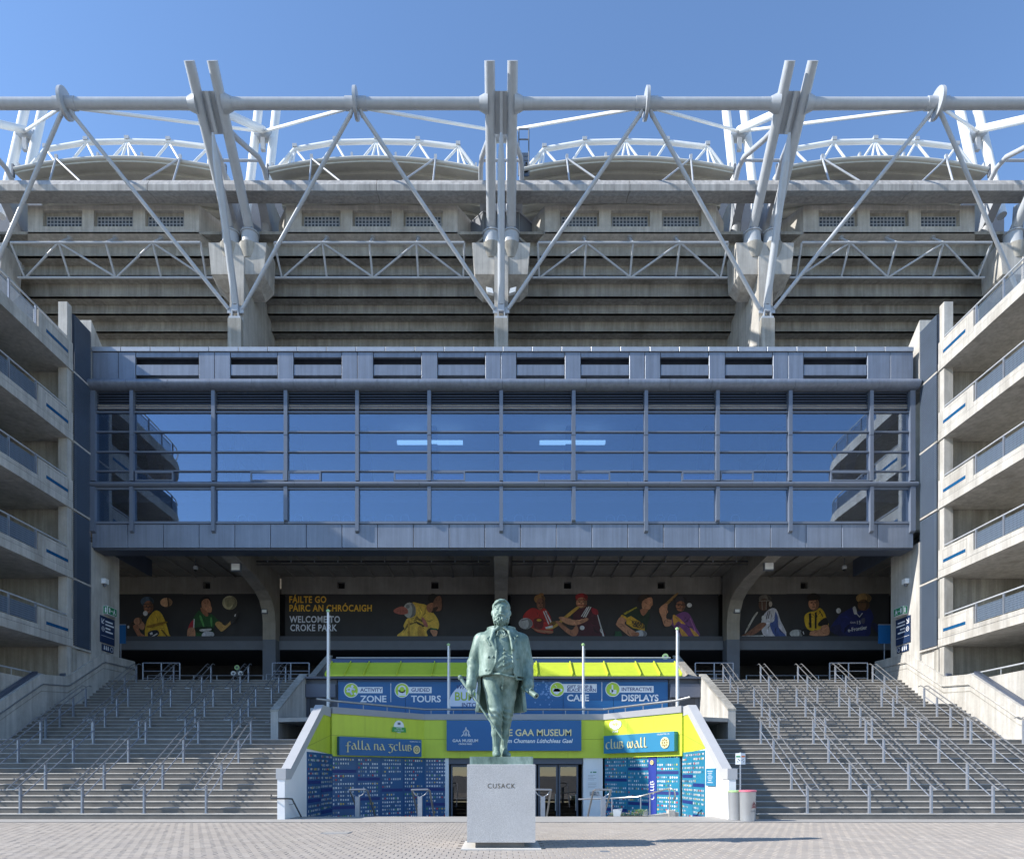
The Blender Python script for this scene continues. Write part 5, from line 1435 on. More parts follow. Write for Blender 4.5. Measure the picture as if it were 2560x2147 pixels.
b = B(); b.face([(3.72, 28.545, 1.38), (3.80, 28.545, 1.38), (3.76, 28.545, 1.46)]); b.box(3.83, 3.98, 28.544, 28.549, 1.39, 1.44); ob('logo', b, M_GREEN, n_, fix=False)
b = B()
for k, w in enumerate((0.3, 0.22, 0.34, 0.26, 0, 0.36, 0.34, 0.36, 0.3)):
    if w: b.box(3.63, 3.63 + w, 28.546, 28.549, 1.28 - k * 0.065, 1.295 - k * 0.065)
ob('text_lines', b, M_COPE, n_)
n_ = thing('small_notice', 'small pale notice below the notice board on the pillar', 'sign', (3.9, 28.56, 0.4))
b = B(); b.box(3.7, 4.1, 28.56, 28.575, 0.42, 0.60); ob('board', b, M_COPEL, n_); b = B(); b.box(3.74, 3.95, 28.552, 28.558, 0.46, 0.50); b.box(3.88, 4.06, 28.552, 28.558, 0.54, 0.57); ob('text_lines', b, M_GREYPAINT, n_)
pq = thing('plaque', 'teal plaque with white lines on the sunlit white flank', 'sign', (6.68, 21.7, 1.0))
b = B(); b.box(6.64, 6.70, 21.25, 22.15, 0.96, 1.52); ob('board', b, M_TEAL, pq)
b = B()
for k in range(7): b.box(6.634, 6.638, 21.42 + 0.06 * (k % 3), 21.98 - 0.06 * (k % 3), 1.42 - k * 0.06, 1.436 - k * 0.06)
ob('text_lines', b, M_SIGNW, pq)
# wall rails on the flanks
for s, x, lab in ((-1, -6.3, 'dark wall handrail bent over the shaded white flank'), (1, 6.62, 'small wall handrail behind the sunlit flank end')):
    h = thing('wall_handrail', lab, 'handrail', (x, 20.3, 0.7))
    b = B()
    if s < 0:
        b.pipe([(x - 0.55, 20.35, 0.72), (x - 0.45, 20.02, 0.62), (x - 0.3, 19.98, 0.62), (x + 0.02, 20.02, 0.62), (x + 0.08, 20.3, 0.60), (x + 0.06, 21.0, 0.20), (x + 0.05, 21.9, -0.35)], 0.024, 8)
    else:
        b.pipe([(x + 0.42, 20.4, 0.72), (x + 0.42, 20.15, 0.66), (x + 0.42, 20.1, 0.5), (x + 0.42, 20.2, 0.44)], 0.022, 8)
    ob('rail', b, mat('dark_rail', (0.05, 0.055, 0.065), 0.35, metal=0.4) if s < 0 else M_RAIL, h, smooth=True)
    b = B()
    if s < 0:
        for y, z in ((20.45, 0.5), (21.6, -0.17)): b.pipe([(x + 0.07, y, z + 0.02), (x + 0.07, y, z - 0.06), (x - 0.06, y, z - 0.08)], 0.012, 6)
    else: b.tube((x + 0.42, 20.2, 0.6), (x + 0.28, 20.2, 0.6), 0.012, n=6)
    ob('bracket', b, M_GALV, h)

# upper storey: slate wings, glazing band carrying the long blue sign, lime roof
b = B(); b.box(-8.66, -7.3, 30.32, 30.6, 2.6, 5.6); b.box(7.46, 8.81, 30.32, 30.6, 2.6, 5.6); b.box(-7.3, 7.46, 30.38, 30.6, 2.6, 5.6); ob('upper_wall', b, M_SLATE, mus)
b = B(); b.box(-8.64, -7.32, 30.12, 30.31, 4.72, 5.30); ob('lintel', b, mat('slate_lintel', (0.10, 0.112, 0.15), 0.5), mus)
b = B(); b.box(7.48, 8.79, 30.12, 30.31, 4.72, 5.30); ob('lintel', b, mat('slate_lintel', (0.10, 0.112, 0.15), 0.5), mus)
for x0, x1 in ((-8.5, -7.5), (7.6, 8.6)):
    b = B(); b.box(x0, x1, 30.27, 30.315, 3.5, 4.68); d = ob('door', b, mat('dark_door', (0.035, 0.04, 0.055), 0.4), mus)
    b = B(); b.box((x0 if x0 < 0 else x1 - 0.22) + 0.06, (x0 if x0 < 0 else x1 - 0.22) + 0.16, 30.2, 30.26, 4.05, 4.25); ob('handle', b, M_SIGNW, d)
b = B(); b.box(-8.7, 8.85, 30.02, 30.33, 5.53, 5.62); ob('eaves', b, M_SLATE, mus)
JX = [-7.75, -6.9, -6.05, -4.6, -3.05, -1.5, 0.05, 1.6, 3.15, 4.7, 6.15, 7.0, 7.95]
for i in range(len(JX) - 1):
    x0, x1 = JX[i], JX[i + 1]
    for f0, f1 in ((0.0, 0.22), (0.235, 1.0)):
        lo = (30.05 + 1.3 * f0, 5.64 + 0.75 * f0); hi = (30.05 + 1.3 * f1, 5.64 + 0.75 * f1)
        b = B()
        b.hexa([(x0 + 0.015, *lo), (x1 - 0.015, *lo), (x1 - 0.015, *hi), (x0 + 0.015, *hi)], [(x0 + 0.015, lo[0] + 0.02, lo[1] + 0.06), (x1 - 0.015, lo[0] + 0.02, lo[1] + 0.06), (x1 - 0.015, hi[0] + 0.02, hi[1] + 0.06), (x0 + 0.015, hi[0] + 0.02, hi[1] + 0.06)])
        ob('roof_panel', b, M_LIME, mus)
b = B()
b.hexa([(-7.8, 30.08, 5.62), (8.0, 30.08, 5.62), (8.0, 31.42, 6.38), (-7.8, 31.42, 6.38)], [(-7.8, 30.1, 5.65), (8.0, 30.1, 5.65), (8.0, 31.44, 6.41), (-7.8, 31.44, 6.41)]); ob('roof_deck', b, M_LIMED, mus)
for x in JX:
    b = B(); b.hexa([(x - 0.02, 30.05, 5.66), (x + 0.02, 30.05, 5.66), (x + 0.02, 31.35, 6.42), (x - 0.02, 31.35, 6.42)], [(x - 0.02, 30.02, 5.76), (x + 0.02, 30.02, 5.76), (x + 0.02, 31.32, 6.52), (x - 0.02, 31.32, 6.52)]); ob('roof_seam', b, M_LIME, mus)
b = B(); b.box(-7.8, 8.0, 31.4, 31.62, 6.40, 6.62); b.box(-7.8, 8.0, 31.62, 34.5, 6.45, 6.58); ob('roof_gutter', b, M_NAVYP, mus)
b = B(); b.tube((-7.6, 31.45, 6.68), (7.8, 31.45, 6.68), 0.03, n=8); ob('safety_rail', b, M_STEEL, mus, smooth=True)

# terrace rail
tr = thing('terrace_rail', 'round grey pipe rail along the museum terrace coping', 'railing', (0, 28.6, 3.83))
pts = [(-6.75, 24.95, 4.08), (-6.35, 25.35, 4.06), (-3.22, 28.6, 4.04), (4.29, 28.6, 4.04), (6.5, 25.35, 4.06), (6.9, 24.95, 4.14)]
b = B(); b.pipe(pts, 0.045, 10); ob('rail', b, M_RAIL, tr, smooth=True)
b = B()
for p, q, n in ((pts[1], pts[2], 4), (pts[2], pts[3], 8), (pts[3], pts[4], 4)):
    for k in range(n):
        f = (k + 0.3) / n; x, y = p[0] + (q[0] - p[0]) * f, p[1] + (q[1] - p[1]) * f; b.tube((x, y, 3.8), (x, y, 4.05), 0.018, n=6)
ob('posts', b, M_GALV, tr)

# flagpoles
for u, vt, Y, lab in ((820, 1530, 25.9, 'tall white flagpole, empty, at the shaded end of the terrace'), (1121, 1614, 29.2, 'shorter white flagpole on the terrace beside the rounded white print'), (1458, 1614, 29.2, 'shorter white flagpole on the terrace beside the cafe lettering'), (1693, 1575, 25.9, 'tall white flagpole, empty, at the sunlit end of the terrace')):
    x, y, z = at(u, vt, Y)
    f = thing('flagpole', lab, 'flagpole', (x, y, 3.5), 'flagpoles on the museum terrace')
    b = B(); b.tube((x, y, 3.5), (x, y, z), 0.055, 0.04, n=12); ob('pole', b, M_STEELW, f, smooth=True)
    b = B(); b.lathe([(0.02, 0.0), (0.07, 0.02), (0.075, 0.07), (0.03, 0.11)], (x, y, z), 12); ob('finial', b, M_PGREEN, f, smooth=True)
    b = B(); b.tube((x + 0.07, y, z - 0.1), (x + 0.07, y, 4.0), 0.006, n=5); b.box(x + 0.04, x + 0.09, y - 0.02, y + 0.02, 4.1, 4.2); ob('halyard', b, M_STEELW, f)


# ------------------------------------------------------------------ signs on the museum
def arc(cx, cy, rx, ry, a0, a1, n=14):
    return [(cx + rx * math.cos(math.radians(a0 + (a1 - a0) * k / n)), cy + ry * math.sin(math.radians(a0 + (a1 - a0) * k / n))) for k in range(n + 1)]


UNCIAL = {
    'a': (1.06, [[(0.30, 1.0), (0.5, 0.93), (0.68, 0.6), (0.80, 0.18), (1.0, 0.0)], arc(0.42, 0.33, 0.34, 0.33, 50, 330)]),
    'b': (0.98, [[(0.14, 1.05), (0.14, 0.0)], arc(0.36, 0.78, 0.32, 0.24, 130, -90), arc(0.40, 0.27, 0.40, 0.28, 95, -140)]),
    'c': (0.98, [arc(0.52, 0.5, 0.45, 0.5, 55, 310)]),
    'f': (0.95, [[(0.36, 1.05), (0.36, -0.42)], [(0.30, 0.98), (0.5, 1.2), (0.92, 1.16)], [(0.0, 0.56), (0.82, 0.56)], [(0.16, -0.42), (0.58, -0.42)]]),
    'l': (0.66, [[(0.16, 1.45), (0.16, 0.22), (0.30, 0.02), (0.62, 0.06)]]),
    'n': (1.08, [[(0.14, 1.0), (0.14, 0.0)], [(0.14, 0.72), (0.36, 0.98), (0.66, 0.94), (0.76, 0.6), (0.76, 0.16), (0.98, 0.0)]]),
    'g': (1.02, [[(0.02, 1.0), (0.98, 1.0)], [(0.48, 1.0), (0.30, 0.66), (0.68, 0.55), (0.86, 0.2), (0.74, -0.28), (0.40, -0.42), (0.06, -0.26)]]),
    'u': (1.06, [[(0.12, 1.0), (0.12, 0.36), (0.28, 0.04), (0.56, 0.06), (0.80, 0.34)], [(0.80, 1.0), (0.80, 0.14), (1.0, 0.0)]]),
    'w': (1.42, [[(0.30, 1.0), (0.10, 0.55), (0.26, 0.05), (0.54, 0.06), (0.66, 0.5), (0.64, 0.9)], [(0.66, 0.5), (0.76, 0.06), (1.06, 0.02), (1.24, 0.42), (1.06, 1.0)]]),
    ' ': (0.55, []),
}


def uncial(name, s, p, u_dir, z, size, m, parent, depth=0.03, n_out=None, up=(0, 0, 1), nib=(0.085, 0.045), space=1.08):
    """calligraphic letters: broad-nib strokes drawn along u_dir from p at baseline z"""
    b = B(); a = 0.0
    ux, uy = u_dir
    nx, ny = (uy, -ux) if n_out is None else n_out

    def P(x, y, o):
        return (p[0] + (ux * x) * size + nx * o, p[1] + (uy * x) * size + ny * o, z + y * size) if up == (0, 0, 1) else (p[0] + ux * (-y) * size + nx * o, p[1] + uy * (-y) * size + ny * o, z + x * size)
    for ch in s:
        adv, strokes = UNCIAL[ch]
        for stx in strokes:
            pts = []
            for i in range(len(stx) - 1):
                for k in range(3):
                    t = k / 3; pts.append((stx[i][0] + (stx[i + 1][0] - stx[i][0]) * t, stx[i][1] + (stx[i + 1][1] - stx[i][1]) * t))
            pts.append(stx[-1])
            for i in range(len(pts) - 1):
                (x0, y0), (x1, y1) = pts[i], pts[i + 1]
                q = [(x0 - nib[0], y0 - nib[1]), (x1 - nib[0], y1 - nib[1]), (x1 + nib[0], y1 + nib[1]), (x0 + nib[0], y0 + nib[1])]
                b.hexa([P(a + x, y, depth) for x, y in q], [P(a + x, y, 0.0) for x, y in q])
        a += adv * space
    return ob(name, b, m, parent), a * size


def on_wall(p, q):
    dx, dy = q[0] - p[0], q[1] - p[1]; L = math.hypot(dx, dy)
    return L, (dx / L, dy / L), (dy / L, -dx / L), math.atan2(dy, dx)


def sign_box(name, lab, p, q, s0, s1, z0, z1, d, m):
    L, u, n, ang = on_wall(p, q)
    a = (p[0] + u[0] * L * s0, p[1] + u[1] * L * s0); c = (p[0] + u[0] * L * s1, p[1] + u[1] * L * s1)
    t = thing(name, lab, 'sign', (a[0], a[1], z0))
    b = B(); b.wall((a[0] + n[0] * d, a[1] + n[1] * d), (c[0] + n[0] * d, c[1] + n[1] * d), z0, z0, z1, z1, d - 0.005); ob('sign_board', b, m, t)
    f = lambda along, o: (a[0] + u[0] * along + n[0] * (d + o), a[1] + u[1] * along + n[1] * (d + o))
    return t, f, u, n, ang, L * (s1 - s0)


def rosette(t, c, u, n, r, z):
    """round knotwork emblem: disc, ring of lobes"""
    n = Vector((n[0], n[1], 0)); U = Vector((u[0], u[1], 0)); Z = Vector((0, 0, 1)); C = Vector((c[0], c[1], z))
    b = B(); b.tube(C, C + n * 0.03, r, n=24); ob('emblem', b, M_GOLD, t, smooth=True)
    b = B()
    for k in range(8):
        a = 2 * PI * k / 8; p = C + U * (r * 0.55 * math.cos(a)) + Z * (r * 0.55 * math.sin(a)); b.tube(p + n * 0.03, p + n * 0.036, r * 0.16, n=8)
    b.tube(C + n * 0.03, C + n * 0.036, r * 0.16, n=8); ob('emblem_knots', b, flat(lin(90, 80, 40)), t)


t, f, u, n, ang, L = sign_box('club_sign', 'blue box sign with cream Irish uncial lettering on the shaded wing', WL[0], WL[1], 0.05, 0.94, 2.04, 2.74, 0.16, M_BLUE)
c0 = f(0.27, 0.0)
_, w = uncial('lettering', 'falla na gclub', c0, u, 2.27, 0.235, M_GOLD, t)
e = f(L - 0.27, 0.0); rosette(t, e, u, n, 0.17, 2.33)
e = f(L - 0.62, 0.005); text('small_lettering', 'CELEBRATING 125', 0.07, (e[0], e[1], 2.63), M_SIGNW, t, rotz=ang, ext=0.001)
t, f, u, n, ang, L = sign_box('club_sign', 'teal box sign with cream lettering and round emblem on the sunlit wing', WR[0], WR[1], 0.05, 0.955, 2.18, 2.90, 0.2, M_TEAL)
c0 = f(0.14, 0.0); uncial('lettering', 'club wall', c0, u, 2.36, 0.27, M_GOLD, t)
e = f(L - 0.44, 0.0); rosette(t, e, u, n, 0.21, 2.50)
e = f(L - 0.85, 0.005); text('small_lettering', 'CELEBRATING 125', 0.075, (e[0], e[1], 2.80), M_SIGNW, t, rotz=ang, ext=0.001)
L_, u, n, ang = on_wall((5.72, 26.50), (5.95, 26.15))
wd, _ = uncial('lettering', 'club', (5.72 + 0.23 * 0.75 + n[0] * 0.02, 26.50 - 0.35 * 0.75 + n[1] * 0.02), u, 0.35, 0.19, M_SIGNW, mus, depth=0.012, up=(1, 0, 0), nib=(0.085, 0.06))
rosette(mus, (5.835 + n[0] * 0.02, 26.325 + n[1] * 0.02), u, n, 0.09, 1.78)

# main sign
G = thing('museum_sign', 'wide blue museum name sign behind the statue', 'sign', (0.5, 28.4, 2.3))
b = B(); b.box(-2.26, 3.32, 28.3, 28.49, 2.30, 3.56); ob('sign_board', b, M_BLUE, G)
kk = 28.29 / FPX
sp = lambda u_, v_: ((u_ - CX) * kk, 28.29, EYE + (HY - v_) * kk)
text('lettering', 'THE GAA MUSEUM', 0.385, sp(1429.5, 1838.5), M_GOLD, G, align='RIGHT', bold=0.006, ext=0.012, sx=0.97)
text('lettering', 'Músaem Chumann Lúthchleas Gael', 0.235, sp(1430.5, 1856), M_SIGNW, G, align='RIGHT', bold=0.005, shear=0.22, ext=0.006, sx=0.98)
text('lettering', 'GAA MUSEUM', 0.165, sp(1163.5, 1854), M_SIGNW, G, align='CENTER', bold=0.003, sx=1.03)
text('lettering', 'CROKE PARK', 0.095, sp(1163.5, 1861), M_SIGNW, G, align='CENTER', bold=0.002)


def leapers(name, c, s, m, parent, y, U=(1, 0), n=(0, -1)):
    """three leaping players reaching for a ball, drawn as thick strokes; s = metres per unit"""
    b = B()
    st = [[(0.0, 0.62), (0.02, 0.35), (0.0, 0.2)], [(0.0, 0.2), (-0.08, -0.05), (-0.16, -0.38)], [(0.02, 0.2), (0.12, -0.02), (0.1, -0.35)], [(0.0, 0.55), (-0.12, 0.78), (-0.05, 0.98)], [(0.02, 0.55), (0.12, 0.75), (0.04, 0.95)],
          [(-0.32, 0.45), (-0.38, 0.15), (-0.5, -0.1), (-0.78, -0.4)], [(-0.38, 0.15), (-0.3, -0.1), (-0.36, -0.32)], [(-0.32, 0.42), (-0.15, 0.6), (-0.08, 0.72)], [(-0.34, 0.4), (-0.55, 0.3)],
          [(0.34, 0.5), (0.42, 0.15), (0.56, -0.1), (0.72, -0.42)], [(0.42, 0.15), (0.34, -0.15), (0.48, -0.4)], [(0.34, 0.45), (0.18, 0.62), (0.1, 0.74)], [(0.36, 0.42), (0.58, 0.34)]]
    T = Vector((n[0], n[1], 0)) * 0.004
    U_ = Vector((U[0], U[1], 0)); C = Vector(c)
    W = lambda x, z: C + U_ * (x * s) + Vector((0, 0, z * s))
    for L_ in st:
        for (x0, z0), (x1, z1) in zip(L_[:-1], L_[1:]):
            dx, dz = x1 - x0, z1 - z0; l = math.hypot(dx, dz); ox, oz = -dz / l * 0.055, dx / l * 0.055
            q = [W(x0 + ox, z0 + oz), W(x1 + ox * 0.8, z1 + oz * 0.8), W(x1 - ox * 0.8, z1 - oz * 0.8), W(x0 - ox, z0 - oz)]
            b.hexa([p + T for p in q], q)
    for x, z, r in ((0.0, 1.06, 0.09), (0.0, 0.68, 0.09), (-0.3, 0.55, 0.085), (0.32, 0.6, 0.085)):
        b.tube(W(x, z), W(x, z) + T, r * s, n=12)
    return ob(name, b, m, parent)


leapers('emblem', sp(1165, 1834), 0.245, M_SIGNW, G, 28.29)

# badge and wifi mark
L_, u, n, ang = on_wall(*WL)
c = (-6.3 + 3.08 * 0.70 + n[0] * 0.01, 25.4 + 3.1 * 0.70 + n[1] * 0.01)
t = thing('rating_badge', 'round white badge with green ribbon on the shaded lime wing', 'badge', (c[0], c[1], 3.1))
C = Vector((c[0], c[1], 3.24)); N3 = Vector((n[0], n[1], 0)); U3 = Vector((u[0], u[1], 0))
b = B(); b.tube(C, C + N3 * 0.02, 0.25, n=24); ob('disc', b, M_SIGNW, t, smooth=True)
b = B(); b.hexa([C + U3 * -0.36 + N3 * 0.03 + Vector((0, 0, -0.22)), C + U3 * 0.36 + N3 * 0.03 + Vector((0, 0, -0.22)), C + U3 * 0.32 + N3 * 0.03 + Vector((0, 0, -0.02)), C + U3 * -0.32 + N3 * 0.03 + Vector((0, 0, -0.02))], [C + U3 * -0.36 + N3 * 0.022 + Vector((0, 0, -0.22)), C + U3 * 0.36 + N3 * 0.022 + Vector((0, 0, -0.22)), C + U3 * 0.32 + N3 * 0.022 + Vector((0, 0, -0.02)), C + U3 * -0.32 + N3 * 0.022 + Vector((0, 0, -0.02))]); ob('ribbon', b, flat(lin(60, 150, 70)), t)
pc = C + N3 * 0.034
text('lettering', 'RATED', 0.09, (pc.x, pc.y, 3.145), M_SIGNW, t, rotz=ang, align='CENTER', ext=0.001)
text('lettering', 'EXCELLENT', 0.085, (pc.x, pc.y, 3.06), M_SIGNW, t, rotz=ang, align='CENTER', ext=0.001)
b = B(); b.box(-0.06, 0.06, -0.01, 0, 0, 0.09)
pz = C + N3 * 0.022
b = B(); b.hexa([pz + U3 * -0.07 + Vector((0, 0, 0.08)), pz + U3 * 0.07 + Vector((0, 0, 0.08)), pz + U3 * 0.07 + Vector((0, 0, 0.17)), pz + U3 * -0.07 + Vector((0, 0, 0.17))], [p_ + N3 * 0.004 for p_ in (pz + U3 * -0.07 + Vector((0, 0, 0.08)), pz + U3 * 0.07 + Vector((0, 0, 0.08)), pz + U3 * 0.07 + Vector((0, 0, 0.17)), pz + U3 * -0.07 + Vector((0, 0, 0.17)))]); ob('badge_mark', b, M_GREYPAINT, t)
L_, u, n, ang = on_wall(*WR)
c = (4.29 + 2.33 * 0.17 + n[0] * 0.012, 28.5 - 3.5 * 0.17 + n[1] * 0.012)
t = thing('wifi_sign', 'white wifi zone mark on the lime wing at the shadow edge', 'sign', (c[0], c[1], 3.1))
C = Vector((c[0], c[1], 3.36)); N3 = Vector((n[0], n[1], 0)); U3 = Vector((u[0], u[1], 0))
b = B()
for dx, dz, r in ((-0.22, 0, 0.14), (0.2, 0, 0.14), (0, 0.03, 0.17), (0.0, -0.06, 0.16), (-0.1, -0.08, 0.12), (0.12, -0.08, 0.12)):
    p = C + U3 * dx + Vector((0, 0, dz)); b.tube(p, p + N3 * (0.008 + 0.002 * r * 10), r, n=18)
ob('cloud', b, M_SIGNW, t, smooth=True)
pc = C + N3 * 0.02
text('lettering', 'WiFi', 0.2, (pc.x, pc.y, 3.29), M_LIME, t, rotz=ang, align='CENTER', ext=0.001, bold=0.003)
text('lettering', 'ZONE', 0.12, (pc.x, pc.y, 3.03), M_SIGNW, t, rotz=ang, align='CENTER', ext=0.001, bold=0.003)

# long blue sign of the upper storey
K = thing('attraction_sign', 'long blue sign listing the attractions under the lime roof', 'sign', (0, 30.3, 3.5))
JB = [-7.24, -4.25, -1.72, 0.6, 2.75, 4.98, 7.4]
for x0, x1 in zip(JB[:-1], JB[1:]):
    b = B(); b.box(x0 + 0.008, x1 - 0.008, 30.29, 30.37, 3.5, 5.42); ob('sign_panel', b, M_BLUE, K)
b = B(); b.box(-7.24, 7.4, 30.285, 30.37, 5.425, 5.52); ob('top_frame', b, M_NAVYP, K)
b = B(); b.box(-7.24, 7.4, 30.2865, 30.289, 4.62, 4.632); ob('panel_line', b, M_NAVYP, K)
kk2 = 30.28 / FPX
kp = lambda u_, v_, o=0.0: ((u_ - CX) * kk2, 30.28 - o, EYE + (HY - v_) * kk2)
M_LIMEG = mat('print_lime', (0.42, 0.60, 0.04), 0.5)


def icon(uc, vc, lab):
    x, y, z = kp(uc, vc)
    b = B(); b.tube((x, y, z), (x, y + 0.008, z), 0.33, n=28); ob('icon_ring', b, M_SIGNW, K, smooth=True)
    b = B(); b.tube((x, y - 0.004, z), (x, y, z), 0.295, n=28); ob('icon_disc', b, M_LIMEG, K, smooth=True)
    b = B()
    if lab == 'run':
        for (x0, z0), (x1, z1) in (((0.02, 0.1), (-0.04, -0.06)), ((-0.04, -0.06), (-0.2, -0.05)), ((-0.04, -0.06), (0.04, -0.2)), ((0.02, 0.08), (0.17, 0.02)), ((0.02, 0.08), (-0.12, 0.1)), ((-0.12, 0.1), (-0.19, 0.02))):
            b.tube((x + x0, y - 0.006, z + z0), (x + x1, y - 0.006, z + z1), 0.045, n=8)
        b.tube((x + 0.05, y - 0.008, z + 0.18), (x + 0.05, y, z + 0.18), 0.06, n=12); b.tube((x + 0.18, y - 0.008, z - 0.15), (x + 0.18, y, z - 0.15), 0.055, n=12)
    elif lab == 'guide':
        b.tube((x, y - 0.006, z + 0.05), (x, y, z + 0.05), 0.17, n=18); b.box(x - 0.17, x + 0.17, y - 0.006, y, z - 0.24, z + 0.02)
        ob('icon_sign', b, M_SIGNW, K); b = B(); b.tube((x, y - 0.01, z + 0.04), (x, y - 0.006, z + 0.04), 0.11, n=18); ob('icon_face', b, M_LIMEG, K); return
    elif lab == 'cup':
        b.prism([(0, 0)] * 0 + [(x - 0.2, y - 0.006), (x + 0.14, y - 0.006), (x + 0.14, y), (x - 0.2, y)], z - 0.1, z + 0.04)
        b.tube((x - 0.03, y - 0.006, z - 0.08), (x - 0.03, y, z - 0.08), 0.14, n=18); b.tube((x + 0.16, y - 0.006, z - 0.03), (x + 0.16, y, z - 0.03), 0.07, n=12); b.tube((x - 0.1, y - 0.004, z + 0.2), (x - 0.02, y - 0.004, z + 0.1), 0.02, n=6)
    else:
        b.box(x - 0.05, x + 0.02, y - 0.006, y, z - 0.12, z + 0.2); b.box(x - 0.05, x + 0.16, y - 0.006, y, z - 0.2, z - 0.02); b.box(x - 0.13, x - 0.06, y - 0.006, y, z - 0.14, z + 0.0)
    ob('icon_sign', b, M_SIGNW, K)


def block(uc, vc, ic, bu0, bu1, bv0, bv1, lines, big, bu, bv, sx=1.0):
    x0, y, z1 = kp(bu0, bv0); x1, _, z0 = kp(bu1, bv1)
    b = B(); b.box(x0, x1, y + 0.002, y + 0.007, z0, z1); ob('label_box', b, M_SIGNW, K)
    icon(uc, vc, ic)
    for s, tu, tv, sz in lines: text('lettering', s, sz, kp(tu, tv, 0.0), M_TXTBLUE, K, bold=0.004, ext=0.001)
    text('lettering', big, 0.40, kp(bu, bv), M_SIGNW, K, bold=0.010, ext=0.002, sx=sx)


block(878, 1725, 'run', 888, 956.5, 1716.5, 1732, [('ACTIVITY', 901, 1728.3, 0.225)], 'ZONE', 901, 1754, 1.05)
block(1005, 1725, 'guide', 1015, 1079, 1716.5, 1732, [('GUIDED', 1028, 1728.3, 0.225)], 'TOURS', 1028, 1754, 1.03)
block(1393, 1722.7, 'cup', 1403, 1492, 1709, 1730.5, [('GIFT SHOP &', 1417.5, 1720, 0.195), ('BLACKTHORN', 1417.5, 1728.2, 0.195)], 'CAFE', 1417, 1751.5, 1.05)
block(1532, 1722.7, 'hand', 1542, 1634, 1714, 1730.5, [('INTERACTIVE', 1553.5, 1726.5, 0.225)], 'DISPLAYS', 1553, 1751.5, 0.99)
b = B()
for uu, v0, v1 in ((977, 1707, 1754), (1504.7, 1704, 1752)):
    x, y, z1 = kp(uu, v0); _, _, z0 = kp(uu, v1); b.box(x - 0.012, x + 0.012, y + 0.001, y + 0.007, z0, z1)
ob('divider', b, M_SIGNW, K)
# rounded white print with the part-hidden slogan
x, y, z = kp(1190, 1765)
b = B(); pts = [(x + 1.22 * math.cos(a), z + 1.12 * math.sin(a)) for a in [PI * k / 24 for k in range(25)]]
pts = [(px, min(pz, 5.40)) for px, pz in pts]
b.add([(px, y + 0.001, pz) for px, pz in pts] + [(px, y + 0.007, pz) for px, pz in pts], [tuple(range(25)), tuple(range(25, 50))[::-1]] + [(k, k + 25, k + 26, k + 1) for k in range(24)]); ob('rounded_print', b, mat('print_pale_blue', (0.60, 0.66, 0.78), 0.5), K)
text('lettering', 'WHERE', 0.26, kp(1140, 1721.5, 0.002), M_TXTBLUE, K, shear=0.2, bold=0.005, ext=0.001)
text('lettering', 'BUMP', 0.52, kp(1136, 1750, 0.002), mat('print_olive', (0.33, 0.46, 0.06), 0.5), K, bold=0.012, ext=0.001, sx=0.9)
text('lettering', 'INTO', 0.27, kp(1154, 1766.5, 0.002), M_TXTBLUE, K, bold=0.004, ext=0.001)
b = B(); b2_ = B()
for k in range(70):
    uu = 1342 + rnd.gauss(0, 18) + 22; vv = 1722 + rnd.gauss(0, 20)
    if not (1335 < uu < 1385 and 1700 < vv < 1775): continue
    x, y, z = kp(uu, vv); r = rnd.uniform(0.02, 0.06)
    (b if k % 2 else b2_).tube((x, y + 0.003 - 0.0001 * k, z), (x, y + 0.008, z), r, n=7)
ob('printed_blossom', b, mat('print_sky', (0.13, 0.26, 0.5), 0.5), K); ob('printed_blossom', b2_, mat('print_mid_blue', (0.06, 0.16, 0.36), 0.5), K)

# ------------------------------------------------------------------ steps rails, ramp rail, planter
for u_, lab in ((894, 'first looped steel rail of the sunken steps on the shaded side'), (1050, 'second looped steel rail of the sunken steps next to the statue'), (1357, 'looped steel rail of the sunken steps right beside the granite pedestal'), (1508, 'looped steel rail of the sunken steps before the pale pillar')):
    x, y, z = at(u_, 2040, 21.65)
    s = 1 if u_ < 1253 else -1
    h = thing('step_rail', lab, 'handrail', (x, y, 0), 'rails of the sunken steps')
    b = B(); b.box(x - 0.07, x + 0.07, y - 0.05, y + 0.05, -0.17, 0.62); ob('post', b, M_GALV, h)
    b = B(); b.pipe([(x - 0.26 * s, y - 0.02, 0.84), (x + 0.24 * s, y - 0.02, 0.85), (x + 0.3 * s, y + 0.1, 0.80), (x + 0.32 * s, y + 1.0, 0.12), (x + 0.32 * s, y + 1.7, -0.35)], 0.03, 8); b.pipe([(x - 0.26 * s, y - 0.02, 0.84), (x - 0.26 * s, y + 0.1, 0.80), (x - 0.2 * s, y + 1.7, -0.35)], 0.03, 8); ob('rail', b, M_RAIL, h, smooth=True)
    b = B(); b.pipe([(x, y, 0.6), (x - 0.15 * s, y, 0.68), (x - 0.22 * s, y, 0.8)], 0.015, 6); b.pipe([(x, y, 0.6), (x + 0.15 * s, y, 0.68), (x + 0.24 * s, y, 0.8)], 0.015, 6); ob('bracket', b, M_GALV, h)
rr = thing('ramp_rail', 'thin curved steel ramp rail before the teal crest wall', 'handrail', (4, 24, 0))
P = [at(1446, 1997, 25), at(1520, 1995, 24.6), at(1595, 1991, 24.2), at(1640, 1979, 23.4), at(1676, 1969, 22.6), at(1686, 1974, 22.5), at(1688, 1990, 22.5), at(1684, 1999, 22.6)]
b = B(); b.pipe(P, 0.028, 8); ob('rail', b, M_RAIL, rr, smooth=True)
for u_, v_, Y in ((1530, 1995, 24.5), (1602, 1990, 24.1), (1625, 1983, 23.6), (1674, 1969, 22.65)):
    p = at(u_, v_, Y); b = B(); b.tube((p[0], p[1], p[2]), (p[0], p[1], -1.0), 0.024, n=8); ob('post', b, M_GALV, rr, smooth=True)
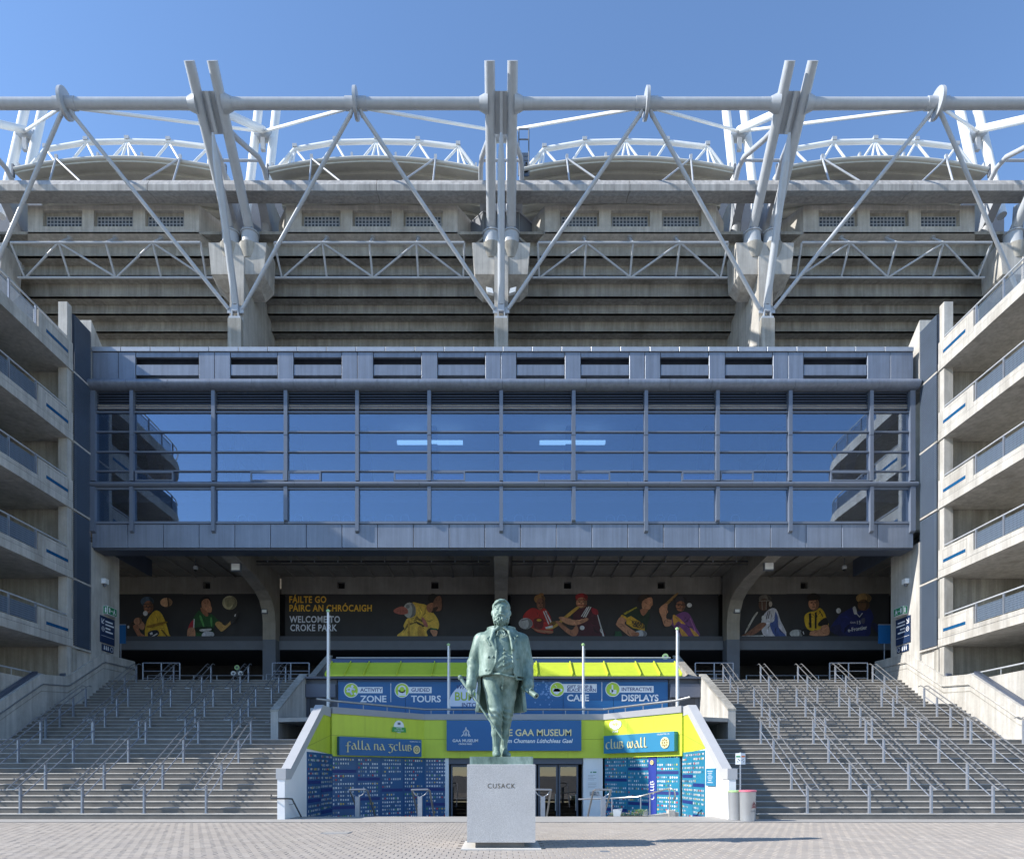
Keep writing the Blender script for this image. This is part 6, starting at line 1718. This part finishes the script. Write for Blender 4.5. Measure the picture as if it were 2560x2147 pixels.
rw = thing('ramp_wall', 'low wedge of pale concrete beside the flower bed', 'wall', (5.3, 22.3, 0))
b = B(); b.hexa([(4.55, 22.1, -0.3), (5.75, 22.1, -0.3), (5.75, 22.4, -0.3), (4.55, 22.4, -0.3)], [(4.55, 22.1, -0.03), (5.75, 22.1, 0.10), (5.75, 22.4, 0.10), (4.55, 22.4, -0.03)]); ob('wall_panel', b, M_CONC, rw)
b = B(); b.box(5.42, 5.62, 22.05, 22.42, -0.1, 0.16); ob('footing', b, M_CONC, rw)
fb = thing('flower_bed', 'low flower bed with pink blooms before the teal crest wall', 'plants', (4.1, 22.2, -0.1))
b = B(); b.box(3.5, 4.75, 22.0, 22.5, -0.3, -0.02); ob('soil', b, mat('soil', (0.05, 0.04, 0.03), 0.95), fb)
lf = B(); fl = B()
for k in range(900):
    bush = rnd.random() < 0.45
    x = rnd.gauss(4.55, 0.12) if bush else rnd.uniform(3.55, 4.5); y = rnd.uniform(22.05, 22.45)
    z = (rnd.random() ** 0.7) * (0.2 if bush else 0.1) - 0.02
    a, s = rnd.uniform(0, 2 * PI), rnd.uniform(0.015, 0.035)
    d = Vector((math.cos(a), math.sin(a) * 0.7, rnd.uniform(-0.2, 0.9))).normalized(); o = d.orthogonal().normalized() * s * 0.4
    c = Vector((x, y, z)); t_ = fl if (not bush and rnd.random() < 0.25 and z > 0.03) else lf
    t_.cur = rnd.randint(0, 1); t_.face([c, c + d * s * 0.6 + o, c + d * s * 1.4, c + d * s * 0.6 - o])
o = ob('leaves', lf, [mat('leaf_green', (0.07, 0.13, 0.03), 0.6), mat('leaf_light', (0.12, 0.19, 0.05), 0.6)], fb, fix=False); o['kind'] = 'stuff'
o = ob('blooms', fl, [mat('bloom_pink', (0.6, 0.12, 0.25), 0.6), mat('bloom_pale', (0.7, 0.55, 0.6), 0.6)], fb, fix=False); o['kind'] = 'stuff'
gl = thing('ground_spotlight', 'small pale box spotlight beside the flower bed', 'spotlight', (3.75, 22.0, 0.1))
b = B(); b.hexa([(3.60, 21.9, -0.02), (3.82, 21.9, -0.02), (3.86, 22.05, 0.0), (3.64, 22.05, 0.0)], [(3.58, 21.9, 0.2), (3.86, 21.9, 0.22), (3.92, 22.08, 0.22), (3.66, 22.08, 0.2)]); ob('lamp_body', b, M_LAMPW, gl)
b = B(); b.tube((3.72, 22.0, -0.2), (3.72, 22.0, 0.0), 0.02, n=6); ob('stake', b, M_GALV, gl)
bo = thing('boulder', 'small grey stone standing among the flowers', 'stone', (4.68, 22.2, 0))
b = B(); b.add([(4.60, 22.15, -0.1), (4.78, 22.15, -0.1), (4.80, 22.3, -0.1), (4.60, 22.3, -0.1), (4.63, 22.17, 0.10), (4.72, 22.18, 0.21), (4.77, 22.26, 0.16), (4.64, 22.27, 0.12)], [(3, 2, 1, 0), (4, 5, 6, 7), (0, 1, 5, 4), (1, 2, 6, 5), (2, 3, 7, 6), (3, 0, 4, 7)]); ob('stone', b, M_GRANITE, bo)
# ------------------------------------------------------------------ granite pedestal
PX0, PX1, PY0, PY1 = -0.617, 0.617, 12.32, 13.55
ped = thing('pedestal', 'pale granite pedestal block with a carved name', 'pedestal', (0, 12.93, 0))
b = B(); c = 0.008
b.add([(x, y, z) for z, e in ((0.105, c), (0.105 + c, 0), (1.516 - c, 0), (1.516, c)) for x, y in ((PX0 + e, PY0 + e), (PX1 - e, PY0 + e), (PX1 - e, PY1 - e), (PX0 + e, PY1 - e))],
      [(3, 2, 1, 0), (12, 13, 14, 15)] + [(r * 4 + i, r * 4 + (i + 1) % 4, r * 4 + 4 + (i + 1) % 4, r * 4 + 4 + i) for r in range(3) for i in range(4)])
ob('block', b, M_GRANITE, ped)
b = B(); b.box(-0.47, 0.42, 12.42, 13.4, 0.0, 0.105); ob('recessed_base', b, mat('base_stone', (0.16, 0.15, 0.14), 0.85, var=0.2, vscale=5), ped)
b = B(); b.box(-0.72, 0.72, 12.13, 13.72, -0.03, 0.006); ob('footing_slab', b, mat('footing_mortar', (0.55, 0.53, 0.49), 0.9, var=0.1, vscale=3), ped)
zz = EYE + (HY - 1969.5) * PY0 / FPX
text('carved_name', 'CUSACK', 0.125, (0.0, PY0 - 0.001, zz), mat('incised_gold', (0.11, 0.085, 0.045), 0.6), ped, align='CENTER', ext=0.0015, space=1.18, sx=0.92)

# ------------------------------------------------------------------ bronze statue, built as one distance field
SO = Vector((0.0, 12.98, 1.516 + 0.143))
H = 0.0105
gx_, gy_, gz_ = (np.arange(lo, hi, H, dtype=np.float32) for lo, hi in ((-0.80, 0.74), (-0.50, 0.46), (-0.03, 3.06)))
X, Y, Z = np.meshgrid(gx_, gy_, gz_, indexing='ij')
F = np.full(X.shape, 0.5, np.float32)


def region(lo, hi, pad=0.16):
    s = []
    for g_, a, c in ((gx_, lo[0], hi[0]), (gy_, lo[1], hi[1]), (gz_, lo[2], hi[2])):
        i0 = max(0, int((a - pad - g_[0]) / H)); i1 = min(len(g_), int((c + pad - g_[0]) / H) + 2)
        s.append(slice(i0, i1))
    return tuple(s)


def smin(a, c, k):
    h = np.clip(0.5 + 0.5 * (c - a) / k, 0, 1)
    return c + (a - c) * h - k * h * (1 - h)


def put(sl, d, k=0.02):
    F[sl] = smin(F[sl], d.astype(np.float32), k)


def cut(sl, d, k=0.01):
    F[sl] = -smin(-F[sl], d.astype(np.float32), k)


def cone(a, c, r0, r1, k=0.03, sy=1.0, wob=None, sub=False):
    a, c = np.array(a, float), np.array(c, float)
    R = max(r0, r1)
    sl = region(np.minimum(a, c) - R, np.maximum(a, c) + R)
    x, y, z = X[sl], Y[sl], Z[sl]
    d = c - a; dd = float((d * d).sum())
    px, py, pz = x - a[0], y - a[1], z - a[2]
    t = np.clip((px * d[0] + py * d[1] + pz * d[2]) / dd, 0, 1)
    qx, qy, qz = px - t * d[0], (py - t * d[1]) / sy, pz - t * d[2]
    v = np.sqrt(qx * qx + qy * qy + qz * qz) - (r0 + (r1 - r0) * t)
    if wob is not None: v = v + wob(x, y, z)
    (cut if sub else put)(sl, v, k)


def ell(cn, r, k=0.03, wob=None, sub=False, mask=None):
    cn, r = np.array(cn, float), np.array(r, float)
    sl = region(cn - r, cn + r)
    x, y, z = X[sl], Y[sl], Z[sl]
    q = np.sqrt(((x - cn[0]) / r[0]) ** 2 + ((y - cn[1]) / r[1]) ** 2 + ((z - cn[2]) / r[2]) ** 2)
    v = (q - 1) * min(r)
    if wob is not None: v = v + wob(x, y, z)
    if mask is not None: v = np.maximum(v, mask(x, y, z))
    (cut if sub else put)(sl, v, k)


def chain(pts, r, k=0.008):
    for i in range(len(pts) - 1): cone(pts[i], pts[i + 1], r[i], r[i + 1], k)


knee = lambda x, y, z: 0.009 * np.sin(z * 58 + x * 42 + 2.0 * np.sin(x * 23) + y * 9) * np.exp(-((z - 0.80) / 0.14) ** 2) + 0.007 * np.sin(z * 22 + x * 38 + y * 8) * np.exp(-((z - 1.2) / 0.2) ** 2)
sock = lambda x, y, z: 0.004 * np.sin(x * 210)
# legs: breeches to below the knee, stockings, shoes
cone((-0.155, 0.0, 1.46), (-0.105, -0.10, 0.86), 0.205, 0.138, 0.05, wob=knee); cone((-0.105, -0.10, 0.86), (-0.09, -0.07, 0.64), 0.138, 0.112, 0.03, wob=knee)
cone((-0.09, -0.07, 0.66), (-0.085, -0.05, 0.45), 0.100, 0.096, 0.012, wob=sock); cone((-0.085, -0.05, 0.45), (-0.09, -0.07, 0.16), 0.096, 0.064, 0.03, wob=sock)
cone((0.135, 0.05, 1.46), (0.10, 0.10, 0.86), 0.20, 0.130, 0.05, wob=knee); cone((0.10, 0.10, 0.86), (0.075, 0.13, 0.62), 0.130, 0.108, 0.03, wob=knee)
cone((0.075, 0.13, 0.64), (0.065, 0.15, 0.45), 0.096, 0.090, 0.012, wob=sock); cone((0.065, 0.15, 0.45), (0.045, 0.15, 0.16), 0.090, 0.060, 0.03, wob=sock)
flat_ = lambda x, y, z: np.maximum(0, (0.004 - z)) * 30
for heel, ball, toe, w in (((-0.095, 0.0, 0.065), (-0.085, -0.17, 0.055), (-0.075, -0.29, 0.045), 0.074), ((0.045, 0.19, 0.065), (0.095, 0.05, 0.055), (0.135, -0.04, 0.045), 0.070)):
    cone(heel, ball, w * 0.92, w, 0.02, wob=flat_); cone(ball, toe, w, w * 0.72, 0.02, wob=flat_)
    cone((heel[0], heel[1] - 0.05, 0.10), (heel[0], heel[1] - 0.05, 0.19), 0.072, 0.066, 0.02)
    cone((heel[0] + 0.0, heel[1] - 0.06, 0.17), (ball[0], ball[1] - 0.02, 0.10), 0.05, 0.04, 0.03)
    for j in range(3):
        f = j / 2; m_ = (heel[0] + (ball[0] - heel[0]) * (0.45 + 0.4 * f), heel[1] + (ball[1] - heel[1]) * (0.45 + 0.4 * f), 0.185 - 0.06 * f); cone((m_[0] - 0.035, m_[1] - 0.02, m_[2]), (m_[0] + 0.035, m_[1] - 0.02, m_[2]), 0.009, 0.009, 0.004)
    sl = region((heel[0] - 0.2, toe[1] - 0.1, -0.03), (toe[0] + 0.2, heel[1] + 0.1, 0.02), 0)
# trunk
ell((0.0, 0.03, 1.50), (0.33, 0.25, 0.22), 0.05); fold = lambda x, y, z: 0.006 * np.sin(z * 55 - x * 26) * (z < 1.95)
ell((0.02, -0.04, 1.74), (0.33, 0.315, 0.33), 0.06, wob=fold); ell((0.0, 0.0, 2.06), (0.35, 0.255, 0.33), 0.08)
cone((-0.33, 0.03, 2.265), (0.33, 0.03, 2.265), 0.12, 0.12, 0.06); cone((0, 0.01, 2.30), (0, -0.03, 2.52), 0.125, 0.12, 0.04)
# fly front and waistcoat hem
cone((0.045, -0.255, 1.50), (0.02, -0.16, 1.26), 0.022, 0.02, 0.02)
chain([(-0.2, -0.27, 1.55), (-0.02, -0.335, 1.535), (0.12, -0.31, 1.50), (0.24, -0.24, 1.50)], [0.02, 0.022, 0.022, 0.02], 0.012)
for k_ in range(6): cone((0.055, -0.36 + 0.0 * k_, 1.62 + 0.075 * k_), (0.055, -0.365 + 0.016 * k_, 1.62 + 0.075 * k_), 0.016, 0.0159, 0.004)
# coat: shell about the trunk, open in front, long tails behind
zt_ = np.array([0.80, 1.2, 1.5, 1.75, 2.0, 2.18, 2.30, 2.42]); rx_t = np.array([0.465, 0.43, 0.415, 0.405, 0.405, 0.42, 0.40, 0.24]); ry_t = np.array([0.36, 0.345, 0.345, 0.36, 0.33, 0.28, 0.22, 0.19])
sl = region((-0.55, -0.45, 0.83), (0.55, 0.45, 2.42), 0.03)
x, y, z = X[sl], Y[sl], Z[sl]
rx, ry = np.interp(z, zt_, rx_t), np.interp(z, zt_, ry_t)
q = np.sqrt((x / rx) ** 2 + ((y - 0.02) / ry) ** 2)
v = (q - 1) * np.minimum(rx, ry) * 0.9
v = v + 0.006 * np.sin(x * 17 + z * 7) * np.sin(z * 9 + 1) + 0.008 * np.sin(np.arctan2(y, x) * 9) * np.clip((1.5 - z) / 0.6, 0, 1)
shell = np.abs(v) - 0.024
xl = np.interp(z, [1.48, 1.56, 1.75, 1.95, 2.15, 2.38], [-0.21, -0.17, -0.085, -0.07, -0.09, -0.12]); xr = np.interp(z, [1.42, 1.56, 1.75, 1.95, 2.15, 2.38], [0.285, 0.245, 0.215, 0.205, 0.19, 0.12])
front = y < 0.0
op = np.where(front, np.minimum(x - xl, xr - x), -0.1)                    # >0 inside the opening
shell = np.maximum(shell, op)
hem = np.where(x < 0, 1.53, 1.46)
shell = np.maximum(shell, np.where(y < 0.0, hem - z + 0.0 * x, 0.865 - z))
tail = np.where((z < 1.52) & (y > -0.03), -0.1, np.where(y <= 0.0, hem - z, -0.1))
shell = np.maximum(shell, np.where(z < 1.50, -(y + 0.0) - 0.0, -0.1))
put(sl, shell, 0.012)
# rolled edges of the opening, lapels and collar
E = lambda pts, r: chain(pts, [r] * len(pts), 0.010)
E([(-0.22, -0.285, 1.54), (-0.185, -0.30, 1.56), (-0.095, -0.34, 1.75), (-0.08, -0.325, 1.95)], 0.020)
E([(-0.42, -0.02, 1.53), (-0.36, -0.18, 1.53), (-0.22, -0.285, 1.54)], 0.020)
E([(0.295, -0.235, 1.45), (0.25, -0.285, 1.56), (0.222, -0.305, 1.75), (0.212, -0.285, 1.95), (0.195, -0.255, 2.15)], 0.020)
E([(0.42, -0.02, 1.47), (0.37, -0.16, 1.46), (0.295, -0.235, 1.45)], 0.020)
for s_ in (-1, 1):
    E([(s_ * 0.135, -0.12, 2.42), (s_ * 0.155, -0.215, 2.30), (s_ * 0.19, -0.262, 2.18), (s_ * 0.11 if s_ < 0 else 0.215, -0.30, 2.0)], 0.030)
    E([(s_ * 0.19, -0.20, 2.28), (s_ * 0.265, -0.232, 2.20), (s_ * 0.20, -0.28, 2.08)], 0.024)
    E([(s_ * 0.135, 0.06, 2.47), (s_ * 0.15, -0.06, 2.45), (s_ * 0.135, -0.13, 2.40)], 0.035)
    cone((s_ * 0.06, -0.155, 2.43), (s_ * 0.14, -0.17, 2.36), 0.035, 0.02, 0.01)
    E([(0.0, -0.21, 2.365), (s_ * 0.055, -0.25, 2.34), (s_ * 0.075, -0.255, 2.27), (s_ * 0.04, -0.25, 2.26), (0.0, -0.225, 2.35)], 0.014)
E([(-0.14, 0.06, 2.47), (0.0, 0.14, 2.48), (0.14, 0.06, 2.47)], 0.04)
for px_, py_, pz_ in ((-0.235, -0.305, 1.855), (-0.15, -0.335, 1.855), (-0.285, -0.27, 1.62), (-0.215, -0.30, 1.62), (0.305, -0.245, 1.83), (0.31, -0.24, 1.62)):
    ell((px_, py_, pz_), (0.020, 0.020, 0.020), 0.003)
ell((0.305, -0.215, 2.26), (0.022, 0.02, 0.022), 0.004)
# arms
sleeve = lambda x, y, z: 0.007 * np.sin(z * 30 + x * 30 + y * 14) * np.exp(-((z - 1.78) / 0.16) ** 2)
cone((-0.385, 0.03, 2.225), (-0.525, 0.05, 1.79), 0.148, 0.122, 0.03, wob=sleeve); cone((-0.525, 0.05, 1.79), (-0.565, -0.10, 1.37), 0.122, 0.098, 0.03, wob=sleeve)
cone((-0.566, -0.105, 1.395), (-0.570, -0.118, 1.345), 0.104, 0.104, 0.006)
cone((0.385, 0.03, 2.215), (0.49, 0.06, 1.80), 0.148, 0.122, 0.03, wob=sleeve); cone((0.49, 0.06, 1.80), (0.515, -0.10, 1.37), 0.122, 0.098, 0.03, wob=sleeve)
cone((0.515, -0.105, 1.395), (0.517, -0.118, 1.345), 0.104, 0.104, 0.006)
# hand on the cane
ell((-0.573, -0.145, 1.265), (0.058, 0.062, 0.088), 0.015)
for j, (ox, oy, oz, ln) in enumerate(((-0.622, -0.150, 1.255, 0.9), (-0.600, -0.185, 1.235, 1.0), (-0.570, -0.200, 1.220, 1.0), (-0.538, -0.195, 1.212, 0.85))):
    chain([(ox, oy, oz), (ox + 0.010, oy - 0.022 * ln, oz - 0.048 * ln), (ox + 0.030, oy - 0.005, oz - 0.092 * ln), (ox + 0.045, oy + 0.03, oz - 0.098 * ln)], [0.021, 0.019, 0.017, 0.015], 0.005)
chain([(-0.53, -0.14, 1.30), (-0.505, -0.18, 1.25), (-0.515, -0.205, 1.20)], [0.024, 0.021, 0.017], 0.008)
# hand round the scroll
ell((0.517, -0.155, 1.275), (0.062, 0.066, 0.075), 0.015)
for j, (t_, ln) in enumerate(((0.0, 0.9), (0.045, 1.0), (0.088, 1.0), (0.128, 0.8))):
    bx, by, bz = 0.50 + t_ * 0.55, -0.165 - t_ * 0.62, 1.325 - t_ * 0.48
    chain([(bx - 0.045, by + 0.03, bz - 0.02), (bx + 0.0, by - 0.0, bz + 0.012), (bx + 0.048 * ln, by + 0.028, bz - 0.03), (bx + 0.05 * ln, by + 0.035, bz - 0.07)], [0.021, 0.019, 0.017, 0.014], 0.005)
chain([(0.46, -0.14, 1.29), (0.468, -0.205, 1.255), (0.492, -0.25, 1.215)], [0.024, 0.021, 0.017], 0.008)
# head
ell((0, -0.015, 2.79), (0.158, 0.185, 0.205), 0.03); ell((0, -0.075, 2.66), (0.132, 0.135, 0.15), 0.04)
hairw = lambda x, y, z: 0.006 * np.sin(x * 60 + z * 40 + y * 35)
ell((0.0, 0.015, 2.835), (0.168, 0.192, 0.172), 0.012, wob=hairw, mask=lambda x, y, z: np.maximum(-(y + 0.10 + (z - 2.86) * 0.9), -0.2) - 0.0)
E([(0.06, -0.165, 2.945), (-0.04, -0.190, 2.925), (-0.115, -0.150, 2.875), (-0.146, -0.08, 2.81)], 0.021); E([(0.06, -0.165, 2.945), (0.11, -0.135, 2.90), (0.146, -0.07, 2.83)], 0.016)
E([(-0.145, -0.06, 2.78), (-0.138, -0.07, 2.68), (-0.12, -0.09, 2.60)], 0.024); E([(0.145, -0.06, 2.78), (0.138, -0.07, 2.68), (0.12, -0.09, 2.60)], 0.024)
for s_ in (-1, 1):
    ell((s_ * 0.166, 0.0, 2.735), (0.024, 0.042, 0.060), 0.008)
    cone((s_ * 0.025, -0.192, 2.822), (s_ * 0.105, -0.165, 2.825), 0.021, 0.018, 0.012)
    ell((s_ * 0.078, -0.150, 2.70), (0.055, 0.050, 0.055), 0.03)
    ell((s_ * 0.062, -0.212, 2.785), (0.038, 0.026, 0.022), 0.010, sub=True)
    ell((s_ * 0.062, -0.178, 2.786), (0.030, 0.026, 0.024), 0.003); cone((s_ * 0.030, -0.196, 2.800), (s_ * 0.095, -0.182, 2.798), 0.008, 0.008, 0.004); cone((s_ * 0.032, -0.196, 2.770), (s_ * 0.092, -0.184, 2.772), 0.009, 0.008, 0.006)
cone((0, -0.195, 2.80), (0, -0.238, 2.715), 0.020, 0.030, 0.014); ell((-0.026, -0.212, 2.706), (0.018, 0.022, 0.016), 0.008); ell((0.026, -0.212, 2.706), (0.018, 0.022, 0.016), 0.008)
bw = lambda x, y, z: 0.013 * np.sin(x * 95 + 1.5 * np.sin(z * 60)) * np.sin(z * 50 + x * 25) + 0.006 * np.sin(x * 160 + z * 30)
ell((0, -0.115, 2.575), (0.150, 0.125, 0.118), 0.02, wob=bw); ell((-0.105, -0.085, 2.61), (0.055, 0.075, 0.085), 0.02, wob=bw); ell((0.105, -0.085, 2.61), (0.055, 0.075, 0.085), 0.02, wob=bw)
for s_ in (-1, 1): chain([(0.0, -0.222, 2.672), (s_ * 0.05, -0.222, 2.652), (s_ * 0.098, -0.195, 2.612)], [0.026, 0.026, 0.014], 0.008)
cone((-0.035, -0.238, 2.628), (0.035, -0.238, 2.628), 0.008, 0.008, 0.006, sub=True)


def surface_nets(Fv, org):
    s = Fv < 0
    nx, ny, nz = Fv.shape
    cs = np.zeros((nx - 1, ny - 1, nz - 1), np.int8)
    for i in (0, 1):
        for j in (0, 1):
            for k in (0, 1): cs += s[i:nx - 1 + i, j:ny - 1 + j, k:nz - 1 + k]
    act = (cs > 0) & (cs < 8)
    I, J, Kk = np.nonzero(act)
    idx = np.full(act.shape, -1, np.int64); idx[I, J, Kk] = np.arange(len(I))
    acc = np.zeros((len(I), 3)); cnt = np.zeros(len(I))
    for ax in range(3):
        for p in (0, 1):
            for q_ in (0, 1):
                o = [0, 0, 0]; others = [a for a in range(3) if a != ax]; o[others[0]], o[others[1]] = p, q_
                f0 = Fv[I + o[0], J + o[1], Kk + o[2]]
                o2 = list(o); o2[ax] = 1
                f1 = Fv[I + o2[0], J + o2[1], Kk + o2[2]]
                c = (f0 < 0) != (f1 < 0)
                t = np.where(c, f0 / np.where(c, f0 - f1, 1), 0)
                pos = np.tile(np.array(o, float), (len(I), 1)); pos[:, ax] = t
                acc += pos * c[:, None]; cnt += c
    V = np.stack([I, J, Kk], 1) + acc / cnt[:, None]
    V = V * H + np.array(org)
    quads = []
    for ax in range(3):
        a, c = [(1, 2), (2, 0), (0, 1)][ax]
        sl0 = [slice(None)] * 3; sl1 = [slice(None)] * 3; sl0[ax] = slice(0, -1); sl1[ax] = slice(1, None)
        ch = s[tuple(sl0)] != s[tuple(sl1)]
        P = np.array(np.nonzero(ch)).T
        P = P[(P[:, a] > 0) & (P[:, c] > 0) & (P[:, a] < Fv.shape[a] - 1) & (P[:, c] < Fv.shape[c] - 1)]
        inside = s[P[:, 0], P[:, 1], P[:, 2]]

        def cell(da, dc):
            Q = P.copy(); Q[:, a] -= da; Q[:, c] -= dc
            return idx[Q[:, 0], Q[:, 1], Q[:, 2]]
        qd = np.stack([cell(1, 1), cell(0, 1), cell(0, 0), cell(1, 0)], 1)
        qd[~inside] = qd[~inside][:, ::-1]
        quads.append(qd)
    return V, np.concatenate(quads)


V, Q = surface_nets(F, (gx_[0], gy_[0], gz_[0]))
V[:, 2] = np.maximum(V[:, 2], 0.0)
M_BRONZE = bpy.data.materials.new('bronze_patina'); M_BRONZE.use_nodes = True
nt = M_BRONZE.node_tree; p_ = nt.nodes['Principled BSDF']
tc = nt.nodes.new('ShaderNodeTexCoord')
mp = nt.nodes.new('ShaderNodeMapping'); mp.inputs['Scale'].default_value = (1, 1, 0.45); nt.links.new(tc.outputs['Object'], mp.inputs[0])
n1 = nt.nodes.new('ShaderNodeTexNoise'); n1.inputs['Scale'].default_value = 4.5; n1.inputs['Detail'].default_value = 8; n1.inputs['Roughness'].default_value = 0.65; nt.links.new(mp.outputs[0], n1.inputs['Vector'])
rp = nt.nodes.new('ShaderNodeValToRGB'); nt.links.new(n1.outputs[0], rp.inputs[0])
e = rp.color_ramp.elements; e[0].position = 0.30; e[0].color = (0.05, 0.09, 0.075, 1); e[1].position = 0.70; e[1].color = (0.33, 0.42, 0.37, 1)
m3 = rp.color_ramp.elements.new(0.48); m3.color = (0.145, 0.215, 0.18, 1)
nt.links.new(rp.outputs[0], p_.inputs['Base Color'])
p_.inputs['Roughness'].default_value = 0.55; p_.inputs['Metallic'].default_value = 0.1
n2 = nt.nodes.new('ShaderNodeTexNoise'); n2.inputs['Scale'].default_value = 55; nt.links.new(tc.outputs['Object'], n2.inputs['Vector'])
bp = nt.nodes.new('ShaderNodeBump'); bp.inputs['Strength'].default_value = 0.25; bp.inputs['Distance'].default_value = 0.01
nt.links.new(n2.outputs[0], bp.inputs['Height']); nt.links.new(bp.outputs[0], p_.inputs['Normal'])

statue = thing('statue', 'green bronze statue of a bearded man in a tailcoat holding a cane and a scroll', 'statue', (0, 12.98, 1.516))
me = bpy.data.meshes.new('figure')
me.from_pydata((V + np.array([0, 0, 0.143])).tolist(), [], Q.tolist())
me.materials.append(M_BRONZE); me.polygons.foreach_set('use_smooth', [True] * len(me.polygons))
fo = bpy.data.objects.new('figure', me); COL.objects.link(fo); fo.parent = statue; WLOC[fo.name] = SO
b = B(); b.box(-0.572, 0.58, 12.42, 13.5, 1.5165, 1.659); ob('bronze_plinth', b, M_BRONZE, statue)
W3 = lambda p: (p[0] + SO.x, p[1] + SO.y, p[2] + SO.z)
b = B(); k0, k1 = Vector((-0.775, -0.10, 1.505)), Vector((0.052, -0.42, 0.285))
dv = k1 - k0
b.tube(W3(k0 + dv * 0.03), W3(k0 + dv * 0.25), 0.034, 0.027, n=12); b.tube(W3(k0 + dv * 0.25), W3(k1), 0.022, 0.015, n=12)
for f_ in (0.43, 0.47, 0.62, 0.78): b.tube(W3(k0 + dv * f_), W3(k0 + dv * (f_ + 0.012)), 0.029, 0.025, n=12)
b.lathe([(0.0, -0.05), (0.030, -0.042), (0.043, -0.012), (0.042, 0.018), (0.026, 0.042), (0.0, 0.05)], W3(k0), 14)
ob('cane', b, M_BRONZE, statue, smooth=True)
b = B(); s0, s1 = Vector((0.41, -0.06, 1.325)), Vector((0.655, -0.33, 1.125)); dv = s1 - s0
b.tube(W3(s0), W3(s1), 0.046, 0.054, n=16)
b.tube(W3(s1 - dv * 0.02), W3(s1 + dv * 0.015), 0.040, 0.040, n=16); ob('scroll', b, M_BRONZE, statue, smooth=True)
b = B(); b.tube(W3(s1 + dv * 0.012), W3(s1 + dv * 0.02), 0.022, n=12); ob('scroll_end_shade', b, M_DARK, statue)  # black disc painting the shade of the open scroll end
del X, Y, Z, F

# ------------------------------------------------------------------ bins and their sign
for (x, y, r, h, lid, lab) in ((6.79, 19.82, 0.2, 0.86, M_PGREEN, 'round metal bin with a pale green rim by the white flank'), (7.02, 19.44, 0.228, 0.88, M_PINK, 'round metal bin with a pink rim and dark red emblem')):
    t = thing('litter_bin', lab, 'bin', (x, y, 0), 'metal bins by the stairs')
    b = B(); b.lathe([(r * 0.9, 0.0), (r * 0.93, 0.02), (r * 0.985, h - 0.05), (r, h - 0.045)], (x, y, 0.006), 32); ob('body', b, M_BIN, t, smooth=True)
    b = B(); b.lathe([(r * 0.99, h - 0.055), (r * 1.06, h - 0.05), (r * 1.06, h - 0.01), (r * 0.95, h), (r * 0.86, h - 0.005), (r * 0.84, h - 0.12)], (x, y, 0.006), 32); ob('rim', b, lid, t, smooth=True)
    b = B(); b.lathe([(r * 0.95, 0.0), (r * 0.95, 0.015)], (x, y, 0.001), 24); ob('foot_ring', b, M_GREYPAINT, t)
    if lid is M_PINK:
        a = math.radians(-62); n = (math.cos(a), math.sin(a)); u = (-math.sin(a), math.cos(a))
        c = (x + n[0] * (r + 0.002), y + n[1] * (r + 0.002), 0.42)
        leapers('emblem', c, 0.12, flat(lin(110, 30, 34)), t, 0, u, n)
        text('lettering', 'CROKE PARK', 0.055, (c[0] - u[0] * 0.14, c[1] - u[1] * 0.14, 0.27), M_GREYPAINT, t, rotz=math.atan2(u[1], u[0]), ext=0.001)
ps = thing('recycling_sign', 'white two-leaf recycling sign on a thin pole behind the bins', 'sign', (7.03, 20.06, 0))
b = B(); b.tube((7.03, 20.06, 0.0), (7.03, 20.06, 1.98), 0.022, n=10); ob('pole', b, M_GALV, ps, smooth=True)
for s, m_, nm in ((-1, flat(lin(80, 150, 110)), 'green'), (1, flat(lin(225, 130, 80)), 'orange')):
    a = [(7.03, 20.03, 1.62), (7.03 + s * 0.145, 20.06, 1.62), (7.03 + s * 0.145, 20.06, 1.95), (7.03, 20.03, 1.96)]
    b = B(); b.hexa(a, [(x_, y_ + 0.006, z_) for x_, y_, z_ in a]); p = ob('sign_leaf', b, M_SIGNW, ps)
    b = B(); q = [(7.03 + s * 0.02, 20.027, 1.83), (7.03 + s * 0.13, 20.05, 1.83), (7.03 + s * 0.13, 20.05, 1.875), (7.03 + s * 0.02, 20.027, 1.875)]
    b.hexa(q, [(x_, y_ + 0.003, z_) for x_, y_, z_ in q])
    ob('colour_bar', b, m_, p)
    b = B()
    for (dx, z_) in ((0.04, 1.74), (0.09, 1.70), (0.07, 1.77)): b.tube((7.03 + s * dx, 20.022 + dx * 0.2, z_), (7.03 + s * dx, 20.03 + dx * 0.2, z_), 0.014, n=8)
    ob('pictogram', b, M_GREYPAINT, p)
